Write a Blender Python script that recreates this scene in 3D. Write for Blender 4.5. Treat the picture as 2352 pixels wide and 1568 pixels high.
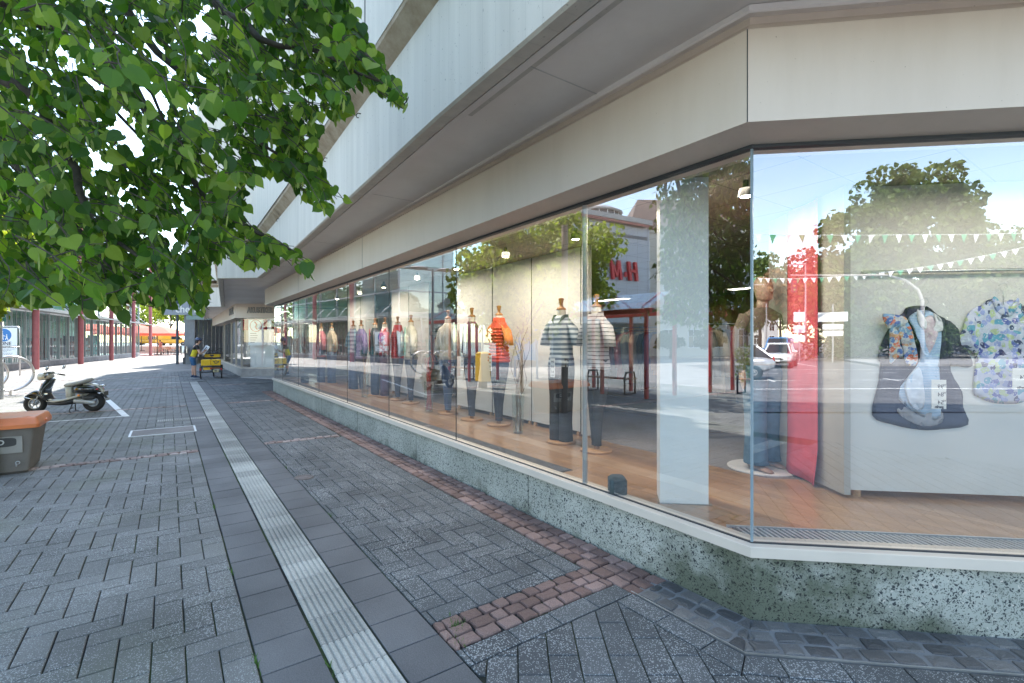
import bpy, bmesh, math, random
from mathutils import Vector, Matrix
R = math.radians
rnd = random.Random(7)
SC = bpy.context.scene
COL = SC.collection
for o in list(bpy.data.objects): bpy.data.objects.remove(o)

# ---------------------------------------------------------------- frame of the shop front
CORNER = Vector((1.39, 2.80, 0))
DA = Vector((-787, 1110, 0)).normalized()          # along the long shop front
NA = Vector((-DA.y, DA.x, 0))                      # out of it, to the street
ANG = math.atan2(DA.y, DA.x)
MA = Matrix.Translation(CORNER) @ Matrix.Rotation(ANG, 4, 'Z')
_b = Vector((8426, -1110, 0)).normalized()
DB = Vector((_b.dot(DA), _b.dot(NA)))              # second front in (u, v)
NB = Vector((DB.y, -DB.x))
def W(u, v, z=0): return MA @ Vector((u, v, z))
def UV(x, y):
    p = MA.inverted() @ Vector((x, y, 0)); return p.x, p.y
def mirA(x, y):
    u, v = UV(x, y); p = W(u, -v); return p.x, p.y
def mirB(x, y):
    u, v = UV(x, y); d = u*NB.x + v*NB.y
    p = W(u-2*d*NB.x, v-2*d*NB.y); return p.x, p.y
def at(px, Y):                                      # a real distance down the street -> x
    return (px-1176)/1110*Y
def zt(py, Y): return 1.6+(784-py)/1110*Y

# ---------------------------------------------------------------- materials
MATS = {}
def nodes(name):
    m = bpy.data.materials.new(name); m.use_nodes = True
    nt = m.node_tree; b = nt.nodes['Principled BSDF']
    MATS[name] = m
    return m, nt, b
def N(nt, t, **kw):
    n = nt.nodes.new(t)
    for k, v in kw.items():
        if k.startswith('i_'):
            n.inputs[k[2:].replace('_', ' ')].default_value = v
        else: setattr(n, k, v)
    return n
def L(nt, a, ao, b, bi): nt.links.new(a.outputs[ao], b.inputs[bi])
def rgb(c): return (c[0], c[1], c[2], 1)
def ramp(nt, fac, stops):
    r = nt.nodes.new('ShaderNodeValToRGB')
    e = r.color_ramp.elements
    while len(e) < len(stops): e.new(0.5)
    for i, (p, c) in enumerate(stops):
        e[i].position = p; e[i].color = rgb(c) if not isinstance(c, (int, float)) else (c, c, c, 1)
    if fac: nt.links.new(fac, r.inputs['Fac'])
    return r
def bump(nt, b, h, strength=.3, dist=.01):
    n = N(nt, 'ShaderNodeBump'); n.inputs['Strength'].default_value = strength
    n.inputs['Distance'].default_value = dist
    nt.links.new(h, n.inputs['Height']); L(nt, n, 'Normal', b, 'Normal')
def mix(nt, fac, a, c, mode='MIX'):
    n = nt.nodes.new('ShaderNodeMix'); n.data_type = 'RGBA'; n.blend_type = mode
    for i, v in ((0, fac), (6, a), (7, c)):
        if isinstance(v, bpy.types.NodeSocket): nt.links.new(v, n.inputs[i])
        elif isinstance(v, (int, float)): n.inputs[i].default_value = v if i == 0 else (v, v, v, 1)
        else: n.inputs[i].default_value = rgb(v)
    return n.outputs[2]
def M(name, col, rough=.6, var=.12, scale=4, bmp=0, bscale=60, metal=0, coat=0, spec=.5, detail=4):
    if name in MATS: return MATS[name]
    m, nt, b = nodes(name)
    tc = N(nt, 'ShaderNodeTexCoord')
    if var:
        n = N(nt, 'ShaderNodeTexNoise'); n.inputs['Scale'].default_value = scale; n.inputs['Detail'].default_value = detail
        L(nt, tc, 'Object', n, 'Vector')
        lo = tuple(max(0, c*(1-var)) for c in col); hi = tuple(min(1, c*(1+var)) for c in col)
        r = ramp(nt, n.outputs['Fac'], [(.3, lo), (.7, hi)])
        L(nt, r, 'Color', b, 'Base Color')
        rr = N(nt, 'ShaderNodeMapRange'); rr.inputs[3].default_value = max(.02, rough-.08); rr.inputs[4].default_value = min(1, rough+.08)
        L(nt, n, 'Fac', rr, 0); L(nt, rr, 0, b, 'Roughness')
    else:
        b.inputs['Base Color'].default_value = rgb(col); b.inputs['Roughness'].default_value = rough
    b.inputs['Metallic'].default_value = metal
    b.inputs['Coat Weight'].default_value = coat
    b.inputs['Specular IOR Level'].default_value = spec
    if bmp:
        n2 = N(nt, 'ShaderNodeTexNoise'); n2.inputs['Scale'].default_value = bscale; n2.inputs['Detail'].default_value = 3
        L(nt, tc, 'Object', n2, 'Vector'); bump(nt, b, n2.outputs['Fac'], bmp, .01)
    return m
def emis(name, col, s):
    if name in MATS: return MATS[name]
    m, nt, b = nodes(name)
    b.inputs['Base Color'].default_value = rgb(col); b.inputs['Emission Color'].default_value = rgb(col); b.inputs['Emission Strength'].default_value = s
    return m
def glass(name, refl=.35, tint=(.93, .96, .95), rough=0.0, wav=0):
    m, nt, b = nodes(name); nt.nodes.remove(b)
    out = nt.nodes['Material Output']
    t = N(nt, 'ShaderNodeBsdfTransparent'); t.inputs['Color'].default_value = rgb(tint)
    g = N(nt, 'ShaderNodeBsdfGlossy'); g.inputs['Roughness'].default_value = rough; g.inputs['Color'].default_value = (.97, .98, 1, 1)
    mx = N(nt, 'ShaderNodeMixShader')
    f = N(nt, 'ShaderNodeLayerWeight'); f.inputs['Blend'].default_value = .5
    pw = N(nt, 'ShaderNodeMath', operation='POWER'); L(nt, f, 'Facing', pw, 0); pw.inputs[1].default_value = 5
    mr = N(nt, 'ShaderNodeMapRange'); mr.inputs[3].default_value = refl; mr.inputs[4].default_value = 1
    L(nt, pw, 0, mr, 0); L(nt, mr, 0, mx, 0); L(nt, t, 0, mx, 1); L(nt, g, 0, mx, 2); L(nt, mx, 0, out, 'Surface')
    if wav:
        tc = N(nt, 'ShaderNodeTexCoord'); n = N(nt, 'ShaderNodeTexNoise'); n.inputs['Scale'].default_value = .9
        L(nt, tc, 'Object', n, 'Vector'); bp = N(nt, 'ShaderNodeBump'); bp.inputs['Strength'].default_value = wav; bp.inputs['Distance'].default_value = .02
        L(nt, n, 'Fac', bp, 'Height'); L(nt, bp, 0, g, 'Normal')
    return m

# ---------------------------------------------------------------- mesh builder
class MB:
    def __init__(s): s.v = []; s.f = []; s.m = []; s.mi = 0; s.x = None
    def add(s, vs, fs, T=None):
        n = len(s.v)
        if T is None: T = s.x
        s.v += [tuple(T @ Vector(p)) for p in vs] if T is not None else [tuple(p) for p in vs]
        s.f += [tuple(n+i for i in f) for f in fs]; s.m += [s.mi]*len(fs)
        return s
    def box(s, c, d, rz=0, T=None, ch=0):
        x, y, z = d[0]/2, d[1]/2, d[2]/2
        M4 = Matrix.Translation(c) @ Matrix.Rotation(rz, 4, 'Z')
        if T is not None: M4 = T @ M4
        elif s.x is not None: M4 = s.x @ M4
        if ch:
            c_ = min(ch, x*.9, y*.9, z*.9); vs = []
            for zz, k in ((-z, c_), (-z+c_, 0), (z-c_, 0), (z, c_)):
                a, b = x-k, y-k
                vs += [(-a+c_, -b, zz), (a-c_, -b, zz), (a, -b+c_, zz), (a, b-c_, zz), (a-c_, b, zz), (-a+c_, b, zz), (-a, b-c_, zz), (-a, -b+c_, zz)] if True else []
            fs = [tuple(range(7, -1, -1)), tuple(range(24, 32))]
            for r in range(3):
                for i in range(8): fs.append((r*8+i, r*8+(i+1) % 8, r*8+8+(i+1) % 8, r*8+8+i))
            return s.add(vs, fs, M4)
        vs = [(-x, -y, -z), (x, -y, -z), (x, y, -z), (-x, y, -z), (-x, -y, z), (x, -y, z), (x, y, z), (-x, y, z)]
        return s.add(vs, [(0, 3, 2, 1), (4, 5, 6, 7), (0, 1, 5, 4), (1, 2, 6, 5), (2, 3, 7, 6), (3, 0, 4, 7)], M4)
    def b2(s, a, b, **k): return s.box([(a[i]+b[i])/2 for i in range(3)], [abs(b[i]-a[i]) for i in range(3)], **k)
    def quad(s, *p): return s.add(p, [tuple(range(len(p)))])
    def prism(s, poly, z0, z1, cap=True):
        n = len(poly); a = sum(poly[i][0]*poly[(i+1) % n][1]-poly[(i+1) % n][0]*poly[i][1] for i in range(n))
        if a < 0: poly = poly[::-1]
        vs = [(p[0], p[1], z0) for p in poly]+[(p[0], p[1], z1) for p in poly]
        fs = [(i, (i+1) % n, n+(i+1) % n, n+i) for i in range(n)]
        if cap: fs += [tuple(range(n-1, -1, -1)), tuple(range(n, 2*n))]
        return s.add(vs, fs)
    def sweep(s, path, prof, zs=None, closed=True):
        """profile of (offset to the left-hand normal, z) along a plan polyline with mitres"""
        n = len(path); P = [Vector(p) for p in path]; vs = []; k = len(prof)
        for i in range(n):
            def nr(a, b):
                d = (b-a).normalized(); return Vector((-d.y, d.x))
            if i == 0: m = nr(P[0], P[1])
            elif i == n-1: m = nr(P[-2], P[-1])
            else:
                a, b = nr(P[i-1], P[i]), nr(P[i], P[i+1]); m = (a+b)/(1+a.dot(b))
            for o, z in prof: vs.append((P[i].x+m.x*o, P[i].y+m.y*o, z+(zs[i] if zs else 0)))
        fs = []
        for i in range(n-1):
            for j in range(k if closed else k-1):
                j2 = (j+1) % k; fs.append((i*k+j, i*k+j2, (i+1)*k+j2, (i+1)*k+j))
        if closed: fs += [tuple(range(k-1, -1, -1)), tuple((n-1)*k+j for j in range(k))]
        return s.add(vs, fs)
    def tube(s, pts, r, seg=8, cap=True):
        P = [Vector(p) for p in pts]; n = len(P); rr = r if isinstance(r, (list, tuple)) else [r]*n
        vs = []; up = None
        for i in range(n):
            d = (P[min(i+1, n-1)]-P[max(i-1, 0)])
            if d.length < 1e-9: d = Vector((0, 0, 1))
            d.normalize()
            if up is None:
                up = Vector((0, 0, 1)) if abs(d.z) < .9 else Vector((1, 0, 0))
            x = up.cross(d)
            if x.length < 1e-6: x = Vector((1, 0, 0)).cross(d)
            x.normalize(); y = d.cross(x); up = y
            for j in range(seg):
                a = 2*math.pi*j/seg; vs.append(P[i]+x*(rr[i]*math.cos(a))+y*(rr[i]*math.sin(a)))
        fs = [(i*seg+j, i*seg+(j+1) % seg, (i+1)*seg+(j+1) % seg, (i+1)*seg+j) for i in range(n-1) for j in range(seg)]
        if cap: fs += [tuple(range(seg-1, -1, -1)), tuple((n-1)*seg+j for j in range(seg))]
        return s.add(vs, fs)
    def lathe(s, prof, c=(0, 0, 0), seg=20, T=None, sx=1, sy=1):
        vs = []; n = len(prof)
        for r, z in prof:
            for j in range(seg):
                a = 2*math.pi*j/seg; vs.append((c[0]+r*sx*math.cos(a), c[1]+r*sy*math.sin(a), c[2]+z))
        fs = [(i*seg+j, i*seg+(j+1) % seg, (i+1)*seg+(j+1) % seg, (i+1)*seg+j) for i in range(n-1) for j in range(seg)]
        fs += [tuple(range(seg-1, -1, -1)), tuple((n-1)*seg+j for j in range(seg))]
        return s.add(vs, fs, T)
    def torus(s, R_, r, c=(0, 0, 0), axis='y', seg=32, ring=10, T=None, sr=1):
        vs = []
        for i in range(seg):
            a = 2*math.pi*i/seg
            for j in range(ring):
                b = 2*math.pi*j/ring; q = R_+r*math.cos(b); h = r*sr*math.sin(b)
                p = {'y': (q*math.cos(a), h, q*math.sin(a)), 'z': (q*math.cos(a), q*math.sin(a), h), 'x': (h, q*math.cos(a), q*math.sin(a))}[axis]
                vs.append((p[0]+c[0], p[1]+c[1], p[2]+c[2]))
        fs = [(i*ring+j, ((i+1) % seg)*ring+j, ((i+1) % seg)*ring+(j+1) % ring, i*ring+(j+1) % ring) for i in range(seg) for j in range(ring)]
        return s.add(vs, fs, T)
    def loft(s, secs, seg=16, p=2.4, T=None, cap=True):
        """sections (centre, half-width vector, half-height vector, optional power): superellipses joined"""
        vs = []
        for sec in secs:
            c, a, b = Vector(sec[0]), Vector(sec[1]), Vector(sec[2]); e = 2/(sec[3] if len(sec) > 3 else p)
            for j in range(seg):
                t = 2*math.pi*j/seg; ct, st = math.cos(t), math.sin(t)
                vs.append(c+a*(math.copysign(abs(ct)**e, ct))+b*(math.copysign(abs(st)**e, st)))
        n = len(secs)
        fs = [(i*seg+j, i*seg+(j+1) % seg, (i+1)*seg+(j+1) % seg, (i+1)*seg+j) for i in range(n-1) for j in range(seg)]
        if cap: fs += [tuple(range(seg-1, -1, -1)), tuple((n-1)*seg+j for j in range(seg))]
        return s.add(vs, fs, T)
    def ball(s, c, r, seg=12, rings=8, T=None):
        r = r if isinstance(r, (list, tuple)) else (r, r, r); vs = []
        for i in range(1, rings):
            t = math.pi*i/rings
            for j in range(seg):
                a = 2*math.pi*j/seg; vs.append((c[0]+r[0]*math.sin(t)*math.cos(a), c[1]+r[1]*math.sin(t)*math.sin(a), c[2]-r[2]*math.cos(t)))
        vs += [(c[0], c[1], c[2]-r[2]), (c[0], c[1], c[2]+r[2])]; b, t_ = len(vs)-2, len(vs)-1
        fs = [(i*seg+j, i*seg+(j+1) % seg, (i+1)*seg+(j+1) % seg, (i+1)*seg+j) for i in range(rings-2) for j in range(seg)]
        fs += [(b, (j+1) % seg, j) for j in range(seg)]+[(t_, (rings-2)*seg+j, (rings-2)*seg+(j+1) % seg) for j in range(seg)]
        return s.add(vs, fs, T)
    def puff(s, poly, thick, T=None, rings=5):
        """a cloth-like cushion with the given outline (x, z), bulging to -y"""
        n = len(poly); cx = sum(p[0] for p in poly)/n; cz = sum(p[1] for p in poly)/n; vs = []
        for k in range(rings):
            q = k/rings; sc = 1-q; h = thick*math.sqrt(max(0, 1-sc*sc))
            for x, z in poly: vs.append((cx+(x-cx)*sc, -h, cz+(z-cz)*sc))
        vs.append((cx, -thick, cz)); fs = []
        for k in range(rings-1):
            for i in range(n): fs.append((k*n+i, k*n+(i+1) % n, (k+1)*n+(i+1) % n, (k+1)*n+i))
        fs += [((rings-1)*n+i, (rings-1)*n+(i+1) % n, rings*n) for i in range(n)]
        fs.append(tuple(range(n-1, -1, -1)))
        return s.add(vs, fs, T)
    def build(s, name, mats, parent=None, smooth=False, loc=None, mat=None, auto=None):
        me = bpy.data.meshes.new(name); me.from_pydata(s.v, [], s.f)
        for m in (mats if isinstance(mats, (list, tuple)) else [mats]): me.materials.append(m)
        if max(s.m or [0]): me.polygons.foreach_set('material_index', s.m)
        if smooth:
            me.polygons.foreach_set('use_smooth', [True]*len(me.polygons))
            if auto is not None:
                try: me.set_sharp_from_angle(angle=R(auto))
                except Exception: pass
        bm = bmesh.new(); bm.from_mesh(me); bmesh.ops.recalc_face_normals(bm, faces=bm.faces); bm.to_mesh(me); bm.free()
        me.update()
        o = bpy.data.objects.new(name, me); COL.objects.link(o)
        if parent is not None: o.parent = parent
        if loc is not None: o.location = loc
        if mat is not None: o.matrix_world = mat
        return o
def thing(name, label, cat, loc=(0, 0, 0), rz=0, group=None, mat=None):
    o = bpy.data.objects.new(name, None); COL.objects.link(o); o.empty_display_size = .1
    if mat is not None: o.matrix_world = mat
    else: o.location = loc; o.rotation_euler = (0, 0, rz)
    return tag(o, label, cat, group)
def tag(o, label=None, cat=None, group=None, kind=None):
    if label: o['label'] = label
    if cat: o['category'] = cat
    if group: o['group'] = group
    if kind: o['kind'] = kind
    return o
def copy_tree(o, parent=None):
    c = o.copy(); COL.objects.link(c)
    if parent is not None: c.parent = parent
    for ch in list(o.children): copy_tree(ch, c)
    return c
def letters(txt, size, depth=.01, bold=0, sx=1):
    cu = bpy.data.curves.new('txt', 'FONT'); cu.body = txt; cu.size = size; cu.extrude = depth/2; cu.offset = bold
    cu.align_x = 'CENTER'; cu.align_y = 'CENTER'; cu.resolution_u = 3
    o = bpy.data.objects.new('txt', cu); COL.objects.link(o)
    bpy.context.view_layer.update()
    me = bpy.data.meshes.new_from_object(o.evaluated_get(bpy.context.evaluated_depsgraph_get()))
    vs = [(v.co.x*sx, v.co.y, v.co.z) for v in me.vertices]; fs = [tuple(p.vertices) for p in me.polygons]
    bpy.data.objects.remove(o); bpy.data.curves.remove(cu); bpy.data.meshes.remove(me)
    return vs, fs
def put_text(mb, txt, size, c, rz=0, depth=.01, bold=0, sx=1, flip=False):
    """upright letters facing local -y, turned by rz"""
    vs, fs = letters(txt, size, depth, bold, sx)
    mb.add(vs, fs, Matrix.Translation(c) @ Matrix.Rotation(rz, 4, 'Z') @ Matrix.Rotation(R(90), 4, 'X'))

# ---------------------------------------------------------------- camera, light
cam = bpy.data.objects.new('camera', bpy.data.cameras.new('camera')); COL.objects.link(cam)
cam.data.sensor_width = 36; cam.data.lens = 36*1110/2352; cam.data.clip_end = 3000; cam.data.clip_start = .05
cam.location = (0, 0, 1.6); cam.rotation_euler = (R(90), 0, 0); SC.camera = cam
SUN_AZ, SUN_EL = -10, 53           # azimuth to the right of straight ahead, elevation
w = bpy.data.worlds.new('World'); SC.world = w; w.use_nodes = True
nt = w.node_tree; bg = nt.nodes['Background']
sky = N(nt, 'ShaderNodeTexSky', sky_type='NISHITA'); sky.sun_disc = False
sky.sun_elevation = R(SUN_EL); sky.sun_rotation = R(SUN_AZ); sky.air_density = 1.0; sky.dust_density = .35; sky.ozone_density = 1.0
wm = nt.nodes.new('ShaderNodeMix'); wm.data_type = 'RGBA'; wm.blend_type = 'MULTIPLY'; wm.inputs[0].default_value = 1; wm.inputs[7].default_value = (1.08, 1.0, .87, 1)
nt.links.new(sky.outputs[0], wm.inputs[6]); nt.links.new(wm.outputs[2], bg.inputs[0]); bg.inputs[1].default_value = .15
sun = bpy.data.objects.new('sun', bpy.data.lights.new('sun', 'SUN')); COL.objects.link(sun)
sun.data.energy = 2.8; sun.data.angle = R(.5); sun.data.color = (1, .95, .87)
sd = Vector((math.sin(R(SUN_AZ))*math.cos(R(SUN_EL)), math.cos(R(SUN_AZ))*math.cos(R(SUN_EL)), math.sin(R(SUN_EL))))
sun.rotation_euler = sd.to_track_quat('Z', 'Y').to_euler(); sun.location = (0, 0, 30)
SC.view_settings.view_transform = 'Standard'; SC.view_settings.look = 'None'
SC.view_settings.exposure = 2.55; SC.view_settings.gamma = 1
SC.render.engine = 'CYCLES'
cy = SC.cycles; cy.max_bounces = 10; cy.transparent_max_bounces = 24; cy.glossy_bounces = 5; cy.diffuse_bounces = 4; cy.caustics_reflective = False; cy.caustics_refractive = False
cy.use_denoising = True; cy.sample_clamp_indirect = 6
# ================================================================ ground
def paver_mat(name, lo, hi, speck, sscale, thr, rough=.75, moss=0.0, tint=(.35, .36, .36)):
    m, nt, b = nodes(name)
    g = N(nt, 'ShaderNodeNewGeometry'); tc = N(nt, 'ShaderNodeTexCoord')
    r = ramp(nt, g.outputs['Random Per Island'], [(0, lo), (1, hi)])
    n = N(nt, 'ShaderNodeTexNoise'); n.inputs['Scale'].default_value = 1.3; n.inputs['Detail'].default_value = 6
    L(nt, tc, 'Object', n, 'Vector')
    base = mix(nt, .55, r.outputs['Color'], ramp(nt, n.outputs['Fac'], [(.3, (.45, .45, .45)), (.7, (1.35, 1.35, 1.35))]).outputs['Color'], 'MULTIPLY')
    n2 = N(nt, 'ShaderNodeTexNoise'); n2.inputs['Scale'].default_value = 160; n2.inputs['Detail'].default_value = 2
    L(nt, tc, 'Object', n2, 'Vector')
    base = mix(nt, .5, base, ramp(nt, n2.outputs['Fac'], [(.3, (.55, .55, .55)), (.7, (1.4, 1.4, 1.4))]).outputs['Color'], 'MULTIPLY')
    if speck:
        v = N(nt, 'ShaderNodeTexVoronoi'); v.inputs['Scale'].default_value = sscale; L(nt, tc, 'Object', v, 'Vector')
        n3 = N(nt, 'ShaderNodeTexNoise'); n3.inputs['Scale'].default_value = 2.2; L(nt, tc, 'Object', n3, 'Vector')
        th = N(nt, 'ShaderNodeMath', operation='MULTIPLY'); L(nt, n3, 'Fac', th, 0); th.inputs[1].default_value = thr*2
        lt = N(nt, 'ShaderNodeMath', operation='LESS_THAN'); L(nt, v, 'Distance', lt, 0); L(nt, th, 0, lt, 1)
        sp = N(nt, 'ShaderNodeSeparateColor'); L(nt, v, 'Color', sp, 0)
        gt = N(nt, 'ShaderNodeMath', operation='GREATER_THAN'); L(nt, sp, 0, gt, 0); gt.inputs[1].default_value = .62
        mu = N(nt, 'ShaderNodeMath', operation='MULTIPLY'); L(nt, lt, 0, mu, 0); L(nt, gt, 0, mu, 1)
        m2 = N(nt, 'ShaderNodeMath', operation='MULTIPLY'); L(nt, mu, 0, m2, 0); m2.inputs[1].default_value = speck
        base = mix(nt, m2.outputs[0], base, tint)
    if moss:
        n4 = N(nt, 'ShaderNodeTexNoise'); n4.inputs['Scale'].default_value = .8; n4.inputs['Detail'].default_value = 8; L(nt, tc, 'Object', n4, 'Vector')
        f = ramp(nt, n4.outputs['Fac'], [(.52, 0), (.75, moss)])
        base = mix(nt, f.outputs['Color'], base, (.10, .115, .05))
    gv = N(nt, 'ShaderNodeTexVoronoi'); gv.inputs['Scale'].default_value = 1.7; L(nt, tc, 'Object', gv, 'Vector')
    gl = N(nt, 'ShaderNodeMath', operation='LESS_THAN'); L(nt, gv, 'Distance', gl, 0); gl.inputs[1].default_value = .032
    gm = N(nt, 'ShaderNodeMath', operation='MULTIPLY'); L(nt, gl, 0, gm, 0); gm.inputs[1].default_value = .6
    base = mix(nt, gm.outputs[0], base, (.30, .31, .32))
    nt.links.new(base, b.inputs['Base Color']); b.inputs['Roughness'].default_value = rough; b.inputs['Specular IOR Level'].default_value = .35
    bump(nt, b, n2.outputs['Fac'], .35, .004)
    return m
PAV = paver_mat('paver_grey', (.125, .126, .122), (.172, .173, .167), .85, 150, .42, moss=.45)
PAVD = paver_mat('paver_dark', (.078, .084, .088), (.118, .124, .127), .9, 140, .45)
SLAB = paver_mat('slab_grey', (.112, .113, .118), (.142, .143, .147), 0, 1, 0, .7)
TACT = paver_mat('tactile_white', (.31, .305, .28), (.48, .47, .43), 0, 1, 0, .65)
SETT = paver_mat('sett_red', (.17, .105, .09), (.31, .21, .185), 0, 1, 0, .7)
SETG = paver_mat('sett_grey', (.075, .075, .078), (.19, .185, .18), 0, 1, 0, .5)
PINK = paver_mat('sett_pink', (.22, .15, .135), (.42, .35, .33), 0, 1, 0, .7)
PLAZA = paver_mat('plaza_paving', (.26, .25, .24), (.26, .25, .24), .3, 60, .3, .8)
m, nt_, b_ = nodes('joint_sand')
tc_ = N(nt_, 'ShaderNodeTexCoord'); n_ = N(nt_, 'ShaderNodeTexNoise'); n_.inputs['Scale'].default_value = 1.1; n_.inputs['Detail'].default_value = 8
L(nt_, tc_, 'Object', n_, 'Vector')
r_ = ramp(nt_, n_.outputs['Fac'], [(.42, (.012, .013, .014)), (.56, (.03, .045, .015)), (.75, (.05, .09, .018))])
L(nt_, r_, 'Color', b_, 'Base Color'); b_.inputs['Roughness'].default_value = .95
JOINT = m
ASPH = paver_mat('asphalt', (.13, .13, .135), (.13, .13, .135), .5, 90, .3, .85, tint=(.3, .3, .3))
WHITE = M('road_white', (.72, .72, .70), .7, .12, 8)

def clip(poly, lines):
    """keep the part of a polygon where a*x+b*y<=c for every line"""
    for a, b, c in lines:
        out = []
        for i in range(len(poly)):
            p, q = poly[i], poly[(i+1) % len(poly)]
            dp, dq = a*p[0]+b*p[1]-c, a*q[0]+b*q[1]-c
            if dp <= 0: out.append(p)
            if dp*dq < 0:
                t = dp/(dp-dq); out.append((p[0]+(q[0]-p[0])*t, p[1]+(q[1]-p[1])*t))
        poly = out
        if len(poly) < 3: return []
    return poly
def area(p): return .5*sum(p[i][0]*p[(i+1) % len(p)][1]-p[(i+1) % len(p)][0]*p[i][1] for i in range(len(p)))
def shrink(poly, g):
    n = len(poly); out = []
    for i in range(n):
        a, b, c = Vector(poly[i-1]), Vector(poly[i]), Vector(poly[(i+1) % n])
        d1, d2 = (b-a), (c-b)
        if d1.length < 1e-6 or d2.length < 1e-6: out.append(tuple(b)); continue
        n1 = Vector((-d1.y, d1.x)).normalized(); n2 = Vector((-d2.y, d2.x)).normalized()
        k = 1+n1.dot(n2)
        out.append(tuple(b+(n1+n2)*(g/max(k, .35))))
    return out
def paver(mb, poly, gap=.0035, ch=.004, zt_=0.0, tilt=.0015):
    if len(poly) < 3: return
    A_ = area(poly)
    if abs(A_) < .0012: return
    if A_ < 0: poly = poly[::-1]
    o = shrink(poly, gap); t = shrink(poly, gap+ch); n = len(poly); tx, ty = rnd.uniform(-tilt, tilt), rnd.uniform(-tilt, tilt)
    cx = sum(p[0] for p in poly)/n; cy_ = sum(p[1] for p in poly)/n; z = zt_+rnd.uniform(-.0015, .0008)
    zz = lambda p: z+(p[0]-cx)*tx*4+(p[1]-cy_)*ty*4
    vs = [(p[0], p[1], -.02) for p in o]+[(p[0], p[1], zz(p)-ch*.8) for p in o]+[(p[0], p[1], zz(p)) for p in t]
    fs = [(i, (i+1) % n, n+(i+1) % n, n+i) for i in range(n)]+[(n+i, n+(i+1) % n, 2*n+(i+1) % n, 2*n+i) for i in range(n)]+[tuple(range(2*n, 3*n))]
    mb.add(vs, fs)
def sett(mb, poly, h=.009, gap=.005):
    if len(poly) < 3 or abs(area(poly)) < .001: return
    if area(poly) < 0: poly = poly[::-1]
    q = []
    for i in range(len(poly)):                       # extra mid-points and jitter for worn edges
        a, b = poly[i], poly[(i+1) % len(poly)]
        q += [(a[0]+rnd.gauss(0, .004), a[1]+rnd.gauss(0, .004)), ((a[0]+b[0])/2+rnd.gauss(0, .004), (a[1]+b[1])/2+rnd.gauss(0, .004))]
    n = len(q); cx = sum(p[0] for p in q)/n; cy_ = sum(p[1] for p in q)/n; z = rnd.uniform(-.004, .004)
    vs = []
    for sc, zz in ((1-gap/.05, -.03), (1-gap/.05, -.004+z), (.84, h*.6+z), (.68, h*.92+z), (.3, h+z)):
        rr = .07 if sc < .9 else 0
        for i, p in enumerate(q):
            k = sc*(1-(rr*.6 if i % 2 == 0 and sc > .5 else 0))*(.96 if i % 2 == 0 and sc > .85 else 1)
            vs.append((cx+(p[0]-cx)*k, cy_+(p[1]-cy_)*k, zz+rnd.gauss(0, .0012)))
    fs = [(r*n+i, r*n+(i+1) % n, (r+1)*n+(i+1) % n, (r+1)*n+i) for r in range(4) for i in range(n)]+[tuple(range(4*n, 5*n))]
    mb.add(vs, fs)

# one sheet to the horizon, the plaza and the road laid on it
g = MB(); g.quad((-900, -900, -.03), (900, -900, -.03), (900, 900, -.03), (-900, 900, -.03))
tag(g.build('ground', M('far_ground', (.16, .155, .15), .9, .2, .2)), kind='structure')
WB = .1425
LINES_U = [(.73, 1.02), (6.86, 7.03), (12.95, 13.12), (19.1, 19.27), (25.2, 25.37)]
def herring(mb, u0, u1, v0, v1, extra=(), skip=True, flip=False):
    rows = [(a, b) for a, b in LINES_U] if skip else []
    segs = []; cur = u0
    for a, b in sorted(rows):
        if b <= u0 or a >= u1: continue
        segs.append((cur, a)); cur = b
    segs.append((cur, u1))
    for s0, s1 in segs:
        if s1-s0 < .05: continue
        ni = int((s1-s0)/WB)+2; nj = int((v1-v0)/WB)+2
        for i in range(-2, ni):
            for j in range(-2, nj):
                d = (i-j) % 4
                if d == 0: p = (i, j, i+2, j+1)
                elif d == 3: p = (i, j, i+1, j+2)
                else: continue
                poly = [(s0+p[0]*WB, v0+p[1]*WB), (s0+p[2]*WB, v0+p[1]*WB), (s0+p[2]*WB, v0+p[3]*WB), (s0+p[0]*WB, v0+p[3]*WB)]
                poly = clip(poly, [(-1, 0, -s0), (1, 0, s1), (0, -1, -v0), (0, 1, v1)]+list(extra))
                paver(mb, poly, gap=rnd.choice((.003, .0035, .0045)))
jb = MB(); jb.quad((-6, -.2, -.012), (34, -.2, -.012), (34, 15, -.012), (-6, 15, -.012)); jb.quad((-6, -.21, -.012), (-6, -9, -.012), (2.2, -9, -.012), (2.2, -.21, -.012))
tag(jb.build('paving_bed', JOINT, mat=MA), kind='structure')
mb = MB(); herring(mb, -5.5, 30, 2.40, 12.5)
tag(mb.build('pavement', PAV, mat=MA), kind='structure')
mb = MB(); herring(mb, 1.02, 15.5, .51, 1.545); herring(mb, 15.5, 30, .1, 1.545); herring(mb, 15.5, 23.4, -2.6, .1)
herring(mb, 21.6, 30, 1.545, 2.40)
u = 1.02
while u < 15.5:                                      # soldier course along the setts
    if not any(a-.14 < u < b for a, b in LINES_U[1:]): paver(mb, [(u, .37), (u+.29, .37), (u+.29, .51), (u, .51)])
    u += .29
tag(mb.build('pavement', PAVD, mat=MA), kind='structure')
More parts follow.
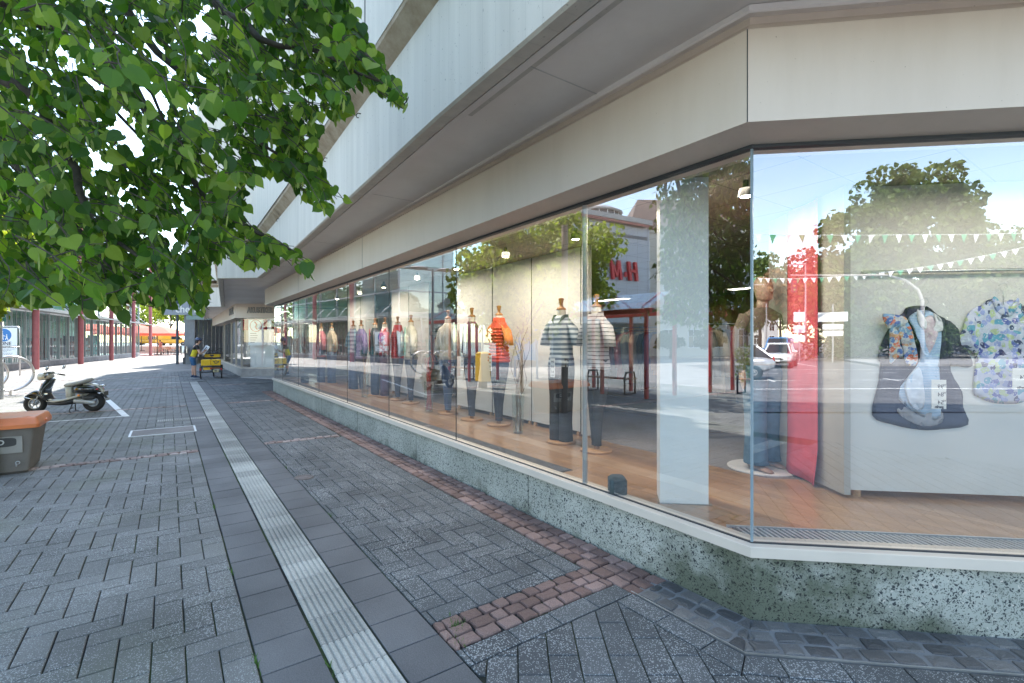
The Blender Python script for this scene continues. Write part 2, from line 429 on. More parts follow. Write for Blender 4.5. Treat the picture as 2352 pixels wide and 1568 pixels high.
# dark blocks by the corner: bond turned to the second front
mb = MB()
T2 = lambda s, w_: (DB.x*s+NB.x*w_, DB.y*s+NB.y*w_)
def offB(w_): return (-NB.x, -NB.y, -w_)
def bed(q, cl, gap=.0035): paver(mb, clip(q, cl), gap)
_m = (Vector((0, 1))+NB).normalized(); TX = (_m.y, -_m.x)      # splits the corner
ASIDE, BSIDE = (-TX[0], -TX[1], 0), (TX[0], TX[1], 0)
for i in range(-4, 3):                               # course along the line of setts
    u = i*.29+.005; bed([(u, .352), (u+.29, .352), (u+.29, .50), (u, .50)], [(1, 0, .582), ASIDE])
v = .352
while v < 1.545:                                     # course along the red setts
    bed([(.585, v), (.73, v), (.73, v+.29), (.585, v+.29)], [(0, 1, 1.545)]); v += .29
for i in range(-2, 24):                              # course along the second front
    s = i*.29; bed([T2(s, .352), T2(s+.29, .352), T2(s+.29, .50), T2(s, .50)], [BSIDE, (0, 1, 1.545)])
for i in range(-34, 40):                             # running bond seen head-on
    for j in range(-14, 26):
        x0 = i*.155+.03; y0 = j*.29+(.145 if i % 2 else 0)
        q = [UV(x0+dx, y0+dy) for dx, dy in ((0, 0), (.155, 0), (.155, .29), (0, .29))]
        cx = sum(p[0] for p in q)/4; cy_ = sum(p[1] for p in q)/4
        if cx > 1.2 or cy_ > 1.9 or cx < -6: continue
        lim = [(1, 0, .582), (0, 1, 1.545)]
        if all(p[1] >= .503 for p in q) or all(NB.x*p[0]+NB.y*p[1] >= .503 for p in q): bed(q, lim)
        else:
            bed(q, lim+[ASIDE, (0, -1, -.503)]); bed(q, lim+[BSIDE, offB(.503)])
tag(mb.build('pavement', PAVD, mat=MA), kind='structure')
# slab bands and the ribbed tactile strip
mb = MB(); u = -5.5
while u < 21:
    o = rnd.uniform(-.002, .002)
    paver(mb, [(u, 2.115), (u+.285, 2.115), (u+.285, 2.395), (u, 2.395)], .003, .003)
    paver(mb, [(u+.1, 1.55), (u+.385, 1.55), (u+.385, 1.835), (u+.1, 1.835)], .003, .003); u += .287
tag(mb.build('pavement', SLAB, mat=MA), kind='structure')
def tactile(mb, u0, u1, v0, v1, n=8):
    prof = []; w_ = (v1-v0-.006)/n
    for k in range(n):
        a = v0+.003+k*w_; prof += [(a, -.007), (a+w_*.14, .003), (a+w_*.66, .003), (a+w_*.82, -.007)]
    vs = [(u0+.003, p[0], p[1]) for p in prof]+[(u1-.003, p[0], p[1]) for p in prof]; k = len(prof)
    fs = [(i, i+1, k+i+1, k+i) for i in range(k-1)]
    n0 = len(vs); vs += [(u0+.003, v0+.003, -.02), (u0+.003, v1-.003, -.02), (u1-.003, v0+.003, -.02), (u1-.003, v1-.003, -.02)]
    fs += [tuple(range(k))+(n0+1, n0), tuple(range(k, 2*k))[::-1]+(n0+2, n0+3)]
    mb.add(vs, fs)
mb = MB(); u = -5.4
while u < 21.3:
    tactile(mb, u, u+.274, 1.84, 2.11); u += .274
for k in range(3): tactile(mb, 10.45, 10.73, 2.13+k*.28, 2.40+k*.28)
for k in range(4): tactile(mb, 21.3, 21.58, 1.84+k*.28, 2.11+k*.28)
tag(mb.build('tactile_paving', TACT, mat=MA), kind='structure')
# red setts: along the plinth, across at the corner, thin lines across the street
mb = MB()
def setts(mb, u0, u1, v0, v1, rows, ln, along='u', cl=(), fn=None):
    wv = (v1-v0)/rows if along == 'u' else (u1-u0)/rows
    for r in range(rows):
        p = (u0 if along == 'u' else v0)-rnd.uniform(0, ln)
        end = u1 if along == 'u' else v1
        while p < end:
            l = ln*rnd.uniform(.75, 1.3)
            q = [(p, v0+r*wv), (p+l, v0+r*wv), (p+l, v0+(r+1)*wv), (p, v0+(r+1)*wv)] if along == 'u' else [(u0+r*wv, p), (u0+(r+1)*wv, p), (u0+(r+1)*wv, p+l), (u0+r*wv, p+l)]
            q = clip(q, [(-1, 0, -u0), (1, 0, u1), (0, -1, -v0), (0, 1, v1)]); q = clip([fn(*a) for a in q] if fn else q, list(cl)); sett(mb, q); p += l
setts(mb, .55, 15.8, .045, .365, 3, .13)
setts(mb, .735, 1.015, .37, 1.545, 3, .12, 'v')
tag(mb.build('pavement_setts', SETT, mat=MA), kind='structure')
mb = MB()
for a, b in LINES_U[1:]:
    setts(mb, a, b, 2.41, 12.5, 2, .12, 'v'); setts(mb, a, b, .4, 1.54, 2, .12, 'v')
tag(mb.build('pavement_setts', PINK, mat=MA), kind='structure')
mb = MB()                                            # worn grey setts in mortar round the corner
setts(mb, -.3, .55, .035, .34, 3, .125, cl=[ASIDE]); setts(mb, -.3, 7, .035, .335, 3, .135, cl=[BSIDE], fn=T2)
tag(mb.build('pavement_setts', SETG, mat=MA), kind='structure')
pth = [tuple(DB*7), (0, 0), (.6, 0)]
mb = MB(); mb.sweep(pth, [(.34, -.02), (.34, .001), (0, .002), (0, -.02)])
mb.mi = 1; mb.sweep(pth, [(.348, -.02), (.348, .006), (.34, .006), (.34, -.02)])
tag(mb.build('mortar_bed', [M('mortar', (.17, .175, .18), .85, .25, 6, .3), M('edge_metal', (.45, .46, .47), .4, .1, 5, metal=.8)], mat=MA), kind='structure')
# plaza beyond, white parking marks
mb = MB(); mb.quad((-6, 12.5, -.004), (30, 12.5, -.004), (30, 60, -.004), (-6, 60, -.004)); mb.quad((30, -4, -.004), (90, -4, -.004), (90, 60, -.004), (30, 60, -.004))
tag(mb.build('plaza', PLAZA, mat=MA), kind='structure')
def mark(mb, a, b, w_=.1, z=.006):
    a, b = Vector(a), Vector(b); d = (b-a).normalized(); n = Vector((-d.y, d.x))*w_/2
    mb.quad((*(a-n), z), (*(b-n), z), (*(b+n), z), (*(a+n), z))
def gp(px, py):
    Y = 1776/(py-784); return UV(at(px, Y), Y)
mb = MB(); mark(mb, gp(100, 970), gp(287, 956), .09); mark(mb, gp(290, 957), gp(250, 921), .12); mark(mb, gp(250, 921), gp(228, 902), .12)
tag(mb.build('road_marking', WHITE, mat=MA), kind='structure')
c_ = UV(at(376, 8.62), 8.62)
t = thing('manhole_cover', 'rectangular manhole cover filled with paving in a bright metal frame', 'manhole cover', mat=MA @ Matrix.Translation((c_[0], c_[1], 0)))
k = MB(); k.b2((-.33, -.45, .001), (.33, .45, .0045)); k.build('cover', paver_mat('cover_fill', (.17, .15, .14), (.2, .18, .17), .5, 120, .4), t)
k = MB()
for a, b in (((-.36, -.48), (.36, -.45)), ((-.36, .45), (.36, .48)), ((-.36, -.45), (-.33, .45)), ((.33, -.45), (.36, .45))): k.b2((*a, -.005), (*b, .007))
k.build('frame', M('edge_metal2', (.5, .5, .5), .45, .1, 5, metal=.6), t)
c_ = UV(at(697.8, 5.68), 5.68)
t = thing('valve_cover', 'small round iron valve cover set into the dark paving', 'valve cover', mat=MA @ Matrix.Translation((c_[0], c_[1], 0)))
k = MB(); k.lathe([(.09, -.01), (.09, .006), (.075, .007), (.07, .004), (.06, .004), (.055, .007), (.01, .007)], seg=24); k.build('lid', M('cast_iron', (.12, .10, .095), .6, .3, 20, .4), t, smooth=True, auto=30)
k = MB(); k.torus(.1, .01, (0, 0, 0), 'z', 28, 6); k.build('ring', M('cast_iron'  , (.1, .1, .1)), t, smooth=True)
# tufts of grass and moss in open joints
k = MB()
for (u, v), n in (((.93, 1.43), 60), ((.78, 1.50), 20), ((4.0, 2.40), 20), ((2.4, 2.40), 14), ((1.2, 2.4), 16), ((3.1, 1.545), 14), ((5.2, 1.545), 14), ((.2, 2.11), 18), ((-.3, 2.11), 22), ((1.0, 2.11), 10)):
    for _ in range(n):
        a = rnd.uniform(0, 6.28); r = rnd.gauss(0, .022 if v < 1.52 and u < 1 else .006); l = rnd.uniform(.012, .03)
        x, y = u+rnd.gauss(0, .05 if u > 1 or v > 2 else .035), v+r
        dx, dy = math.cos(a)*.004, math.sin(a)*.004; bx, by = rnd.gauss(0, .01), rnd.gauss(0, .01)
        k.add([(x-dx, y-dy, -.01), (x+dx, y+dy, -.01), (x+bx, y+by, l)], [(0, 1, 2)])
tag(k.build('grass', M('moss_green', (.06, .14, .02), .8, .4, 30), mat=MA), kind='stuff')
# road behind the camera (what the second window mirrors): carriageway, markings, kerb
def RB(X, Y): x, y = mirB(X, Y); return x, y
mb = MB(); mb.quad(*[(*RB(X, Y), .0) for X, Y in ((-30, 11.0), (60, 11.0), (60, 31), (-30, 31))])
mb.quad(*[(*RB(X, Y), .001) for X, Y in ((12, 31), (23, 31), (52, 140), (40, 140))])
tag(mb.build('road', ASPH), kind='structure')
mb = MB()
for (a, b, w_) in (((8, 16.3), (40, 16.3), .16), ((19.5, 31), (22.3, 40), .14), ((4, 27.5), (45, 27.5), .14)):
    mark(mb, RB(*a), RB(*b), w_, .008)
for X in range(6, 44, 3): mark(mb, RB(X, 24.5), RB(X+1.5, 24.5), .13, .008)
for X in (9.5, 14.5, 20): 
    mark(mb, RB(X, 20), RB(X+2.2, 20), .13, .008); mark(mb, RB(X+1.0, 19.3), RB(X+1.5, 20.8), .13, .012)
for X in range(-14, 4): mark(mb, RB(X*1.1, 12.2), RB(X*1.1+.55, 15.2), .5, .008)
tag(mb.build('road_marking', WHITE), kind='structure')
mb = MB()
q = [RB(X, Y) for X, Y in ((23.5, 31), (70, 31), (70, 60), (36, 60))]; mb.prism(q, -.02, .13)
q = [RB(X, Y) for X, Y in ((-30, 31), (11.5, 31), (26, 80), (-30, 80))]; mb.prism(q, -.02, .13)
q = [RB(X, Y) for X, Y in ((-30, 5.0), (60, 5.0), (60, 11), (-30, 11))]
tag(mb.build('pavement', M('walk_grey', (.27, .26, .25), .85, .2, 2)), kind='structure')
# ================================================================ shop building (local frame: u along the front, v to the street)
def weathered(name, col, rough, amt, streak, bmp=0):
    m, nt, b = nodes(name); tc = N(nt, 'ShaderNodeTexCoord')
    mp = N(nt, 'ShaderNodeMapping'); mp.inputs['Scale'].default_value = (streak, streak, .6); L(nt, tc, 'Object', mp, 'Vector')
    n1 = N(nt, 'ShaderNodeTexNoise'); n1.inputs['Scale'].default_value = 1; n1.inputs['Detail'].default_value = 9; n1.inputs['Roughness'].default_value = .65; L(nt, mp, 0, n1, 'Vector')
    n2 = N(nt, 'ShaderNodeTexNoise'); n2.inputs['Scale'].default_value = .7; n2.inputs['Detail'].default_value = 5; L(nt, tc, 'Object', n2, 'Vector')
    n3 = N(nt, 'ShaderNodeTexNoise'); n3.inputs['Scale'].default_value = 55; n3.inputs['Detail'].default_value = 2; L(nt, tc, 'Object', n3, 'Vector')
    c = mix(nt, amt, col, ramp(nt, n1.outputs['Fac'], [(.35, (.70, .66, .60)), (.55, (1.02, 1.02, 1.02))]).outputs['Color'], 'MULTIPLY')
    c = mix(nt, amt*.9, c, ramp(nt, n2.outputs['Fac'], [(.3, (.82, .80, .77)), (.7, (1.08, 1.08, 1.08))]).outputs['Color'], 'MULTIPLY')
    c = mix(nt, .8, c, ramp(nt, n3.outputs['Fac'], [(.22, (.45, .40, .34)), (.25, (1, 1, 1))]).outputs['Color'], 'MULTIPLY')
    nt.links.new(c, b.inputs['Base Color']); b.inputs['Roughness'].default_value = rough
    if bmp: bump(nt, b, n3.outputs['Fac'], bmp, .01)
    return m
CREAM = weathered('cream_panel', (.64, .545, .455), .5, .16, 4)
SOFF = weathered('soffit_paint', (.86, .80, .755), .8, .25, .8, .1)
m, nt_, b_ = nodes('board_concrete')
tc_ = N(nt_, 'ShaderNodeTexCoord'); mp = N(nt_, 'ShaderNodeMapping'); mp.inputs['Scale'].default_value = (5, 5, .3); L(nt_, tc_, 'Object', mp, 'Vector')
n1 = N(nt_, 'ShaderNodeTexNoise'); n1.inputs['Scale'].default_value = 1.4; n1.inputs['Detail'].default_value = 5; L(nt_, mp, 0, n1, 'Vector')
sx = N(nt_, 'ShaderNodeSeparateXYZ'); L(nt_, tc_, 'Object', sx, 0)
mm = N(nt_, 'ShaderNodeMath', operation='MULTIPLY'); L(nt_, sx, 0, mm, 0); mm.inputs[1].default_value = 6.2
fr = N(nt_, 'ShaderNodeMath', operation='FRACT'); L(nt_, mm, 0, fr, 0)
ln = ramp(nt_, fr.outputs[0], [(0, .86), (.04, 1.0), (.95, 1.0), (1, .86)])
n2 = N(nt_, 'ShaderNodeTexNoise'); n2.inputs['Scale'].default_value = 45; n2.inputs['Detail'].default_value = 5; L(nt_, tc_, 'Object', n2, 'Vector')
pits = ramp(nt_, n2.outputs['Fac'], [(.27, .45), (.33, 1)])
col = ramp(nt_, n1.outputs['Fac'], [(.3, (.56, .525, .465)), (.7, (.66, .62, .55))])
c1 = mix(nt_, .7, col.outputs['Color'], ln.outputs['Color'], 'MULTIPLY'); c1 = mix(nt_, .8, c1, pits.outputs['Color'], 'MULTIPLY')
nt_.links.new(c1, b_.inputs['Base Color']); b_.inputs['Roughness'].default_value = .85
bump(nt_, b_, ln.outputs['Color'], .5, .01)
CONC = m
m, nt_, b_ = nodes('stained_ledge')
tc_ = N(nt_, 'ShaderNodeTexCoord'); n1 = N(nt_, 'ShaderNodeTexNoise'); n1.inputs['Scale'].default_value = 3; n1.inputs['Detail'].default_value = 10; n1.inputs['Roughness'].default_value = .7
L(nt_, tc_, 'Object', n1, 'Vector')
c = ramp(nt_, n1.outputs['Fac'], [(.3, (.16, .125, .09)), (.45, (.36, .28, .20)), (.65, (.50, .42, .33))]); L(nt_, c, 'Color', b_, 'Base Color'); b_.inputs['Roughness'].default_value = .9
LEDGE = m
# washed terrazzo of the plinth: dark chips in a pale matrix, dirty towards the corner
m, nt_, b_ = nodes('plinth_terrazzo')
tc_ = N(nt_, 'ShaderNodeTexCoord'); nz = N(nt_, 'ShaderNodeTexNoise'); nz.inputs['Scale'].default_value = 30; L(nt_, tc_, 'Object', nz, 'Vector')
wv = mix(nt_, .05, tc_.outputs['Object'], nz.outputs['Color'])
def chips(scale, thr, pick):
    v = N(nt_, 'ShaderNodeTexVoronoi'); v.feature = 'F1'; v.inputs['Scale'].default_value = scale; v.inputs['Randomness'].default_value = 1; nt_.links.new(wv, v.inputs['Vector'])
    lt = N(nt_, 'ShaderNodeMath', operation='LESS_THAN'); L(nt_, v, 'Distance', lt, 0); lt.inputs[1].default_value = thr
    sp = N(nt_, 'ShaderNodeSeparateColor'); L(nt_, v, 'Color', sp, 0)
    gt = N(nt_, 'ShaderNodeMath', operation='GREATER_THAN'); L(nt_, sp, 1, gt, 0); gt.inputs[1].default_value = pick
    mu = N(nt_, 'ShaderNodeMath', operation='MULTIPLY'); L(nt_, lt, 0, mu, 0); L(nt_, gt, 0, mu, 1); return mu.outputs[0], v
f1, v1_ = chips(62, .42, .58); f2, _ = chips(120, .45, .5); f3, _ = chips(60, .3, .9)
lg = N(nt_, 'ShaderNodeTexNoise'); lg.inputs['Scale'].default_value = 2.2; lg.inputs['Detail'].default_value = 8; L(nt_, tc_, 'Object', lg, 'Vector')
base = ramp(nt_, lg.outputs['Fac'], [(.3, (.30, .32, .285)), (.7, (.45, .465, .425))]).outputs['Color']
base = mix(nt_, f2, base, (.15, .17, .15)); base = mix(nt_, f1, base, (.03, .04, .048)); base = mix(nt_, f3, base, (.55, .52, .46))
sx = N(nt_, 'ShaderNodeSeparateXYZ'); L(nt_, tc_, 'Object', sx, 0)
ab = N(nt_, 'ShaderNodeMath', operation='ABSOLUTE'); L(nt_, sx, 0, ab, 0)
mr = N(nt_, 'ShaderNodeMapRange'); mr.inputs[1].default_value = .0; mr.inputs[2].default_value = .95; mr.inputs[3].default_value = .33; mr.inputs[4].default_value = -.1; L(nt_, ab, 0, mr, 0)
lg2 = N(nt_, 'ShaderNodeTexNoise'); lg2.inputs['Scale'].default_value = 4; lg2.inputs['Detail'].default_value = 10; lg2.inputs['Roughness'].default_value = .65; L(nt_, tc_, 'Object', lg2, 'Vector')
ad = N(nt_, 'ShaderNodeMath', operation='ADD'); L(nt_, lg2, 'Fac', ad, 0); L(nt_, mr, 0, ad, 1)
mz = N(nt_, 'ShaderNodeMapRange'); mz.inputs[1].default_value = .0; mz.inputs[2].default_value = .16; mz.inputs[3].default_value = .20; mz.inputs[4].default_value = 0; L(nt_, sx, 2, mz, 0)
a2 = N(nt_, 'ShaderNodeMath', operation='ADD'); L(nt_, ad, 0, a2, 0); L(nt_, mz, 0, a2, 1)
dirt = ramp(nt_, a2.outputs[0], [(.54, 0), (.66, .45), (.80, .88)])
base = mix(nt_, dirt.outputs['Color'], base, mix(nt_, .12, mix(nt_, 1, base, (.20, .235, .17), 'MULTIPLY'), (.05, .06, .035)))
nt_.links.new(base, b_.inputs['Base Color']); b_.inputs['Roughness'].default_value = .55
PLIN = m
GLASS = glass('shop_glass', .30, wav=.05)
ALU = M('aluminium', (.55, .57, .58), .35, .06, 5, metal=.7)
GASK = M('gasket_black', (.03, .035, .04), .6, .1, 5)
m, nt_, b_ = nodes('wood_floor')
tc_ = N(nt_, 'ShaderNodeTexCoord'); br = N(nt_, 'ShaderNodeTexBrick'); br.inputs['Scale'].default_value = 1
br.inputs['Brick Width'].default_value = 1.1; br.inputs['Row Height'].default_value = .085; br.inputs['Mortar Size'].default_value = .0015; br.offset = .37
br.inputs['Color1'].default_value = (.33, .19, .10, 1); br.inputs['Color2'].default_value = (.44, .27, .15, 1); br.inputs['Mortar'].default_value = (.2, .11, .06, 1)
L(nt_, tc_, 'Object', br, 'Vector')
mp = N(nt_, 'ShaderNodeMapping'); mp.inputs['Scale'].default_value = (1.5, 30, 1); L(nt_, tc_, 'Object', mp, 'Vector')
n1 = N(nt_, 'ShaderNodeTexNoise'); n1.inputs['Scale'].default_value = 2; n1.inputs['Detail'].default_value = 6; L(nt_, mp, 0, n1, 'Vector')
c1 = mix(nt_, .5, br.outputs['Color'], ramp(nt_, n1.outputs['Fac'], [(.3, .7), (.7, 1.25)]).outputs['Color'], 'MULTIPLY')
nt_.links.new(c1, b_.inputs['Base Color']); b_.inputs['Roughness'].default_value = .28; b_.inputs['Coat Weight'].default_value = .3; b_.inputs['Coat Roughness'].default_value = .15
WOOD = m
CARP = M('carpet', (.23, .21, .21), .95, .15, 40, .3, 300)
PANW = M('display_white', (.66, .65, .63), .6, .03, 2)
UF = 15.6
shop = thing('shop_building', 'cream and concrete shop building with long corner display windows', 'building', mat=MA)
PATH = [tuple(DB*7.0), (0, 0), (UF, 0), (UF, -3.5)]                        # the street is on the left-hand side of the path
def sgn(prof): return prof
ZS = [0, 0, -.007*UF, -.007*UF]
k = MB(); k.sweep(PATH, sgn([(.03, -.03), (.03, .374), (-.2, .374), (-.2, -.03)]))
k.build('plinth', PLIN, shop)
for uu in (2.1, 4.6, 7.1, 9.6, 12.1, 14.6):
    k = MB(); k.b2((uu-.003, .029, 0), (uu+.003, .032, .372)); k.build('plinth_joint', GASK, shop)
k = MB(); k.sweep(PATH, sgn([(.065, .374), (.065, .378), (.062, .43), (.055, .434), (-.0, .436), (-.10, .434), (-.10, .374)]))
k.build('window_sill', M('sill_cream', (.60, .535, .46), .5, .06, 3), shop)
k = MB(); k.sweep(PATH, sgn([(.012, .434), (.012, .441), (-.006, .441), (-.006, .434)])); k.build('gasket', GASK, shop)
k = MB(); k.sweep(PATH, sgn([(.02, 2.715), (.02, 2.734), (-.03, 2.734), (-.03, 2.715)])); k.build('gasket', GASK, shop)
k = MB(); k.sweep(PATH, sgn([(.24, 2.77), (.24, 3.264), (.10, 3.375), (.10, 3.50), (-.2, 3.50), (-.2, 2.735), (.02, 2.735)]), )
fas = k.build('fascia', CREAM, shop)
k = MB(); k.sweep(PATH, sgn([(.14, 3.415), (.15, 3.425), (.15, 3.455), (.10, 3.46), (.10, 3.415)])); k.build('cornice', SOFF, shop)
for uu in (6.2, 10.9):
    k = MB(); k.b2((uu-.004, .2405, 2.77), (uu+.004, .2425, 3.264)); k.build('fascia_joint', GASK, shop)
k = MB()
_q = (Vector((0, 1))+NB)/(1+NB.y)*.2405; k.box((_q.x, _q.y, 3.017), (.004, .004, .494))
k.build('fascia_joint', GASK, shop)
# panes
SEAM = [0, 1.41, 3.54, 5.67, 7.8, 9.93, 12.06, 14.2, UF]
for i in range(len(SEAM)-1):
    k = MB(); a, b = SEAM[i]+.003, SEAM[i+1]-.003
    k.quad((a, 0, .44), (b, 0, .44), (b, 0, 2.72), (a, 0, 2.72)); k.build('window_pane', GLASS, shop)
GLASS2 = glass('corner_glass', .28, wav=.04)
for s0, s1 in ((.004, 3.1), (3.106, 6.9)):
    k = MB(); a, b = DB*s0, DB*s1
    k.quad((a.x, a.y, .44), (b.x, b.y, .44), (b.x, b.y, 2.72), (a.x, a.y, 2.72)); k.build('window_pane', GLASS2, shop)
k = MB(); k.quad((UF, -.004, .44), (UF, -3.4, .44), (UF, -3.4, 2.72), (UF, -.004, 2.72)); k.build('window_pane', GLASS, shop)
for uu in SEAM[2:-1]:
    k = MB(); k.b2((uu-.003, -.004, .44), (uu+.003, .004, 2.72)); k.build('window_seal', GASK, shop)
k = MB(); k.b2((-.006, -.006, .44), (.006, .006, 2.72)); k.build('glass_edge', M('glass_edge', (.25, .32, .36), .2, .05, 5), shop)
k = MB(); k.tube([(1.41, -.03, .4), (1.41, -.03, 2.74)], .022, 12); k.build('window_post', M('post_grey', (.42, .42, .42), .4, .05, 5, metal=.3), shop, smooth=True, auto=40)
# soffit, parapet band with its ledge, storeys above
BAND = [(tuple(DB*7.0+NB*1.04))]
_mt = (Vector((0, 1))+NB)/(1+Vector((0, 1)).dot(NB))
BAND += [tuple(_mt*1.04), (2, 1.03), (8, .87), (13, .84), (13.7, 1.70), (24.7, .80), (25.3, 1.57), (38, .80)]
INN = [tuple(DB*7.0-NB*12), (2, -16), (38, -16)]
k = MB()
sof = [tuple(DB*7.0-NB*.1), (-.05, -.12), (UF-.05, -.12), (UF-.05, -9), (38, -9)]
zs = lambda u: 3.46-.007*max(0, u)
poly = BAND+sof[::-1]
tri = MB()
from mathutils.geometry import tessellate_polygon
def fill(mb, poly, zf, flip=False):
    for t in tessellate_polygon([[Vector((p[0], p[1], 0)) for p in poly]]):
        q = [poly[i] for i in t]; mb.add([(p[0], p[1], zf(p[0])) for p in q], [(0, 1, 2)])
fill(k, poly, zs); fill(k, poly, lambda u: zs(u)+.03)
k.build('soffit', SOFF, shop)
for uu in (1.1, 4.4, 7.7, 11.0):
    k = MB(); k.b2((uu-.004, .12, zs(uu)-.004), (uu+.004, .84, zs(uu)-.0015)); k.build('soffit_seam', M('seam_grey', (.62, .585, .555), .8, .1, 9), shop)
def bandz(prof, mat, name, close=True):
    k = MB(); k.sweep(BAND, sgn(prof), [-.007*max(0, p[0]) for p in BAND], close); return k.build(name, mat, shop)
bandz([(-.13, 3.46), (-.13, 3.40), (-.02, 3.385), (0, 3.40), (0, 4.288), (-.3, 4.288), (-.3, 3.46)], CONC, 'parapet')
bandz([(-.16, 3.455), (-.16, 3.42), (-.22, 3.42), (-.22, 3.455)], SOFF, 'drip_bead')
bandz([(.0, 4.29), (.135, 4.415), (.145, 4.45), (-.3, 4.45), (-.3, 4.29)], LEDGE, 'ledge')
k = MB(); wl = []
n = len(BAND)
def offs(path, o):
    P = [Vector(p) for p in path]; out = []
    for i in range(len(P)):
        nr = lambda a, b: Vector(((b-a).y, -(b-a).x)).normalized()
        if i == 0: m_ = nr(P[0], P[1])
        elif i == len(P)-1: m_ = nr(P[-2], P[-1])
        else:
            a, b = nr(P[i-1], P[i]), nr(P[i], P[i+1]); m_ = (a+b)/(1+a.dot(b))
        out.append(tuple(P[i]+m_*o))
    return out
wl = offs(BAND, -.15)
HT = 13.3
k.prism(wl+INN[::-1], 4.43, HT); k.build('upper_wall', CONC, shop)
k = MB()
for i, uu in enumerate((3.35, 4.6, 6.9, 9.2, 11.4)):
    p = offs([(2, 1.03), (8, .87)], -.15); vv = p[0][1]+(uu-p[0][0])*(p[1][1]-p[0][1])/(p[1][0]-p[0][0])
    k.b2((uu-.012, vv-.02, 4.46), (uu+.012, vv+.004, HT-.1))
k.build('wall_joint', M('joint_dark', (.10, .10, .095), .9, .2, 8), shop)
for zz in (5.6, 8.6, 11.2):
    for uu, w_ in ((14.6, 3.0), (18.6, 3.0), (26.5, 2.8), (30.5, 2.8)):
        a, b = (Vector((13.7, 1.70)), Vector((24.7, .80))) if uu < 25 else (Vector((25.3, 1.57)), Vector((38, .80)))
        d = (b-a).normalized(); n_ = Vector((-d.y, d.x)); p = a+d*(uu-a.x)
        T = Matrix(((d.x, n_.x, 0, p.x), (d.y, n_.y, 0, p.y), (0, 0, 1, 0), (0, 0, 0, 1)))
        f = MB(); f.x = T
        for q in (((0, 0), (w_, .07)), ((0, 1.33), (w_, 1.4)), ((0, .07), (.07, 1.33)), ((w_-.07, .07), (w_, 1.33)), ((w_/2-.04, .07), (w_/2+.04, 1.33))):
            f.b2((q[0][0], .12, zz+q[0][1]), (q[1][0], .20, zz+q[1][1]))
        f = f.build('window', ALU, shop)
        g = MB(); g.x = T; g.quad((.07, +.165, zz+.07), (w_-.07, +.165, zz+.07), (w_-.07, +.165, zz+1.33), (.07, +.165, zz+1.33))
        g.build('glass', M('window_blue', (.10, .16, .24), .08, .1, 2, spec=.8), f)
for uu, vv in ((4.0, .98), (5.6, .935), (7.4, .90), (9.7, .87), (11.8, .86)):
    pts = [(uu, vv-.01, 4.19), (uu, vv+.03, 4.19), (uu, vv+.05, 4.16), (uu, vv+.04, 4.135), (uu, vv+.02, 4.14)]; k = MB(); k.tube(pts, .006, 6); k.build('wall_hook', M('rusty_iron', (.06, .04, .03), .8, .3, 20), shop)
# room behind the windows
k = MB(); pw = [tuple(DB*7.0-NB*.1), (.06, -.1), (UF-.1, -.1), (UF-.1, -11), (-6, -11)]
k.prism([tuple(DB*7.0-NB*.1), (-.01, -.1), (UF-.06, -.1), (UF-.06, -1.5), (.68, -1.5), tuple(DB*7.0-NB*1.5)], .30, .405); k.build('wood_floor', WOOD, shop)
k = MB(); k.prism([tuple(DB*7.0-NB*1.5), (.68, -1.5), (UF-.06, -1.5), (UF-.06, -11), tuple(DB*7-NB*11)], .30, .40); k.build('carpet', CARP, shop)
m, nt_, b_ = nodes('ceiling_tile')
tc_ = N(nt_, 'ShaderNodeTexCoord'); br = N(nt_, 'ShaderNodeTexBrick'); br.offset = 0; br.inputs['Brick Width'].default_value = .62; br.inputs['Row Height'].default_value = .62; br.inputs['Mortar Size'].default_value = .006; br.inputs['Scale'].default_value = 1
br.inputs['Color1'].default_value = (.30, .26, .22, 1); br.inputs['Color2'].default_value = (.32, .28, .24, 1); br.inputs['Mortar'].default_value = (.12, .1, .09, 1)
L(nt_, tc_, 'Object', br, 'Vector'); L(nt_, br, 'Color', b_, 'Base Color'); b_.inputs['Roughness'].default_value = .9
k = MB(); k.prism([tuple(DB*7.0-NB*.12), (.0, -.12), (UF-.1, -.12), (UF-.1, -11), tuple(DB*7-NB*11)], 2.80, 2.86); k.build('ceiling', m, shop)
TAN = M('room_tan', (.36, .23, .12), .7, .15, 1.5)
k = MB(); k.b2((-4, -9.2, .4), (UF-3.6, -9, 2.8)); k.build('room_wall', TAN, shop)
k = MB(); k.b2((UF-3.6, -9, .4), (UF-3.4, -3.4, 2.8)); k.b2((UF-3.4, -3.5, .4), (UF, -3.4, 2.8)); k.build('room_wall', PANW, shop)
k = MB(); a = DB*6.9-NB*9.0; b = DB*6.9-NB*1.2; k.prism([tuple(a), tuple(b), tuple(b+DB*.1), tuple(a+DB*.1)], .4, 2.8); k.build('room_wall', PANW, shop)
# built-in square pillar by the corner
k = MB()
q = [Vector((.795, -.197)), Vector((.565, -.453))]; d = (q[0]-q[1]); n_ = Vector((-d.y, d.x)).normalized()*.26
if n_.x > 0 and n_.y > 0: n_ = -n_
n_ = Vector((.16, -.17)).normalized()*.24
k.prism([tuple(q[1]), tuple(q[0]), tuple(q[0]+n_), tuple(q[1]+n_)], .40, 2.80)
k.build('pillar', M('pillar_paint', (.90, .90, .89), .5, .04, 2), shop)
k = MB(); k.prism([tuple(q[1]-d*.08), tuple(q[0]+d*.05), tuple(q[0]+n_*1.05), tuple(q[1]+n_*1.05)], .40, .412); k.build('pillar_skirting', M('skirt', (.30, .24, .17), .5, .1, 4), shop)
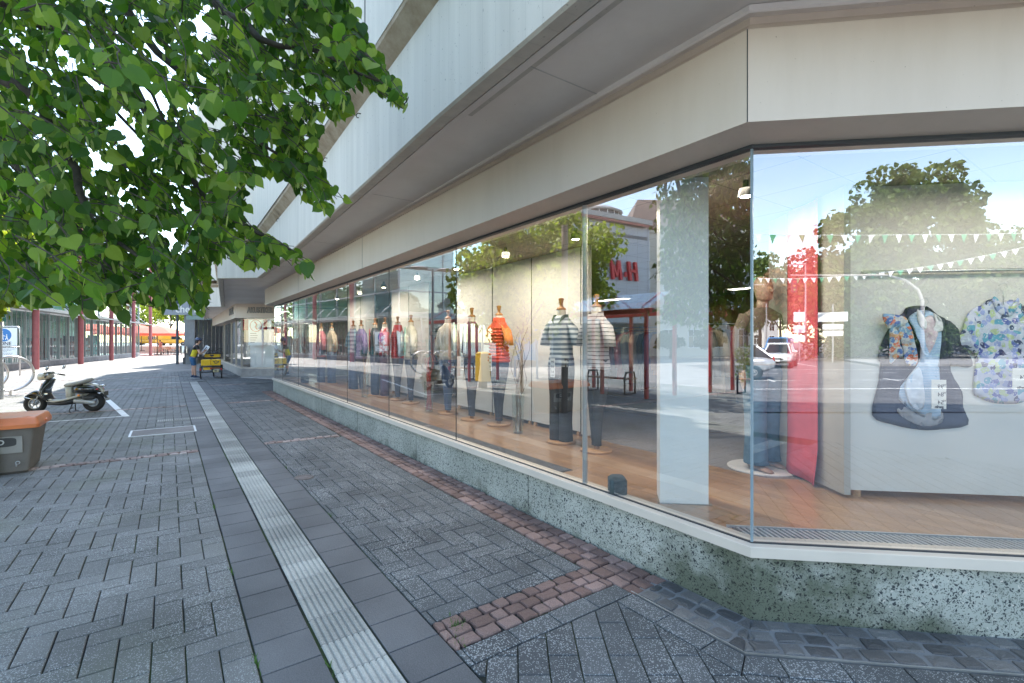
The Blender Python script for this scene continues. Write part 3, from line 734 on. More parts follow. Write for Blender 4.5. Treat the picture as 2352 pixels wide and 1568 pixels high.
# convector grilles
k = MB()
k.b2((1.85, -.30, .400), (14.9, -.06, .409)); k.mi = 1
uu = 1.88
while uu < 14.9: k.b2((uu, -.285, .409), (uu+.011, -.075, .416)); uu += .03
k.build('floor_grille', [GASK, M('grille_grey', (.22, .22, .225), .45, .1, 10, metal=.4)], shop)
k = MB(); Tb = Matrix(((DB.x, NB.x, 0, 0), (DB.y, NB.y, 0, 0), (0, 0, 1, 0), (0, 0, 0, 1)))
k.x = Tb; k.b2((-.02, -.30, .400), (6.5, -.10, .409)); k.mi = 1
s = -.0
while s < 6.4: k.add([(s, -.285, .418), (s+.016, -.285, .418), (s+.056, -.115, .418), (s+.04, -.115, .418), (s, -.285, .409), (s+.016, -.285, .409), (s+.056, -.115, .409), (s+.04, -.115, .409)], [(0, 1, 2, 3), (0, 4, 5, 1), (1, 5, 6, 2), (2, 6, 7, 3), (3, 7, 4, 0)]); s += .034
k.b2((-.05, -.315, .40), (6.5, -.30, .42)); k.b2((-.05, -.10, .40), (6.5, -.085, .42))
k.build('floor_grille', [GASK, M('grille_alu', (.52, .52, .52), .4, .1, 10, metal=.3)], shop)
# ================================================================ lime tree over the street, generic trees
def leaf_mat(name, stops, trans=.45, rough=.45):
    m, nt, b = nodes(name); out = nt.nodes['Material Output']
    g = N(nt, 'ShaderNodeNewGeometry'); r = ramp(nt, g.outputs['Random Per Island'], stops)
    L(nt, r, 'Color', b, 'Base Color'); b.inputs['Roughness'].default_value = rough; b.inputs['Specular IOR Level'].default_value = .35
    t = N(nt, 'ShaderNodeBsdfTranslucent')
    c = mix(nt, 1, r.outputs['Color'], (1.5, 1.7, .7), 'MULTIPLY'); nt.links.new(c, t.inputs['Color'])
    mx = N(nt, 'ShaderNodeMixShader'); mx.inputs[0].default_value = trans
    L(nt, b, 0, mx, 1); L(nt, t, 0, mx, 2); L(nt, mx, 0, out, 'Surface'); return m
LIME = leaf_mat('lime_leaf', [(0, (.028, .078, .015)), (.4, (.07, .155, .022)), (.8, (.14, .24, .034)), (1, (.25, .34, .05))], .54)
BRACT = leaf_mat('lime_bract', [(0, (.20, .28, .07)), (1, (.32, .38, .12))], .5)
BARK = M('bark', (.055, .045, .038), .9, .35, 18, .6, 40)
OUT = [(0, -.02), (.20, -.09), (.38, .02), (.49, .22), (.48, .44), (.37, .66), (.20, .84), (.07, .97), (0, 1.10)]
MID = [0, .06, .16, .3, .46, .64, .8, .95, 1.10]
LV = []; LF = []
for y in MID: LV.append((0, y, -.10*y*y))
for sg in (1, -1):
    base = len(LV)
    for x, y in OUT[1:-1]: LV.append((sg*x, y, .20*x-.16*y*y))
    ids = [0]+[base+i for i in range(len(OUT)-2)]+[len(MID)-1]
    for i in range(len(OUT)-1):
        q = [i, i+1, ids[i+1], ids[i]]; q2 = []
        for a in q:
            if a not in q2: q2.append(a)
        if len(q2) > 2: LF.append(tuple(q2 if sg < 0 else q2[::-1]))
def frame(axis, nrm):
    a = axis.normalized(); n = (nrm-a*nrm.dot(a))
    n = n.normalized() if n.length > 1e-4 else a.orthogonal().normalized()
    return Matrix((a.cross(n), a, n)).transposed()
def inside(poly, x, y):
    c = False; j = len(poly)-1
    for i in range(len(poly)):
        xi, yi = poly[i]; xj, yj = poly[j]
        if (yi > y) != (yj > y) and x < (xj-xi)*(y-yi)/(yj-yi)+xi: c = not c
        j = i
    return c
EDGE = [(-260, -200), (815, -200), (802, 0), (830, 60), (868, 130), (925, 180), (950, 228), (925, 250), (888, 222), (845, 196), (800, 212), (790, 265), (757, 268), (738, 318), (718, 350), (738, 402), (788, 440), (812, 468), (772, 470), (745, 488), (690, 455), (655, 412), (600, 400), (562, 440), (570, 508), (620, 533), (688, 562), (722, 615), (718, 660), (692, 640), (660, 596), (610, 612), (560, 612), (520, 592), (490, 600), (478, 650), (468, 690), (478, 738), (445, 735), (425, 684), (380, 716), (330, 702), (300, 692), (282, 732), (240, 704), (180, 732), (130, 702), (80, 706), (30, 690), (-260, 690)]
GAPS = [(335, 200, 26), (275, 275, 26), (307, 322, 20), (343, 112, 17), (212, 362, 20), (390, 530, 16), (120, 205, 13), (66, 118, 14), (395, 150, 14), (262, 300, 18), (30, 400, 15), (660, 120, 11), (290, 455, 9), (152, 398, 9), (470, 245, 10), (380, 240, 10)]
r4 = random.Random(21)
leaves = MB(); twigs = MB(); bracts = MB()
def pxl(p): return (1176+1110*p.x/p.y, 784-1110*(p.z-1.6)/p.y) if p.y > .2 else (-9999, -9999)
def add_leaf(p, size, ax=None, face=None):
    ax = ax or Vector((r4.gauss(.15, .4), r4.gauss(0, .4), -1+r4.gauss(0, .35)))
    nv = face or Vector((r4.gauss(0, .7), -1+r4.gauss(0, .7), r4.gauss(.1, .55)))
    Rm = frame(ax, nv); sx = size*r4.uniform(.85, 1.05); fold = r4.uniform(.3, 1.6); curl = r4.uniform(.2, 1.8)
    n = len(leaves.v)
    for x, y, z in LV:
        zz = .20*abs(x)*fold-.14*y*y*curl
        leaves.v.append(tuple(p+Rm @ Vector((x*sx, y*size, zz*size))))
    leaves.f += [tuple(n+i for i in f) for f in LF]; leaves.m += [0]*len(LF)
GAPS += [(r4.uniform(0, 780), r4.uniform(0, 640), r4.uniform(6, 13)) for _ in range(46)]
def ok(p):
    x, y = pxl(p)
    if not inside(EDGE, x, y): return False
    return not any((x-a)**2+(y-b)**2 < c*c for a, b, c in GAPS)
def twig(p0, d, n, step=.05, size=.08, check=True):
    p = p0.copy(); pts = [p.copy()]; s = 1
    for i in range(n):
        d = (d+Vector((r4.gauss(0, .12), r4.gauss(0, .12), r4.gauss(-.05, .1)))).normalized(); p = p+d*step; pts.append(p.copy()); s = -s
        side = d.cross(Vector((0, 0, 1))).normalized() if abs(d.z) < .95 else Vector((1, 0, 0))
        b = p+side*(s*.02)+Vector((0, 0, -.012))
        if not check or (ok(b+Vector((0, 0, -size*.45))) and ok(p)):
            add_leaf(b, size*r4.uniform(.65, 1.15), Vector((side.x*s*.5+d.x*.3+r4.gauss(0, .3), side.y*s*.5+d.y*.3+r4.gauss(0, .3), -1+r4.gauss(.1, .35))))
            if r4.random() < .28:
                q = b+Vector((r4.gauss(0, .01), r4.gauss(0, .01), -.01)); l = r4.uniform(.05, .08); w_ = .007
                dv = Vector((r4.gauss(0, .3), r4.gauss(0, .3), -1)).normalized(); sd_ = Vector((r4.gauss(0, 1), r4.gauss(0, .5), 0)).normalized()*w_
                bracts.add([q, q+dv*l*.3-sd_, q+dv*l*.8-sd_*.9, q+dv*l, q+dv*l*.8+sd_*.9, q+dv*l*.3+sd_], [(0, 1, 2, 3, 4, 5)])
        elif check and not ok(p): pts.pop(); break
    if len(pts) > 2 and (not check or ok(pts[0])): twigs.tube(pts, [.0032-.002*i/len(pts) for i in range(len(pts))], 5, cap=False)
def ray(px, py, Y): return Vector((at(px, Y), Y, zt(py, Y)))
cnt = 0
while cnt < 1150:
    px, py = r4.uniform(-120, 940), r4.uniform(-110, 740)
    if not inside(EDGE, px, py): continue
    near = 1.45 if px < 260 and r4.random() < .15 else 2.1
    if px > 700: Y = r4.uniform(2.2, 2.9)
    elif px > 520: Y = r4.uniform(2.2, 3.2)
    else: Y = near+(3.45-near)*r4.random()**.9
    d = Vector((.75, r4.gauss(0, .5), -.45+r4.gauss(0, .3)))
    twig(ray(px, py, Y), d.normalized(), r4.randint(5, 9), size=r4.choice((.055, .062, .07))); cnt += 1
for a, b, Y in (((790, 90), (948, 238), 2.35), ((770, 60), (900, 200), 2.5), ((690, 230), (790, 262), 2.5), ((640, 300), (808, 470), 2.55), ((640, 330), (748, 484), 2.6), ((560, 500), (722, 650), 2.45), ((540, 500), (660, 590), 2.6), ((400, 560), (474, 735), 2.3), ((380, 560), (440, 720), 2.5), ((230, 600), (282, 728), 2.4), ((120, 590), (180, 728), 2.2), ((60, 600), (90, 700), 2.2), ((520, 380), (560, 430), 2.6), ((480, 480), (560, 600), 2.7)):
    for k in range(2):
        p, q = ray(*a, Y+k*.12), ray(*b, Y+k*.1); n = max(4, int((q-p).length/.042)); twig(p, (q-p).normalized(), n, .042, .075)
n_in = len(leaves.v)
# the rest of the crown, out of the picture
for _ in range(520):
    while True:
        a, b, c = r4.gauss(0, .5), r4.gauss(0, .5), r4.gauss(0, .45)
        p = Vector((-3.1+a*2.4, 1.6+b*2.6, 4.6+c*1.9)); x, y = pxl(p)
        if p.z > 2.5 and not (-150 < x < 2400 and -150 < y < 1568) and UV(p.x, p.y)[1] > 1.7 and 1540 < pxl(Vector((*mirA(p.x, p.y), p.z)))[0] < 2600: break
    twig(p, Vector((r4.gauss(.3, .6), r4.gauss(0, .6), -.4)).normalized(), 6, .07, .1, check=False)
lime = thing('lime_tree', 'lime tree whose leafy drooping branches hang over the street', 'tree', (-4.15, .9, 0))
Tl = Matrix.Translation((4.15, -.9, 0))
def rel(mb):
    mb.v = [(p[0]+4.15, p[1]-.9, p[2]) for p in mb.v]; return mb
crown = rel(leaves).build('crown', LIME, lime)
rel(bracts).build('bract', BRACT, lime)
tag(rel(twigs).build('twig', BARK, lime), kind=None)
k = MB(); k.tube([(0, 0, -.05), (0, 0, .25), (.02, .02, 1.2), (.03, 0, 2.3), (.1, .06, 3.1), (.12, .1, 4.6)], [.2, .15, .13, .125, .11, .06], 14); k.build('trunk', BARK, lime, smooth=True)
LIMB = [[(-40, -60, 3.0), (140, 28, 2.9), (215, 85, 2.85), (265, 155, 2.8), (350, 215, 2.8), (420, 330, 2.75)], [(330, -120, 2.9), (490, 0, 2.7), (560, 50, 2.6), (640, 105, 2.5), (760, 130, 2.4), (880, 190, 2.35)],
        [(200, -80, 3.3), (330, 80, 3.2), (415, 165, 3.1), (500, 245, 2.9), (600, 330, 2.7), (700, 400, 2.55)], [(-60, 130, 2.6), (95, 230, 2.6), (150, 360, 2.6), (180, 430, 2.55), (205, 500, 2.5), (320, 590, 2.4), (430, 640, 2.35)],
        [(-80, 300, 3.0), (60, 400, 3.0), (215, 560, 2.8), (270, 660, 2.5)], [(300, 180, 3.2), (380, 330, 3.0), (470, 450, 2.8), (560, 520, 2.6), (680, 580, 2.45)], [(80, -100, 3.4), (230, 60, 3.4), (260, 250, 3.3), (420, 400, 3.1)]]
for pl in LIMB:
    q = [Vector((-4.05, 1.0, 3.2)), Vector((-3.4, 1.6, 3.6+r4.uniform(-.2, .3)))]+[ray(*p) for p in pl]
    if q[2].z < 3.0: q[1] = Vector((-3.3, 1.9, 3.1))
    n = len(q); pts = []
    for i in range(n-1):
        for t in (0, .5): pts.append(q[i].lerp(q[i+1], t)+(Vector((r4.gauss(0, .015), r4.gauss(0, .015), r4.gauss(0, .015))) if t else Vector()))
    pts.append(q[-1]); m = len(pts)
    k = MB(); k.tube(pts, [.045*(1-i/m)**1.3+.004 for i in range(m)], 7); rel(k).build('limb', BARK, lime, smooth=True)
    for p in pts[5:]:
        for _ in range(2): pass

def make_tree(name, label, group, loc, blobs, leaf, nleaf, mat_, trunk_h, trunk_r, seed, tilt=0):
    """crown of many small leaf faces spread over uneven lobes, on a trunk with limbs"""
    r = random.Random(seed); t = thing(name, label, 'tree', loc, group=group)
    c = MB(); tot = sum(b[3]**2 for b in blobs)
    for bx, by, bz, br in blobs:
        n = int(nleaf*br*br/tot); lumps = [(Vector((r.gauss(0, 1), r.gauss(0, 1), r.gauss(0, .8))).normalized()*r.uniform(.45, 1.0)*br, br*r.uniform(.22, .42)) for _ in range(16)]
        for _ in range(n):
            o, lr = r.choice(lumps); v = Vector((r.gauss(0, 1), r.gauss(0, 1), r.gauss(0, 1))).normalized()*lr*r.uniform(.5, 1)**.5
            p = Vector((bx, by, bz))+Vector((o.x, o.y, o.z*.85))+v
            if p.z < trunk_h*.55: continue
            ax = Vector((r.gauss(0, .7), r.gauss(0, .7), r.gauss(-.5, .5))); nv = Vector((r.gauss(0, .6)+v.x/lr*.6, r.gauss(0, .6)+v.y/lr*.6, .5+r.gauss(0, .5)))
            Rm = frame(ax if ax.length > .1 else Vector((0, 0, -1)), nv); l = leaf*r.uniform(.6, 1.3); n0 = len(c.v)
            for x, y, z in ((0, 0, 0), (.42, .35, .1), (.3, .8, .0), (0, 1.1, -.12), (-.3, .8, .0), (-.42, .35, .1)): c.v.append(tuple(p+Rm @ Vector((x*l, y*l, z*l))))
            c.f += [(n0, n0+1, n0+2, n0+3), (n0, n0+3, n0+4, n0+5)]; c.m += [0, 0]
    c.build('crown', mat_, t)
    k = MB(); top = max(b[2] for b in blobs); bx = sum(b[0] for b in blobs)/len(blobs); by = sum(b[1] for b in blobs)/len(blobs)
    k.tube([(0, 0, -.1), (0, 0, .2), (.02*trunk_h, 0, trunk_h*.6), (bx*.3, by*.3, trunk_h), (bx, by, (trunk_h+top)/2), (bx, by, top)], [trunk_r*1.5, trunk_r, trunk_r*.85, trunk_r*.75, trunk_r*.45, trunk_r*.15], 10)
    for b in blobs:
        k.tube([(bx*.3, by*.3, trunk_h*.95), ((bx*.3+b[0])/2+.1, (by*.3+b[1])/2, (trunk_h+b[2])/2), (b[0], b[1], b[2]), (b[0]+b[3]*.5*(1 if b[0] > bx else -1), b[1], b[2]+b[3]*.5)], [trunk_r*.5, trunk_r*.35, trunk_r*.2, trunk_r*.06], 6)
    k.build('trunk', BARK, t, smooth=True); return t
def bush(name, label, group, loc, dims, leaf, n, mat_, seed):
    r = random.Random(seed); c = MB(); lumps = [(r.uniform(-1, 1), r.uniform(-1, 1), r.uniform(.25, .8), r.uniform(.25, .45)) for _ in range(18)]
    for _ in range(n):
        a, b, cc, q = r.choice(lumps); v = Vector((r.gauss(0, 1), r.gauss(0, 1), r.gauss(0, 1))).normalized()*q*r.uniform(.6, 1)
        p = Vector(((a*.75+v.x)*dims[0], (b*.75+v.y)*dims[1], max(.02, (cc+v.z*.8))*dims[2]))
        Rm = frame(Vector((r.gauss(0, 1), r.gauss(0, 1), r.gauss(.2, .7))), Vector((v.x, v.y, v.z+.5))); l = leaf*r.uniform(.6, 1.3); n0 = len(c.v)
        for x, y, z in ((0, 0, 0), (.4, .4, .1), (0, 1, -.1), (-.4, .4, .1)): c.v.append(tuple(p+Rm @ Vector((x*l, y*l, z*l))))
        c.f += [(n0, n0+1, n0+2, n0+3)]; c.m += [0]
    o = c.build(name, mat_, loc=loc); return tag(o, label, 'bush', group)
MAPLE = leaf_mat('maple_leaf', [(0, (.13, .18, .02)), (.5, (.22, .27, .035)), (1, (.34, .36, .07))], .45)
GREEN = leaf_mat('tree_leaf', [(0, (.05, .09, .018)), (.5, (.085, .13, .024)), (1, (.14, .18, .035))], .4)
DARKG = leaf_mat('dark_leaf', [(0, (.02, .05, .015)), (.5, (.035, .08, .02)), (1, (.06, .11, .025))], .3)
# ================================================================ behind the shop windows
FZ = .405
def fl(px, py):
    Y = (1.6-FZ)*1110/(py-784); return UV(at(px, Y), Y)
def LOC(u, v, z=FZ, rz=0): return MA @ Matrix.Translation((u, v, z)) @ Matrix.Rotation(rz, 4, 'Z')
def stripes(name, c1, c2, per, duty=.5, base=.85):
    m, nt, b = nodes(name); tc = N(nt, 'ShaderNodeTexCoord'); s = N(nt, 'ShaderNodeSeparateXYZ'); L(nt, tc, 'Object', s, 0)
    nz = N(nt, 'ShaderNodeTexNoise'); nz.inputs['Scale'].default_value = 5; L(nt, tc, 'Object', nz, 'Vector')
    a = N(nt, 'ShaderNodeMath', operation='MULTIPLY_ADD'); L(nt, nz, 'Fac', a, 0); a.inputs[1].default_value = .02; L(nt, s, 2, a, 2)
    mu = N(nt, 'ShaderNodeMath', operation='DIVIDE'); L(nt, a, 0, mu, 0); mu.inputs[1].default_value = per
    f = N(nt, 'ShaderNodeMath', operation='FRACT'); L(nt, mu, 0, f, 0)
    g = N(nt, 'ShaderNodeMath', operation='LESS_THAN'); L(nt, f, 0, g, 0); g.inputs[1].default_value = duty
    nt.links.new(mix(nt, g.outputs[0], c1, c2), b.inputs['Base Color']); b.inputs['Roughness'].default_value = base
    n2 = N(nt, 'ShaderNodeTexNoise'); n2.inputs['Scale'].default_value = 9; n2.inputs['Detail'].default_value = 4; L(nt, tc, 'Object', n2, 'Vector'); bump(nt, b, n2.outputs['Fac'], .6, .02)
    return m
def cloth(name, col, var=.2, b=.6):
    m = M(name, col, .85, var, 7, b, 12); return m
def printed(name, cols, scale, bg):
    m, nt, b = nodes(name); tc = N(nt, 'ShaderNodeTexCoord'); nz = N(nt, 'ShaderNodeTexNoise'); nz.inputs['Scale'].default_value = 6; L(nt, tc, 'Object', nz, 'Vector')
    wv = mix(nt, .12, tc.outputs['Object'], nz.outputs['Color'])
    v = N(nt, 'ShaderNodeTexVoronoi'); v.inputs['Scale'].default_value = scale; nt.links.new(wv, v.inputs['Vector'])
    sp = N(nt, 'ShaderNodeSeparateColor'); L(nt, v, 'Color', sp, 0)
    r = ramp(nt, sp.outputs[0], [(i/max(1, len(cols)-1), c) for i, c in enumerate(cols)]); r.color_ramp.interpolation = 'CONSTANT'
    v2 = N(nt, 'ShaderNodeTexVoronoi'); v2.inputs['Scale'].default_value = scale*2.3; nt.links.new(wv, v2.inputs['Vector'])
    lt = N(nt, 'ShaderNodeMath', operation='LESS_THAN'); L(nt, v, 'Distance', lt, 0); lt.inputs[1].default_value = .62
    gt = N(nt, 'ShaderNodeMath', operation='GREATER_THAN'); L(nt, v2, 'Distance', gt, 0); gt.inputs[1].default_value = .30
    mu = N(nt, 'ShaderNodeMath', operation='MULTIPLY'); L(nt, lt, 0, mu, 0); L(nt, gt, 0, mu, 1)
    nt.links.new(mix(nt, mu.outputs[0], bg, r.outputs['Color']), b.inputs['Base Color']); b.inputs['Roughness'].default_value = .8
    n2 = N(nt, 'ShaderNodeTexNoise'); n2.inputs['Scale'].default_value = 8; L(nt, tc, 'Object', n2, 'Vector'); bump(nt, b, n2.outputs['Fac'], .6, .02)
    return m
FORMW = M('form_wood', (.42, .24, .12), .45, .2, 12)
CAPW = M('cap_wood', (.33, .15, .05), .4, .2, 20)
CREAMF = M('form_cloth', (.62, .58, .50), .8, .08, 8)
JEAN = cloth('jean_dark', (.045, .055, .085)); JEANB = cloth('jean_blue', (.07, .11, .20)); BLK = cloth('trouser_black', (.035, .036, .04))
CARD = M('tag_card', (.78, .77, .74), .7, .03, 5)
INK = M('ink', (.05, .05, .06), .7, 0)
# white display panels on small feet
PN = [(2.99, 4.0), (4.006, 5.03), (5.036, 6.2), (7.36, 8.35), (8.356, 9.35), (10.5, 11.6), (11.606, 12.75)]
for i, (a, b) in enumerate(PN):
    p = thing('display_board', ['tall white display panel just behind the two striped polo shirts', 'tall white display panel behind the orange quilted vest', 'tall white display panel behind the white top and cardigan',
        'white display panel behind the vase of red twigs', 'white display panel behind the open red vest', 'white display panel behind the lilac cardigan', 'white display panel behind the pink and beige outfits'][i], 'display board', group='white panels in the shop window', mat=LOC(a, -1.5))
    k = MB(); k.b2((0, -.02, .055), (b-a, .02, 2.39)); k.build('board', PANW, p)
    k = MB(); k.b2((-.004, -.025, .055), (.0, .028, 2.39)); k.build('edge_strip', GASK, p)
    for x in (.06, b-a-.06):
        f = MB(); f.lathe([(.03, 0), (.03, .03), (.015, .055)], (x, 0, 0), 12); f.build('foot', FORMW, p, smooth=True, auto=40)
p = thing('display_stand', 'white square post ending the row of display panels', 'post', mat=LOC(2.9, -1.5))
k = MB(); k.b2((-.05, -.03, .03), (.07, .03, 2.39)); k.build('shaft', PANW, p); k = MB(); k.lathe([(.035, 0), (.035, .03)], (0, 0, 0), 12); k.build('foot', FORMW, p)

def mannequin(u, v, rz, label, top, topmat, trs, trmat, sc=1, wide=1, tagged=True, inner=None, long=.90, sleeve=.22, leg='taper'):
    t = thing('dress_form', label, 'mannequin', group='headless dress forms in the long shop window', mat=LOC(u, v, FZ, rz) @ Matrix.Scale(sc, 4))
    k = MB(); k.lathe([(.165, 0), (.172, .006), (.172, .022), (.165, .028), (.02, .028)], seg=28); k.build('base', FORMW, t, smooth=True, auto=30)
    k = MB(); k.lathe([(.035, .028), (.03, .05), (.026, .1)], seg=12); k.build('stem', CAPW, t, smooth=True, auto=40)
    k = MB()
    if leg == 'taper':
        for s in (-1, 1):
            k.loft([((s*.022, 0, .065), (.040, 0, 0), (0, .042, 0)), ((s*.024, .0, .10), (.036, 0, 0), (0, .04, 0)), ((s*.03, .006, .30), (.046, 0, 0), (0, .052, 0)), ((s*.045, 0, .50), (.058, 0, 0), (0, .065, 0)), ((s*.07, 0, .72), (.082, 0, 0), (0, .09, 0)), ((s*.075, 0, .86), (.095, 0, 0), (0, .105, 0)), ((s*.06, 0, 1.0), (.10, 0, 0), (0, .1, 0))], 14, 2)
    else:
        for s in (-1, 1):
            k.loft([((s*.075, 0, .03), (.072, 0, 0), (0, .085, 0)), ((s*.075, .008, .25), (.068, 0, 0), (0, .08, 0)), ((s*.075, 0, .55), (.072, 0, 0), (0, .085, 0)), ((s*.078, 0, .86), (.09, 0, 0), (0, .105, 0)), ((s*.06, 0, 1.0), (.10, 0, 0), (0, .1, 0))], 14, 2.4)
    k.build('trousers', trmat, t, smooth=True)
    W_ = wide*.84
    sec = [(long, .200*W_, .125), (long+.06, .196*W_, .125), (1.06, .170*W_, .112), (1.20, .172*W_, .118), (1.30, .185*W_, .125), (1.40, .180*W_, .100), (1.455, .120, .078), (1.485, .072, .062), (1.50, .060, .058)]
    sec = sorted(sec)
    if top == 'quilt':
        z = long; q = []
        while z < 1.40:
            f = lambda zz: [( lambda a, b: (a[1]+(b[1]-a[1])*(zz-a[0])/(b[0]-a[0]), a[2]+(b[2]-a[2])*(zz-a[0])/(b[0]-a[0])))(sec[i], sec[i+1]) for i in range(len(sec)-1) if sec[i][0] <= zz <= sec[i+1][0]][0]
            for dz, e in ((0, -.006), (.010, .008), (.022, .014), (.034, .009), (.044, -.004)):
                if z+dz < 1.45: a, b = f(z+dz); q.append((z+dz, a+e, b+e))
            z += .046
        sec = q+[(1.46, .13, .085), (1.47, .10, .085), (1.53, .085, .08), (1.535, .07, .065)]
    k = MB(); k.loft([((0, 0, z), (a, 0, 0), (0, b, 0)) for z, a, b in sec], 24, 2.3)
    k.build('vest' if top == 'quilt' else 'top', topmat, t, smooth=True)
    if sleeve:
        for s in (-1, 1):
            k = MB(); l = sleeve
            k.loft([((s*.150*W_, 0, 1.42), (.03, 0, .03), (0, .06, 0)), ((s*.205*W_, 0, 1.37), (.058, 0, .03), (0, .072, 0)), ((s*(.235+l*.15)*W_, .01, 1.37-l*.55), (.062, 0, .012), (0, .068, 0)), ((s*(.25+l*.2)*W_, .015, 1.37-l), (.060, 0, .01), (0, .066, 0))], 12, 2)
            k.build('sleeve', inner if (inner and top == 'quilt') else topmat, t, smooth=True)
    if inner and top not in ('quilt', 'polo'):
        k = MB(); k.puff([(-.05, 1.48), (.05, 1.48), (.06, 1.2), (.075, long+.03), (-.05, long+.03), (-.055, 1.2)], .02, Matrix.Translation((0, .112, 0)) @ Matrix.Rotation(R(180), 4, 'Z')); k.build('inner_shirt', inner, t, smooth=True)
    if top == 'polo':
        k = MB()
        for s in (-1, 1): k.add([(s*.015, .062, 1.47), (s*.085, .04, 1.51), (s*.085, .075, 1.45), (s*.04, .10, 1.40), (s*.085, -.03, 1.515), (s*.09, -.03, 1.46)], [(0, 1, 2, 3), (1, 4, 5, 2)])
        k.build('collar', inner or topmat, t)
    k = MB(); k.lathe([(.058, 1.46), (.054, 1.52), (.052, 1.565), (.05, 1.57)], seg=16); k.build('neck', CREAMF, t, smooth=True, auto=40)
    k = MB(); k.lathe([(.056, 1.568), (.058, 1.576), (.05, 1.592), (.026, 1.605), (.02, 1.62), (.022, 1.64), (.032, 1.69), (.034, 1.70), (.02, 1.71), (.004, 1.712)], seg=16); k.build('neck_cap', CAPW, t, smooth=True, auto=40)
    if tagged:
        k = MB(); k.b2((-.035, .150, .78), (.035, .153, 1.0)); pt = k.build('price_tag', CARD, t)
        k = MB()
        for z, s_ in ((.955, '99'), (.90, '84'), (.84, '54')): put_text(k, s_, .045, (0, .1545, z), R(180), .001)
        k.b2((-.02, .1532, .80), (.02, .154, .806)); k.build('lettering', INK, pt)
    return t
P1 = stripes('polo_thin', (.50, .49, .50), (.045, .05, .07), .042, .2)
P2 = stripes('polo_wide', (.62, .66, .68), (.15, .19, .24), .058, .5)
P3 = stripes('shirt_blue_stripe', (.42, .52, .60), (.14, .25, .36), .1, .45)
ORG = cloth('quilt_orange', (.62, .075, .035), .15); 
MN = [((1370, 1036), 'grey polo shirt with thin dark stripes on a dress form with tapered trousers', 'polo', P1, BLK, {}),
      ((1289, 1015.6), 'polo shirt with broad blue-grey stripes on a dress form with wide black trousers', 'polo', P2, BLK, dict(leg='wide', inner=cloth('collar_green', (.03, .06, .05)))),
      ((1146, 975.8), 'bright orange quilted vest on a dress form', 'quilt', ORG, JEAN, dict(inner=cloth('orange_tee', (.65, .22, .06)), wide=1.05)),
      ((1083.5, 963.9), 'white top under a dark plum cardigan on a dress form', 'cardigan', cloth('plum_knit', (.10, .05, .07)), JEAN, dict(inner=cloth('white_tee', (.72, .73, .76)), sleeve=.35, long=.95)),
      ((1029, 950), 'pale sand knitted jumper on a dress form beside the vase of red twigs', 'top', cloth('sand_knit', (.45, .38, .30)), JEANB, dict(sleeve=.4)),
      ((943.7, 926), 'light cream jacket over mint on a dress form', 'top', cloth('cream_jacket', (.55, .52, .44)), JEAN, dict(inner=cloth('mint_tee', (.40, .62, .52)), sleeve=.4, long=.85)),
      ((913.6, 918), 'open red vest over a pale blue shirt on a dress form', 'quilt', cloth('vest_red', (.48, .04, .045)), JEAN, dict(inner=cloth('pale_blue', (.50, .60, .70)), long=.85, sleeve=.45)),
      ((861.5, 908), 'black jacket with red sleeves on a dress form', 'top', cloth('jacket_black', (.03, .028, .032)), JEANB, dict(inner=cloth('red_tee', (.5, .05, .06)), leg='wide', sleeve=.45)),
      ((884, 911), 'red printed blouse on a dress form beside the black jacket', 'top', printed('print_red', [(.5, .04, .05), (.6, .6, .6), (.05, .03, .05)], 14, (.50, .05, .06)), cloth('plum_trouser', (.12, .07, .13)), dict(sleeve=.4, leg='wide')),
      ((830, 898), 'lilac long cardigan on a dress form', 'top', cloth('lilac', (.25, .19, .38)), JEAN, dict(sleeve=.45, long=.78)),
      ((811.6, 895.5), 'blue and white striped shirt on a dress form', 'polo', P3, JEANB, dict(leg='wide', sleeve=.3)),
      ((762, 881.5), 'beige cardigan on a dress form', 'top', cloth('beige_knit', (.50, .40, .30)), JEANB, dict(leg='wide', sleeve=.4)),
      ((738, 880), 'pink tunic on a dress form at the far end of the window', 'top', cloth('pink_tunic', (.50, .16, .20)), JEANB, dict(leg='wide', sleeve=.4, long=.75))]
for i, (b, lab, top, tm, tr, kw) in enumerate(MN):
    u, v = fl(*b); mannequin(u, v, R(rnd.uniform(-14, 14)), lab, top, tm, None, tr, tagged=i in (0, 1, 2, 3, 6, 7), **kw)
# glass vases with twigs
VG = glass('vase_glass', .10, (.93, .96, .95))
def vase(px, py, h, rr, n, mat_, label, tall, seed, curl):
    u, v = fl(px, py); r = random.Random(seed); t = thing('twig_vase', label, 'vase', group='glass vases of twigs in the shop window', mat=LOC(u, v))
    k = MB(); k.lathe([(rr*.8, 0), (rr, h), (rr*.96, h), (rr*.77, .02), (.002, .02)], seg=24); k.build('vase', VG, t, smooth=True, auto=40)
    for i in range(n):
        a = r.uniform(0, 6.28); p = Vector((math.cos(a)*rr*.5, math.sin(a)*rr*.5, .03)); tip = r.uniform(.7, 1)*tall; q = []; lean = r.uniform(.06, .2)*tall
        for s in range(18):
            f = s/17; q.append(p+Vector((math.cos(a+2.5)*lean*f+math.sin(f*14+i)*curl*f, math.sin(a+2.5)*lean*f*.6+math.cos(f*12+i)*curl*f, tip*f)))
        k = MB(); k.tube(q, [.0075-.005*s/17 for s in range(18)], 5); k.build('twig', mat_, t, smooth=True)
vase(1190, 994, .52, .085, 9, M('twig_pale', (.20, .16, .12), .7, .3, 20), 'tall glass vase of curly brown twigs by the orange vest', 1.35, 3, .03)
vase(985, 946, .52, .085, 13, M('twig_red', (.42, .07, .06), .6, .3, 20), 'tall glass vase of red dyed twigs', .95, 5, .018)
vase(838, 912, .5, .085, 9, M('twig_tan', (.40, .22, .10), .7, .3, 20), 'glass vase of tan twigs near the lilac cardigan', .9, 7, .015)
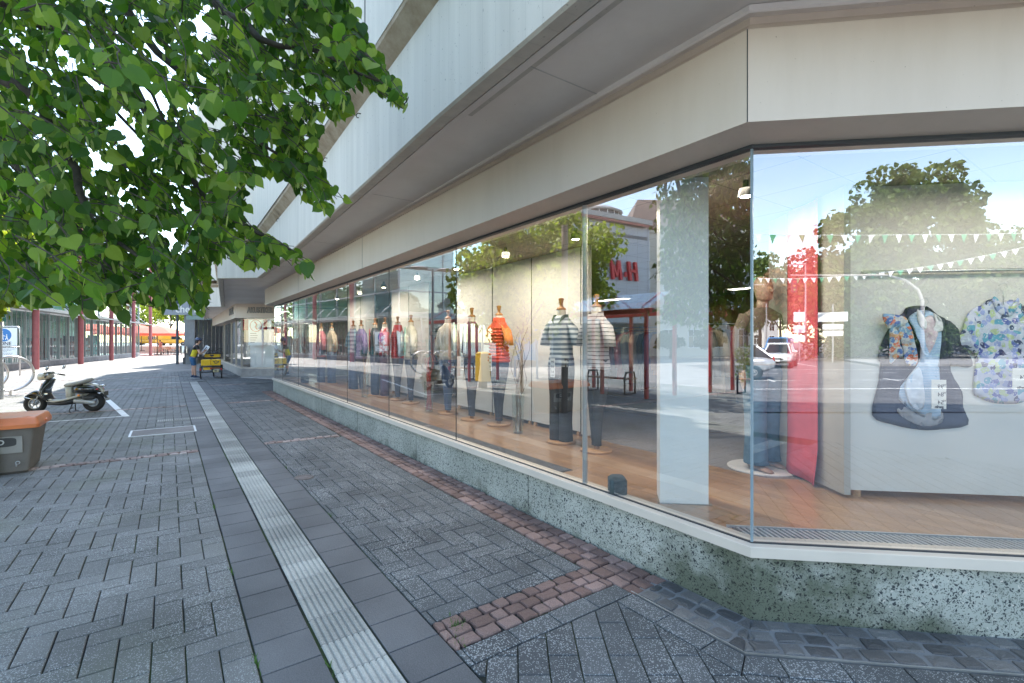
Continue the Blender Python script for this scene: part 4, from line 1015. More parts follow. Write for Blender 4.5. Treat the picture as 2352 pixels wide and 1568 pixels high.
# small felt cube on the floor by the pane
u, v = fl(1424, 1137)
k = MB(); k.box((0, 0, .0775), (.15, .13, .155), ch=.02)
tag(k.build('felt_cube', M('felt_grey', (.055, .075, .08), .9, .25, 30, .5, 200), mat=LOC(u, v+.03, FZ, R(-38)), smooth=True, auto=50), 'small dark grey felt cube on the wooden window floor', 'cube')
u, v = fl(700, 879)
k = MB(); k.box((0, 0, .09), (.22, .16, .18), ch=.02)
tag(k.build('felt_cube', MATS['felt_grey'], mat=LOC(u, v, FZ, .2)), 'dark felt block at the far end of the shop window floor', 'block')
# ---- second window: panel with hung clothes
TB = MA @ Matrix(((DB.x, NB.x, 0, 0), (DB.y, NB.y, 0, 0), (0, 0, 1, 0), (0, 0, 0, 1)))
TBi = TB.inverted()
PW = -1.09
p = thing('display_board', 'wide white display panel with hung summer clothes in the corner window', 'display board', mat=TB @ Matrix.Translation((1.1, PW, FZ)))
k = MB(); k.b2((0, -.05, .045), (5.0, -.01, 2.39)); k.build('board', PANW, p)
k = MB(); k.b2((-.03, -.05, .05), (-.005, -.02, 2.39)); z = .1
k.build('slotted_edge', M('slot_dark', (.06, .06, .06), .6, .1, 5), p)
k = MB(); k.tube([(.06, .03, 1.725), (1.75, .03, 1.725)], .012, 8); k.build('rail', ALU, p, smooth=True)
k = MB(); k.lathe([(.03, 0), (.03, .045)], (.05, -.03, 0), 12); k.build('foot', FORMW, p)
def pan(x, y, wv=PW+.02):
    """point of the close-up of the panel -> (s, z) on the panel"""
    px = (2900+x/2.852)/1.485; py = (950+y/2.852)/1.485
    d = Vector(((px-1176)/1110, 1, (784-py)/1110)); o = TBi @ Vector((0, 0, 1.6)); q = TBi.to_3x3() @ d
    t = (wv-o.y)/q.y; r = o+q*t; return r.x, r.z
def hung(name, label, cat, parts, hang=None, group=None):
    pts = [pan(*q) for q in parts[0][1]]; cx = sum(q[0] for q in pts)/len(pts); zt0 = max(q[1] for q in pts)
    t = thing(name, label, cat, mat=TB @ Matrix.Translation((cx, PW, zt0)), group=group)
    for nm, poly, th, off, mt in parts:
        q = [pan(*a) for a in poly]; q = [(a-cx, b-zt0) for a, b in q]; r = []
        for i in range(len(q)):
            a, b, c, d = [Vector(q[(i+j) % len(q)]) for j in (-1, 0, 1, 2)]
            for tt in (0, .34, .67): r.append(tuple(.5*((2*b)+(c-a)*tt+(2*a-5*b+4*c-d)*tt*tt+(3*b-a-3*c+d)*tt**3)))
        k = MB(); k.puff(r, th*.45, Matrix.Translation((0, off*.5, 0)) @ Matrix.Scale(-1, 4, (0, 1, 0)), 12); q_ = rnd.uniform(0, 6)
        k.v = [(x, y+(.006*math.sin(x*48+z*9+q_)+.004*math.sin(x*90-z*26+q_*2)+.003*math.sin(z*70+x*30))*min(1, max(0, (y-off*.5)/.006)), z) for x, y, z in k.v]; k.build(nm, mt, t, smooth=True)
    if hang:
        x, z = pan(*hang); x -= cx; z -= zt0
        k = MB(); q = [(x, .03, z-.14), (x, .03, z-.05), (x+.012, .03, z-.035), (x+.03, .03, z-.01), (x+.02, .03, z+.012), (x-.005, .03, z+.018), (x-.03, .03, z+.002)]; k.tube(q, .0025, 6); k.build('hanger_hook', ALU, t, smooth=True)
    return t
NAVY = cloth('navy_jacket', (.035, .042, .075))
hung('jacket', 'dark navy jacket with curved hem pinned to the white panel', 'jacket', [('body', [(530, 330), (560, 280), (660, 262), (770, 268), (870, 350), (960, 410), (990, 620), (1000, 900), (1110, 1100), (1120, 1250), (1168, 1425), (900, 1470), (700, 1475), (420, 1420), (228, 1330), (290, 1000), (330, 700), (420, 430)], .05, .0, NAVY),
      ('sleeve', [(950, 400), (1070, 490), (1080, 600), (1150, 700), (1205, 850), (1060, 850), (960, 820), (930, 560)], .045, .01, NAVY), ('sleeve', [(430, 420), (500, 480), (470, 700), (420, 830), (290, 800), (310, 640)], .045, .01, NAVY),
      ('lining', [(480, 1250), (860, 1270), (890, 1400), (700, 1435), (500, 1340)], .02, .04, cloth('lining_grey', (.30, .30, .32)))])
hung('shirt', 'light blue shirt with white collar hanging over the navy jacket', 'shirt', [('body', [(560, 390), (640, 320), (720, 305), (800, 330), (870, 420), (882, 560), (862, 860), (875, 1340), (700, 1340), (560, 1260), (450, 1130), (520, 1000), (640, 850), (680, 700), (660, 500)], .05, .05, stripes('fine_blue', (.33, .50, .72), (.50, .62, .78), .012, .5)),
      ('blouse', [(680, 420), (780, 360), (840, 500), (790, 640), (715, 780), (695, 640)], .03, .085, printed('blouse_pink', [(.62, .48, .55), (.70, .60, .66), (.5, .45, .6)], 40, (.66, .55, .60))),
      ('collar', [(620, 315), (655, 320), (735, 470), (690, 490), (640, 440)], .02, .10, cloth('collar_white', (.72, .72, .75))), ('collar', [(780, 335), (860, 400), (870, 505), (780, 510), (800, 420)], .02, .10, MATS['collar_white']),
      ('front_flap', [(640, 850), (690, 1020), (688, 1250), (600, 1255), (540, 1180), (510, 1010)], .03, .09, cloth('flap_white', (.60, .68, .80)))], (712, 215))
SC1 = printed('scarf_print', [(.62, .16, .10), (.10, .18, .45), (.60, .35, .2), (.2, .35, .55), (.65, .25, .18)], 34, (.5, .52, .55))
hung('scarf', 'knotted scarf printed in coral and blue on the white panel', 'scarf', [('knot', [(290, 350), (360, 345), (500, 370), (540, 430), (440, 485), (340, 480)], .05, .09, SC1), ('tail', [(370, 475), (440, 460), (480, 640), (500, 750), (440, 770), (365, 825), (362, 600)], .025, .085, SC1), ('tail', [(440, 470), (540, 430), (600, 600), (632, 825), (520, 822), (480, 640)], .025, .095, SC1)])
FLO = printed('floral_print', [(.10, .13, .42), (.12, .35, .50), (.55, .58, .72), (.45, .55, .35), (.05, .06, .16), (.30, .36, .66), (.60, .50, .62)], 26, (.50, .54, .68))
hung('floral_shirt', 'short-sleeved shirt with a blue floral print on the white panel', 'shirt', [('body', [(1290, 260), (1400, 190), (1500, 230), (1600, 200), (1720, 270), (1780, 420), (1770, 740), (1790, 1100), (1700, 1205), (1560, 1222), (1400, 1207), (1280, 1160), (1215, 1090), (1240, 760), (1230, 420)], .06, 0, FLO),
      ('sleeve', [(1290, 262), (1330, 420), (1260, 740), (1160, 690), (1055, 640), (1110, 470), (1160, 330)], .05, .012, FLO), ('sleeve', [(1720, 270), (1840, 340), (1900, 480), (1945, 640), (1830, 720), (1760, 740), (1690, 430)], .05, .012, FLO),
      ('collar', [(1375, 190), (1420, 185), (1500, 330), (1450, 350), (1400, 270)], .02, .05, FLO), ('collar', [(1620, 185), (1640, 250), (1560, 360), (1530, 330)], .02, .05, FLO)], (1478, 70))
for lab, x0, y0, x1, y1, txt in (('white price card with three handwritten prices on the navy jacket', 795, 983, 937, 1268, ('99', '84', '54')), ('white price card on the floral shirt', 1582, 868, 1750, 1075, ('74',))):
    a, b = pan(x0, y0, PW+.14), pan(x1, y1, PW+.14); w_, h_ = b[0]-a[0], a[1]-b[1]
    t = thing('price_card', lab, 'price card', mat=TB @ Matrix.Translation((a[0], PW+.135, b[1])))
    k = MB(); k.b2((0, 0, 0), (w_, .003, h_)); k.build('card', CARD, t)
    k = MB()
    for i, s_ in enumerate(txt):
        z = h_*(.76-.27*i) if len(txt) > 1 else h_*.55; put_text(k, s_, .042, (w_*.60, .0045, z), R(180), .001); put_text(k, '95', .02, (w_*.86, .0045, z+.012), R(180), .001)
        k.b2((w_*.15, .003, z+h_*.09), (w_*.5, .0042, z+h_*.093))
    put_text(k, 'gerlin', .026, (w_*.5, .0045, h_*.07), R(180), .001, .0008); k.build('writing', INK, t)
# side wall and red fabric hanging
p0, p1 = Vector((2.556, 3.66)), Vector((2.57, 4.95)); u0, v0 = UV(*p0)
k = MB(); q = [UV(2.535, 3.69), UV(2.585, 3.69), UV(2.60, 4.8), UV(2.55, 4.8)]; k.prism(q, .43, 2.79)
tag(k.build('partition', M('partition_beige', (.42, .40, .37), .7, .06, 3), mat=MA), 'beige partition with white front edge beside the white panel', 'partition')
m = cloth('red_fabric', (.62, .10, .135), .1, .3)
k = MB(); sec = []
def red(a, z): x = 2.54-.02-.10*max(0, (.75-z))**1.2; return x
rows = []; nz_ = 24
for i in range(nz_+1):
    z = .42+(2.78-.42)*i/nz_; row = []
    for j in range(13):
        f = j/12; Y = 3.95+f*.5+.10*(1-min(1, (z-.4)/.5))*(1-f)*0; x = 2.50+.045*f+.022*math.sin(f*6)-(.12*max(0, .7-z)*(1-f*.7))
        u, v = UV(x, Y); row.append((u, v, z-(.0 if i else .0)))
    rows.append(row)
vs = [p for r_ in rows for p in r_]; k.add(vs, [(i*13+j, i*13+j+1, (i+1)*13+j+1, (i+1)*13+j) for i in range(nz_) for j in range(12)])
o = k.build('red_hanging', m, mat=MA, smooth=True); md = o.modifiers.new('thick', 'SOLIDIFY'); md.thickness = .004
tag(o, 'long red fabric hanging that reaches the floor beside the beige partition', 'fabric hanging')
# full-figure mannequin in jeans
u, v = UV(2.37, 4.58)
t = thing('mannequin', 'barefoot mannequin in wide blue jeans on a round white base', 'mannequin', mat=LOC(u, v, .40, R(70)))
SKN = M('mannequin_skin', (.34, .23, .18), .5, .05, 4); JB = cloth('denim', (.07, .16, .25), .25)
k = MB(); k.lathe([(.30, 0), (.305, .004), (.305, .010), (.30, .014), (.02, .014)], seg=36); k.build('base', M('base_white', (.7, .68, .68), .4, .03, 3), t, smooth=True, auto=30)
for s in (-1, 1):
    k = MB(); x = s*.12; y = .05*s
    k.loft([((x, y-.06, .045), (.034, 0, 0), (0, 0, .03)), ((x, y-.02, .05), (.036, 0, 0), (0, 0, .038)), ((x, y+.08, .038), (.045, 0, 0), (0, 0, .026)), ((x, y+.15, .03), (.045, 0, 0), (0, 0, .017)), ((x, y+.19, .025), (.03, 0, 0), (0, 0, .01))], 12, 2); k.tube([(x, y, .05), (x, y, .16)], [.04, .045], 10); k.build('foot', SKN, t, smooth=True)
k = MB()
for s in (-1, 1):
    x = s*.12; y = .05*s
    k.loft([((x, y+.01, .07), (.10, 0, 0), (0, .115, 0)), ((x, y, .11), (.095, 0, 0), (0, .11, 0)), ((x*.98, y, .3), (.088, 0, 0), (0, .098, 0)), ((x*.95, y*.8, .5), (.088, 0, 0), (0, .098, 0)), ((x*.85, y*.4, .75), (.10, 0, 0), (0, .11, 0)), ((x*.7, 0, .92), (.10, 0, 0), (0, .115, 0)), ((s*.03, 0, 1.02), (.14, 0, 0), (0, .11, 0))], 16, 2.1)
k.build('jeans', JB, t, smooth=True)
k = MB(); k.loft([((0, 0, .98), (.18, 0, 0), (0, .12, 0)), ((0, 0, 1.15), (.165, 0, 0), (0, .11, 0)), ((0, .01, 1.32), (.20, 0, 0), (0, .13, 0)), ((0, 0, 1.45), (.21, 0, 0), (0, .1, 0)), ((0, -.01, 1.50), (.12, 0, 0), (0, .08, 0)), ((0, -.01, 1.52), (.07, 0, 0), (0, .07, 0))], 20, 2.3); k.build('pullover', cloth('pullover_brown', (.13, .10, .08)), t, smooth=True)
for s in (-1, 1):
    k = MB(); k.tube([(s*.19, 0, 1.44), (s*.25, -.01, 1.3), (s*.27, .0, 1.12), (s*.27, .04, .94)], [.06, .058, .05, .042], 10); k.build('sleeve', MATS['pullover_brown'], t, smooth=True)
    k = MB(); k.loft([((s*.27, .045, .94), (.022, 0, 0), (0, .034, 0)), ((s*.27, .055, .88), (.02, 0, 0), (0, .042, 0)), ((s*.265, .06, .80), (.012, 0, 0), (0, .03, 0)), ((s*.26, .06, .76), (.006, 0, 0), (0, .012, 0))], 8, 2); k.build('hand', SKN, t, smooth=True)
k = MB(); k.tube([(0, 0, 1.48), (0, .01, 1.60)], [.055, .05], 12); k.loft([((0, .02, 1.575), (.04, 0, 0), (0, .045, 0)), ((0, .03, 1.60), (.06, 0, 0), (0, .075, 0)), ((0, .02, 1.68), (.072, 0, 0), (0, .092, 0)), ((0, .01, 1.74), (.074, 0, 0), (0, .095, 0)), ((0, 0, 1.79), (.06, 0, 0), (0, .078, 0)), ((0, -.005, 1.815), (.025, 0, 0), (0, .035, 0))], 16, 2); k.tube([(0, .108, 1.70), (0, .13, 1.665), (0, .105, 1.655)], [.008, .014, .008], 6); k.build('head', SKN, t, smooth=True)
# clothes racks with garments deeper in the shop
STEEL = M('chrome', (.62, .62, .62), .18, .05, 8, metal=1)
GC = [('coat_grey', (.14, .14, .135)), ('coat_black', (.03, .03, .032)), ('coat_brown', (.22, .12, .07)), ('coat_red', (.35, .03, .04)), ('coat_beige', (.35, .29, .22)), ('coat_blue', (.05, .08, .18)), ('coat_plum', (.12, .05, .08))]
GC = [(n, cloth(n, c)) for n, c in GC]
ORD = ['first', 'second', 'third', 'fourth', 'fifth', 'sixth', 'seventh', 'eighth', 'ninth', 'tenth', 'eleventh']
def rack(u, v, rz, ln, n, label, r, where, h=1.42):
    t = thing('clothes_rack', label, 'clothes rack', mat=LOC(u, v, .40, rz))
    for s in (-1, 1):
        k = MB(); k.tube([(s*ln/2, 0, .02), (s*ln/2, 0, h)], .013, 8); k.tube([(s*ln/2, -.25, .02), (s*ln/2, .25, .02)], .014, 8); k.build('upright', STEEL, t, smooth=True)
    k = MB(); k.tube([(-ln/2-.06, 0, h), (ln/2+.06, 0, h)], .013, 8); k.build('rail', STEEL, t, smooth=True)
    k = MB(); k.b2((-ln/2, -.02, .05), (ln/2, .02, .07)); k.build('foot_bar', STEEL, t)
    for i in range(n):
        x = -ln/2+.08+(ln-.16)*i/max(1, n-1); nm, mt = GC[(i*3+int(u*7)) % len(GC)] if n > 1 else GC[0]
        g_ = thing('hanging_garment', nm.split('_')[1]+' garment hanging '+ORD[i]+' along the chrome rack '+where, 'garment', group='garments on the shop racks', mat=LOC(u, v, .40, rz) @ Matrix.Translation((x, 0, h)) @ Matrix.Rotation(R(90)+r.gauss(0, .06), 4, 'Z'))
        k = MB(); l = r.uniform(.65, 1.0)
        k.loft([((0, 0, -.07), (.05, 0, 0), (0, .03, 0)), ((0, 0, -.11), (.15, 0, 0), (0, .04, 0)), ((0, 0, -.16), (.20, 0, 0), (0, .045, 0)), ((0, 0, -.4), (.20, 0, 0), (0, .04, 0)), ((0, 0, -l), (.22, 0, 0), (0, .035, 0))], 14, 2.4); k.build('body', mt, g_, smooth=True)
        for s in (-1, 1):
            k = MB(); k.tube([(s*.17, 0, -.13), (s*.235, 0, -.25), (s*.25, .02, -.45), (s*.245, .04, -.64)], [.045, .05, .045, .04], 8); k.build('sleeve', mt, g_, smooth=True)
        k = MB(); k.tube([(0, 0, -.07), (0, 0, -.015), (.015, 0, .012), (0, 0, .03), (-.015, 0, .02)], .003, 5); k.build('hanger', STEEL, g_)
r5 = random.Random(4)
u, v = fl(1668, 1004); rack(u, v, R(58), .95, 7, 'chrome clothes rack with a grey coat at its end seen past the pillar', r5, 'by the pillar')
u, v = UV(at(1440, 7.4), 7.4); rack(u, v-.3, R(5), 1.5, 11, 'long chrome clothes rack full of dark garments in the middle of the shop', r5, 'in mid shop')
u, v = UV(at(1390, 9.6), 9.6); rack(u, v-.6, R(5), 1.5, 11, 'chrome clothes rack deep in the shop near the back wall', r5, 'near the back wall')
u, v = UV(at(975, 10.6), 10.6); rack(u, v-.4, R(0), 1.2, 9, 'chrome clothes rack in the gap between the white panels', r5, 'between the white panels')
for i, (uu, vv, cc, lab) in enumerate(((3.6, -8.6, (.28, .15, .07), 'tall brown shop cabinet against the back wall behind the racks'), (6.0, -8.6, (.36, .22, .10), 'tall light brown shop cabinet against the back wall'), (1.0, -8.6, (.25, .13, .06), 'dark brown shop cabinet against the back wall behind the jeans'))):
    t = thing('shop_cabinet', lab, 'cabinet', mat=LOC(uu, vv, .40)); cm = M('cabinet%d' % i, cc, .5, .2, 5)
    k = MB(); k.b2((-.9, -.3, 0), (.9, .3, 2.1)); k.build('carcass', cm, t)
    for s in (-1, 1):
        k = MB(); k.b2((s*.45-.43, .30, .05), (s*.45+.43, .32, 2.05)); d_ = k.build('door', M('door%d' % i, tuple(c*1.25 for c in cc), .45, .2, 5), t)
        k = MB(); k.tube([(s*.06, .34, 1.0), (s*.06, .34, 1.2)], .008, 6); k.build('handle', STEEL, d_)
# lamps under the shop ceiling (lit in the photograph)
def ceiling_light(u, v, label, rz=0):
    t = thing('ceiling_light', label, 'ceiling light', group='fluorescent ceiling lights in the shop', mat=LOC(u, v, 2.80, rz))
    k = MB(); k.b2((-.62, -.16, -.03), (.62, .16, -.002)); k.build('housing', M('lamp_housing', (.7, .7, .7), .5, .03, 4), t)
    k = MB()
    for s in (-1, 0, 1): k.b2((s*.2*2-.17, -.13, -.036), (s*.4+.17, .13, -.031))
    k.build('diffuser', emis('lamp_glow', (1, .93, .82), 1.4), t)
for i, (uu, vv) in enumerate(((-.3, -3.0), (-.3, -4.4), (-1.7, -3.6), (-1.7, -5.0), (4, -7.6), (8, -7.4))): ceiling_light(uu, vv, 'lit white louvred ceiling light '+['behind the pillar', 'deeper behind the pillar', 'above the jeans mannequin', 'deeper in beyond the jeans mannequin', 'near the back wall cabinets', 'at the back behind the white panels'][i])
def spot(u, v, label):
    t = thing('ceiling_spot', label, 'spotlight', group='spotlights over the window display', mat=LOC(u, v, 2.80))
    k = MB(); k.lathe([(.02, -.002), (.02, -.05), (.045, -.06), (.055, -.12), (.045, -.12)], seg=14); k.build('body', M('spot_black', (.04, .04, .04), .5, .05, 5), t, smooth=True, auto=40)
    k = MB(); k.lathe([(.044, -.118), (.03, -.125), (.002, -.127)], seg=14); k.build('bulb', emis('bulb_glow', (1, .85, .6), 9), t, smooth=True)
for uu, wh in ((.45, 'over the square pillar'), (2.3, 'over the striped polo shirts'), (3.6, 'over the curly twig vase'), (4.9, 'over the orange vest'), (6.3, 'over the sand jumper'), (7.9, 'over the red twig vase'), (9.4, 'over the black jacket'), (11.2, 'over the striped blue shirt')): spot(uu, -.75, 'small black ceiling spotlight '+wh)
for i, (uu, vv) in enumerate(((1.2, -.8), (3.6, -.75), (6.2, -.75), (9, -.75), (12, -.75))):
    l = bpy.data.lights.new('display_lamp', 'AREA'); l.shape = 'RECTANGLE'; l.size = 1.6; l.size_y = .3; l.energy = 9; l.color = (1, .88, .72)
    o = bpy.data.objects.new('display_lamp', l); COL.objects.link(o); o.matrix_world = LOC(uu, vv, 2.74)
l = bpy.data.lights.new('display_lamp', 'AREA'); l.shape = 'RECTANGLE'; l.size = 1.6; l.size_y = .3; l.energy = 4; l.color = (1, .9, .78)
o = bpy.data.objects.new('display_lamp', l); COL.objects.link(o); o.matrix_world = TB @ Matrix.Translation((2.0, -.35, 2.74))
# ================================================================ things on the street
BLKP = M('paint_black', (.012, .013, .015), .12, .1, 6, coat=1); CRM = M('paint_cream', (.52, .50, .44), .3, .06, 6, coat=.6)
RUB = M('rubber', (.018, .018, .019), .8, .2, 20, .2, 80); CHR = M('chrome_bright', (.7, .7, .7), .12, .05, 9, metal=1); SIL = M('cast_silver', (.42, .43, .44), .38, .1, 12, metal=.6)
DRK = M('plastic_dark', (.03, .031, .033), .5, .1, 12); ORL = M('amber_lens', (.75, .24, .02), .2, .05, 9, coat=.5); REDL = M('red_lens', (.5, .03, .03), .2, .05, 9, coat=.5)
def wheel(parent, x, z, r, w_, name='wheel', spokes=6, rimr=.62, y=0, mats=None):
    k = MB(); k.torus(r-w_*.55, w_*.55, (0, 0, 0), 'y', 32, 10, sr=1.0); ty = k.build('tyre', RUB, None, smooth=True)
    wh = MB(); rr = r-w_*1.05
    wh.torus(rr, w_*.16, (0, 0, 0), 'y', 32, 8, sr=2.4); wh.tube([(0, -w_*.45, 0), (0, w_*.45, 0)], r*.15, 12)
    for i in range(spokes):
        a = 2*math.pi*i/spokes; wh.tube([(math.cos(a)*r*.12, 0, math.sin(a)*r*.12), (math.cos(a+.15)*rr, 0, math.sin(a+.15)*rr)], max(.004, r*.045) if spokes < 9 else .002, 6)
    o = wh.build(name, mats or SIL, parent, smooth=True, loc=(x, y, z)); ty.parent = o; return o
t = thing('motor_scooter', 'black and cream retro motor scooter parked on its stand', 'scooter', (-10.1, 10.92, 0), R(195)); t.scale = (.915,)*3
wheel(t, .60, .232, .235, .11); wheel(t, -.60, .238, .235, .12)
k = MB(); k.loft([((.80, 0, .37), (0, .05, 0), (.0, 0, .015)), ((.74, 0, .44), (0, .10, 0), (-.02, 0, .03)), ((.62, 0, .50), (0, .115, 0), (0, 0, .05)), ((.50, 0, .47), (0, .12, 0), (.03, 0, .10)), ((.42, 0, .40), (0, .11, 0), (.05, 0, .12)), ((.36, 0, .33), (0, .09, 0), (.03, 0, .08))], 16, 2.2); k.build('front_fender', BLKP, t, smooth=True)
k = MB(); k.tube([(.46, .11, .34), (.62, .12, .365), (.76, .09, .40), (.82, 0, .41), (.76, -.09, .40), (.62, -.12, .365), (.46, -.11, .34)], .008, 8); k.build('fender_bar', CHR, t, smooth=True)
k = MB()
for s in (-1, 1): k.tube([(.60, s*.075, .235), (.50, s*.08, .42), (.36, s*.03, .66)], .016, 8)
k.build('fork', SIL, t, smooth=True)
k = MB(); k.loft([((.235, 0, .845), (0, .045, 0), (.05, 0, .02)), ((.29, 0, .80), (0, .085, 0), (.075, 0, .025)), ((.35, 0, .70), (0, .14, 0), (.075, 0, .02)), ((.395, 0, .58), (0, .19, 0), (.06, 0, .02)), ((.40, 0, .48), (0, .215, 0), (.055, 0, .02)), ((.36, 0, .40), (0, .20, 0), (.06, 0, .03)), ((.28, 0, .31), (0, .17, 0), (.06, 0, .03))], 18, 2.6); k.build('leg_shield', BLKP, t, smooth=True)
k = MB(); k.loft([((.40, 0, .76), (0, .05, 0), (.015, 0, .005)), ((.445, 0, .62), (0, .055, 0), (.015, 0, .005)), ((.45, 0, .50), (0, .04, 0), (.015, 0, .005))], 10, 2); k.build('shield_trim', CRM, t, smooth=True)
for s in (-1, 1):
    k = MB(); k.tube([(.405, s*.10, .735), (.43, s*.12, .63), (.44, s*.14, .53)], [.012, .014, .01], 8); k.build('indicator', ORL, t, smooth=True)
k = MB(); k.loft([((.52, 0, .885), (0, .082, 0), (0, 0, .085)), ((.50, 0, .885), (0, .092, 0), (0, 0, .092)), ((.42, 0, .89), (0, .10, 0), (0, 0, .085)), ((.30, 0, .90), (0, .085, 0), (0, 0, .065)), ((.24, 0, .905), (0, .05, 0), (0, 0, .04))], 18, 2.3); k.build('headlamp_shell', CRM, t, smooth=True)
k = MB(); k.lathe([(.07, 0), (.06, .012), (.002, .018)], (0, 0, 0), 20, Matrix.Translation((.52, 0, .885)) @ Matrix.Rotation(R(90), 4, 'Y')); k.build('headlamp', M('lamp_lens', (.7, .7, .66), .1, .03, 5, coat=1), t, smooth=True, auto=40)
k = MB(); k.tube([(.20, .36, .90), (.25, .25, .935), (.28, .10, .96), (.28, -.10, .96), (.25, -.25, .935), (.20, -.36, .90)], .012, 8); k.build('handlebar', CHR, t, smooth=True)
for s in (-1, 1):
    k = MB(); k.tube([(.245, s*.25, .93), (.20, s*.37, .90)], .019, 10); k.build('grip', DRK, t, smooth=True)
    k = MB(); k.tube([(.29, s*.23, .935), (.31, s*.30, .92), (.28, s*.36, .905)], .006, 6); k.build('brake_lever', CHR, t, smooth=True)
    k = MB(); k.tube([(.26, s*.22, .94), (.22, s*.27, 1.05), (.20, s*.30, 1.09)], .005, 6); m_ = k.build('mirror_stem', CHR, t, smooth=True)
    k = MB(); k.lathe([(.05, 0), (.055, .01), (.04, .03), (.002, .036)], (0, 0, 0), 18, Matrix.Translation((.18, s*.32, 1.10)) @ Matrix.Rotation(R(70), 4, 'Y')); k.build('mirror', CHR, m_, smooth=True)
k = MB(); k.box((.29, 0, .985), (.10, .16, .05), ch=.015); k.box((.33, .12, .975), (.06, .06, .05), ch=.01); k.box((.33, -.12, .975), (.06, .06, .05), ch=.01); k.build('instrument_cluster', M('cluster_grey', (.13, .15, .14), .4, .1, 15), t)
k = MB(); k.loft([((.30, 0, .305), (0, .15, 0), (0, 0, .03)), ((.15, 0, .285), (0, .165, 0), (0, 0, .026)), ((-.05, 0, .315), (0, .17, 0), (0, 0, .03)), ((-.22, 0, .37), (0, .165, 0), (0, 0, .04)), ((-.38, 0, .42), (0, .155, 0), (0, 0, .04)), ((-.42, 0, .425), (0, .14, 0), (0, 0, .03))], 16, 3); k.build('floorboard', CRM, t, smooth=True)
k = MB(); k.loft([((.30, 0, .24), (0, .12, 0), (0, 0, .05)), ((.0, 0, .235), (0, .13, 0), (0, 0, .06)), ((-.3, 0, .30), (0, .12, 0), (0, 0, .08))], 12, 3); k.build('underbody', DRK, t, smooth=True)
for s in (-1, 1):
    k = MB(); k.lathe([(.03, 0), (.028, .015), (.002, .02)], (0, 0, 0), 16, Matrix.Translation((-.36, s*.152, .425)) @ Matrix.Rotation(R(-90*s), 4, 'X')); k.build('side_reflector', ORL, t, smooth=True, auto=40)
k = MB(); k.loft([((-.12, 0, .36), (0, .12, 0), (.065, 0, 0)), ((-.12, 0, .5), (0, .115, 0), (.075, 0, 0)), ((-.12, 0, .63), (0, .13, 0), (.09, 0, 0))], 16, 3.2); k.build('seat_pedestal', CRM, t, smooth=True)
k = MB(); k.loft([((-.01, 0, .66), (0, .07, 0), (0, 0, .025)), ((-.05, 0, .67), (0, .115, 0), (0, 0, .045)), ((-.2, 0, .695), (0, .14, 0), (0, 0, .052)), ((-.36, 0, .73), (0, .145, 0), (0, 0, .055)), ((-.48, 0, .775), (0, .13, 0), (0, 0, .055)), ((-.55, 0, .80), (0, .09, 0), (0, 0, .035))], 18, 2.6); k.build('seat', M('seat_grey', (.36, .35, .33), .6, .05, 10), t, smooth=True)
k = MB(); k.loft([((-.20, 0, .57), (0, .12, 0), (0, 0, .11)), ((-.3, 0, .565), (0, .17, 0), (0, 0, .115)), ((-.5, 0, .57), (0, .18, 0), (0, 0, .12)), ((-.66, 0, .56), (0, .15, 0), (0, 0, .10)), ((-.77, 0, .52), (0, .09, 0), (0, 0, .05))], 20, 2.5); k.build('rear_cowl', BLKP, t, smooth=True)
k = MB(); k.loft([((-.42, 0, .675), (0, .10, 0), (0, 0, .03)), ((-.6, 0, .66), (0, .09, 0), (0, 0, .05)), ((-.72, 0, .60), (0, .07, 0), (0, 0, .06)), ((-.80, 0, .50), (0, .06, 0), (0, 0, .05)), ((-.82, 0, .44), (0, .05, 0), (0, 0, .02))], 14, 2.4); k.build('tail', CRM, t, smooth=True)
k = MB(); k.loft([((-.72, 0, .635), (0, .055, 0), (0, 0, .03)), ((-.80, 0, .645), (0, .055, 0), (0, 0, .032)), ((-.83, 0, .645), (0, .045, 0), (0, 0, .025))], 14, 2.4); k.build('tail_lamp', CHR, t, smooth=True)
for s in (-1, 1):
    k = MB(); k.ball((-.73, s*.13, .565), (.03, .02, .02)); k.build('rear_indicator', REDL, t, smooth=True)
k = MB()
for s in (-1, 1): k.tube([(-.56, s*.09, .72), (-.62, s*.09, .765), (-.80, s*.08, .785)], .006, 6)
for x in (-.64, -.72, -.79): k.tube([(x, -.085, .775), (x, .085, .775)], .005, 6)
k.build('luggage_rack', CHR, t, smooth=True)
k = MB(); k.loft([((-.76, 0, .46), (0, .08, 0), (.02, 0, 0)), ((-.83, 0, .38), (0, .075, 0), (.012, 0, 0)), ((-.87, 0, .33), (0, .06, 0), (.008, 0, 0))], 10, 3); k.b2((-.865, -.09, .40), (-.855, .09, .50)); k.build('mudguard', DRK, t)
k = MB(); k.loft([((-.24, .10, .29), (0, .05, 0), (0, 0, .05)), ((-.30, .10, .285), (0, .06, 0), (0, 0, .065)), ((-.5, .105, .26), (0, .05, 0), (0, 0, .06)), ((-.62, .105, .235), (0, .05, 0), (0, 0, .065)), ((-.68, .105, .225), (0, .035, 0), (0, 0, .04))], 14, 2.6); k.build('engine_case', SIL, t, smooth=True)
k = MB(); k.box((-.56, .12, .365), (.26, .09, .10), ch=.025); k.build('air_filter', DRK, t)
k = MB(); k.tube([(-.35, -.08, .20), (-.45, -.12, .20), (-.55, -.14, .24), (-.85, -.14, .30)], [.02, .03, .045, .04], 10); k.build('exhaust', SIL, t, smooth=True)
k = MB()
for s in (-1, 1): k.tube([(-.18, s*.06, .2), (-.15, s*.13, .03), (-.20, s*.16, .012)], .012, 8)
k.tube([(-.16, -.10, .10), (-.16, .10, .10)], .01, 6); k.tube([(-.15, .13, .03), (-.30, .17, .05)], .006, 6); k.build('centre_stand', DRK, t, smooth=True)

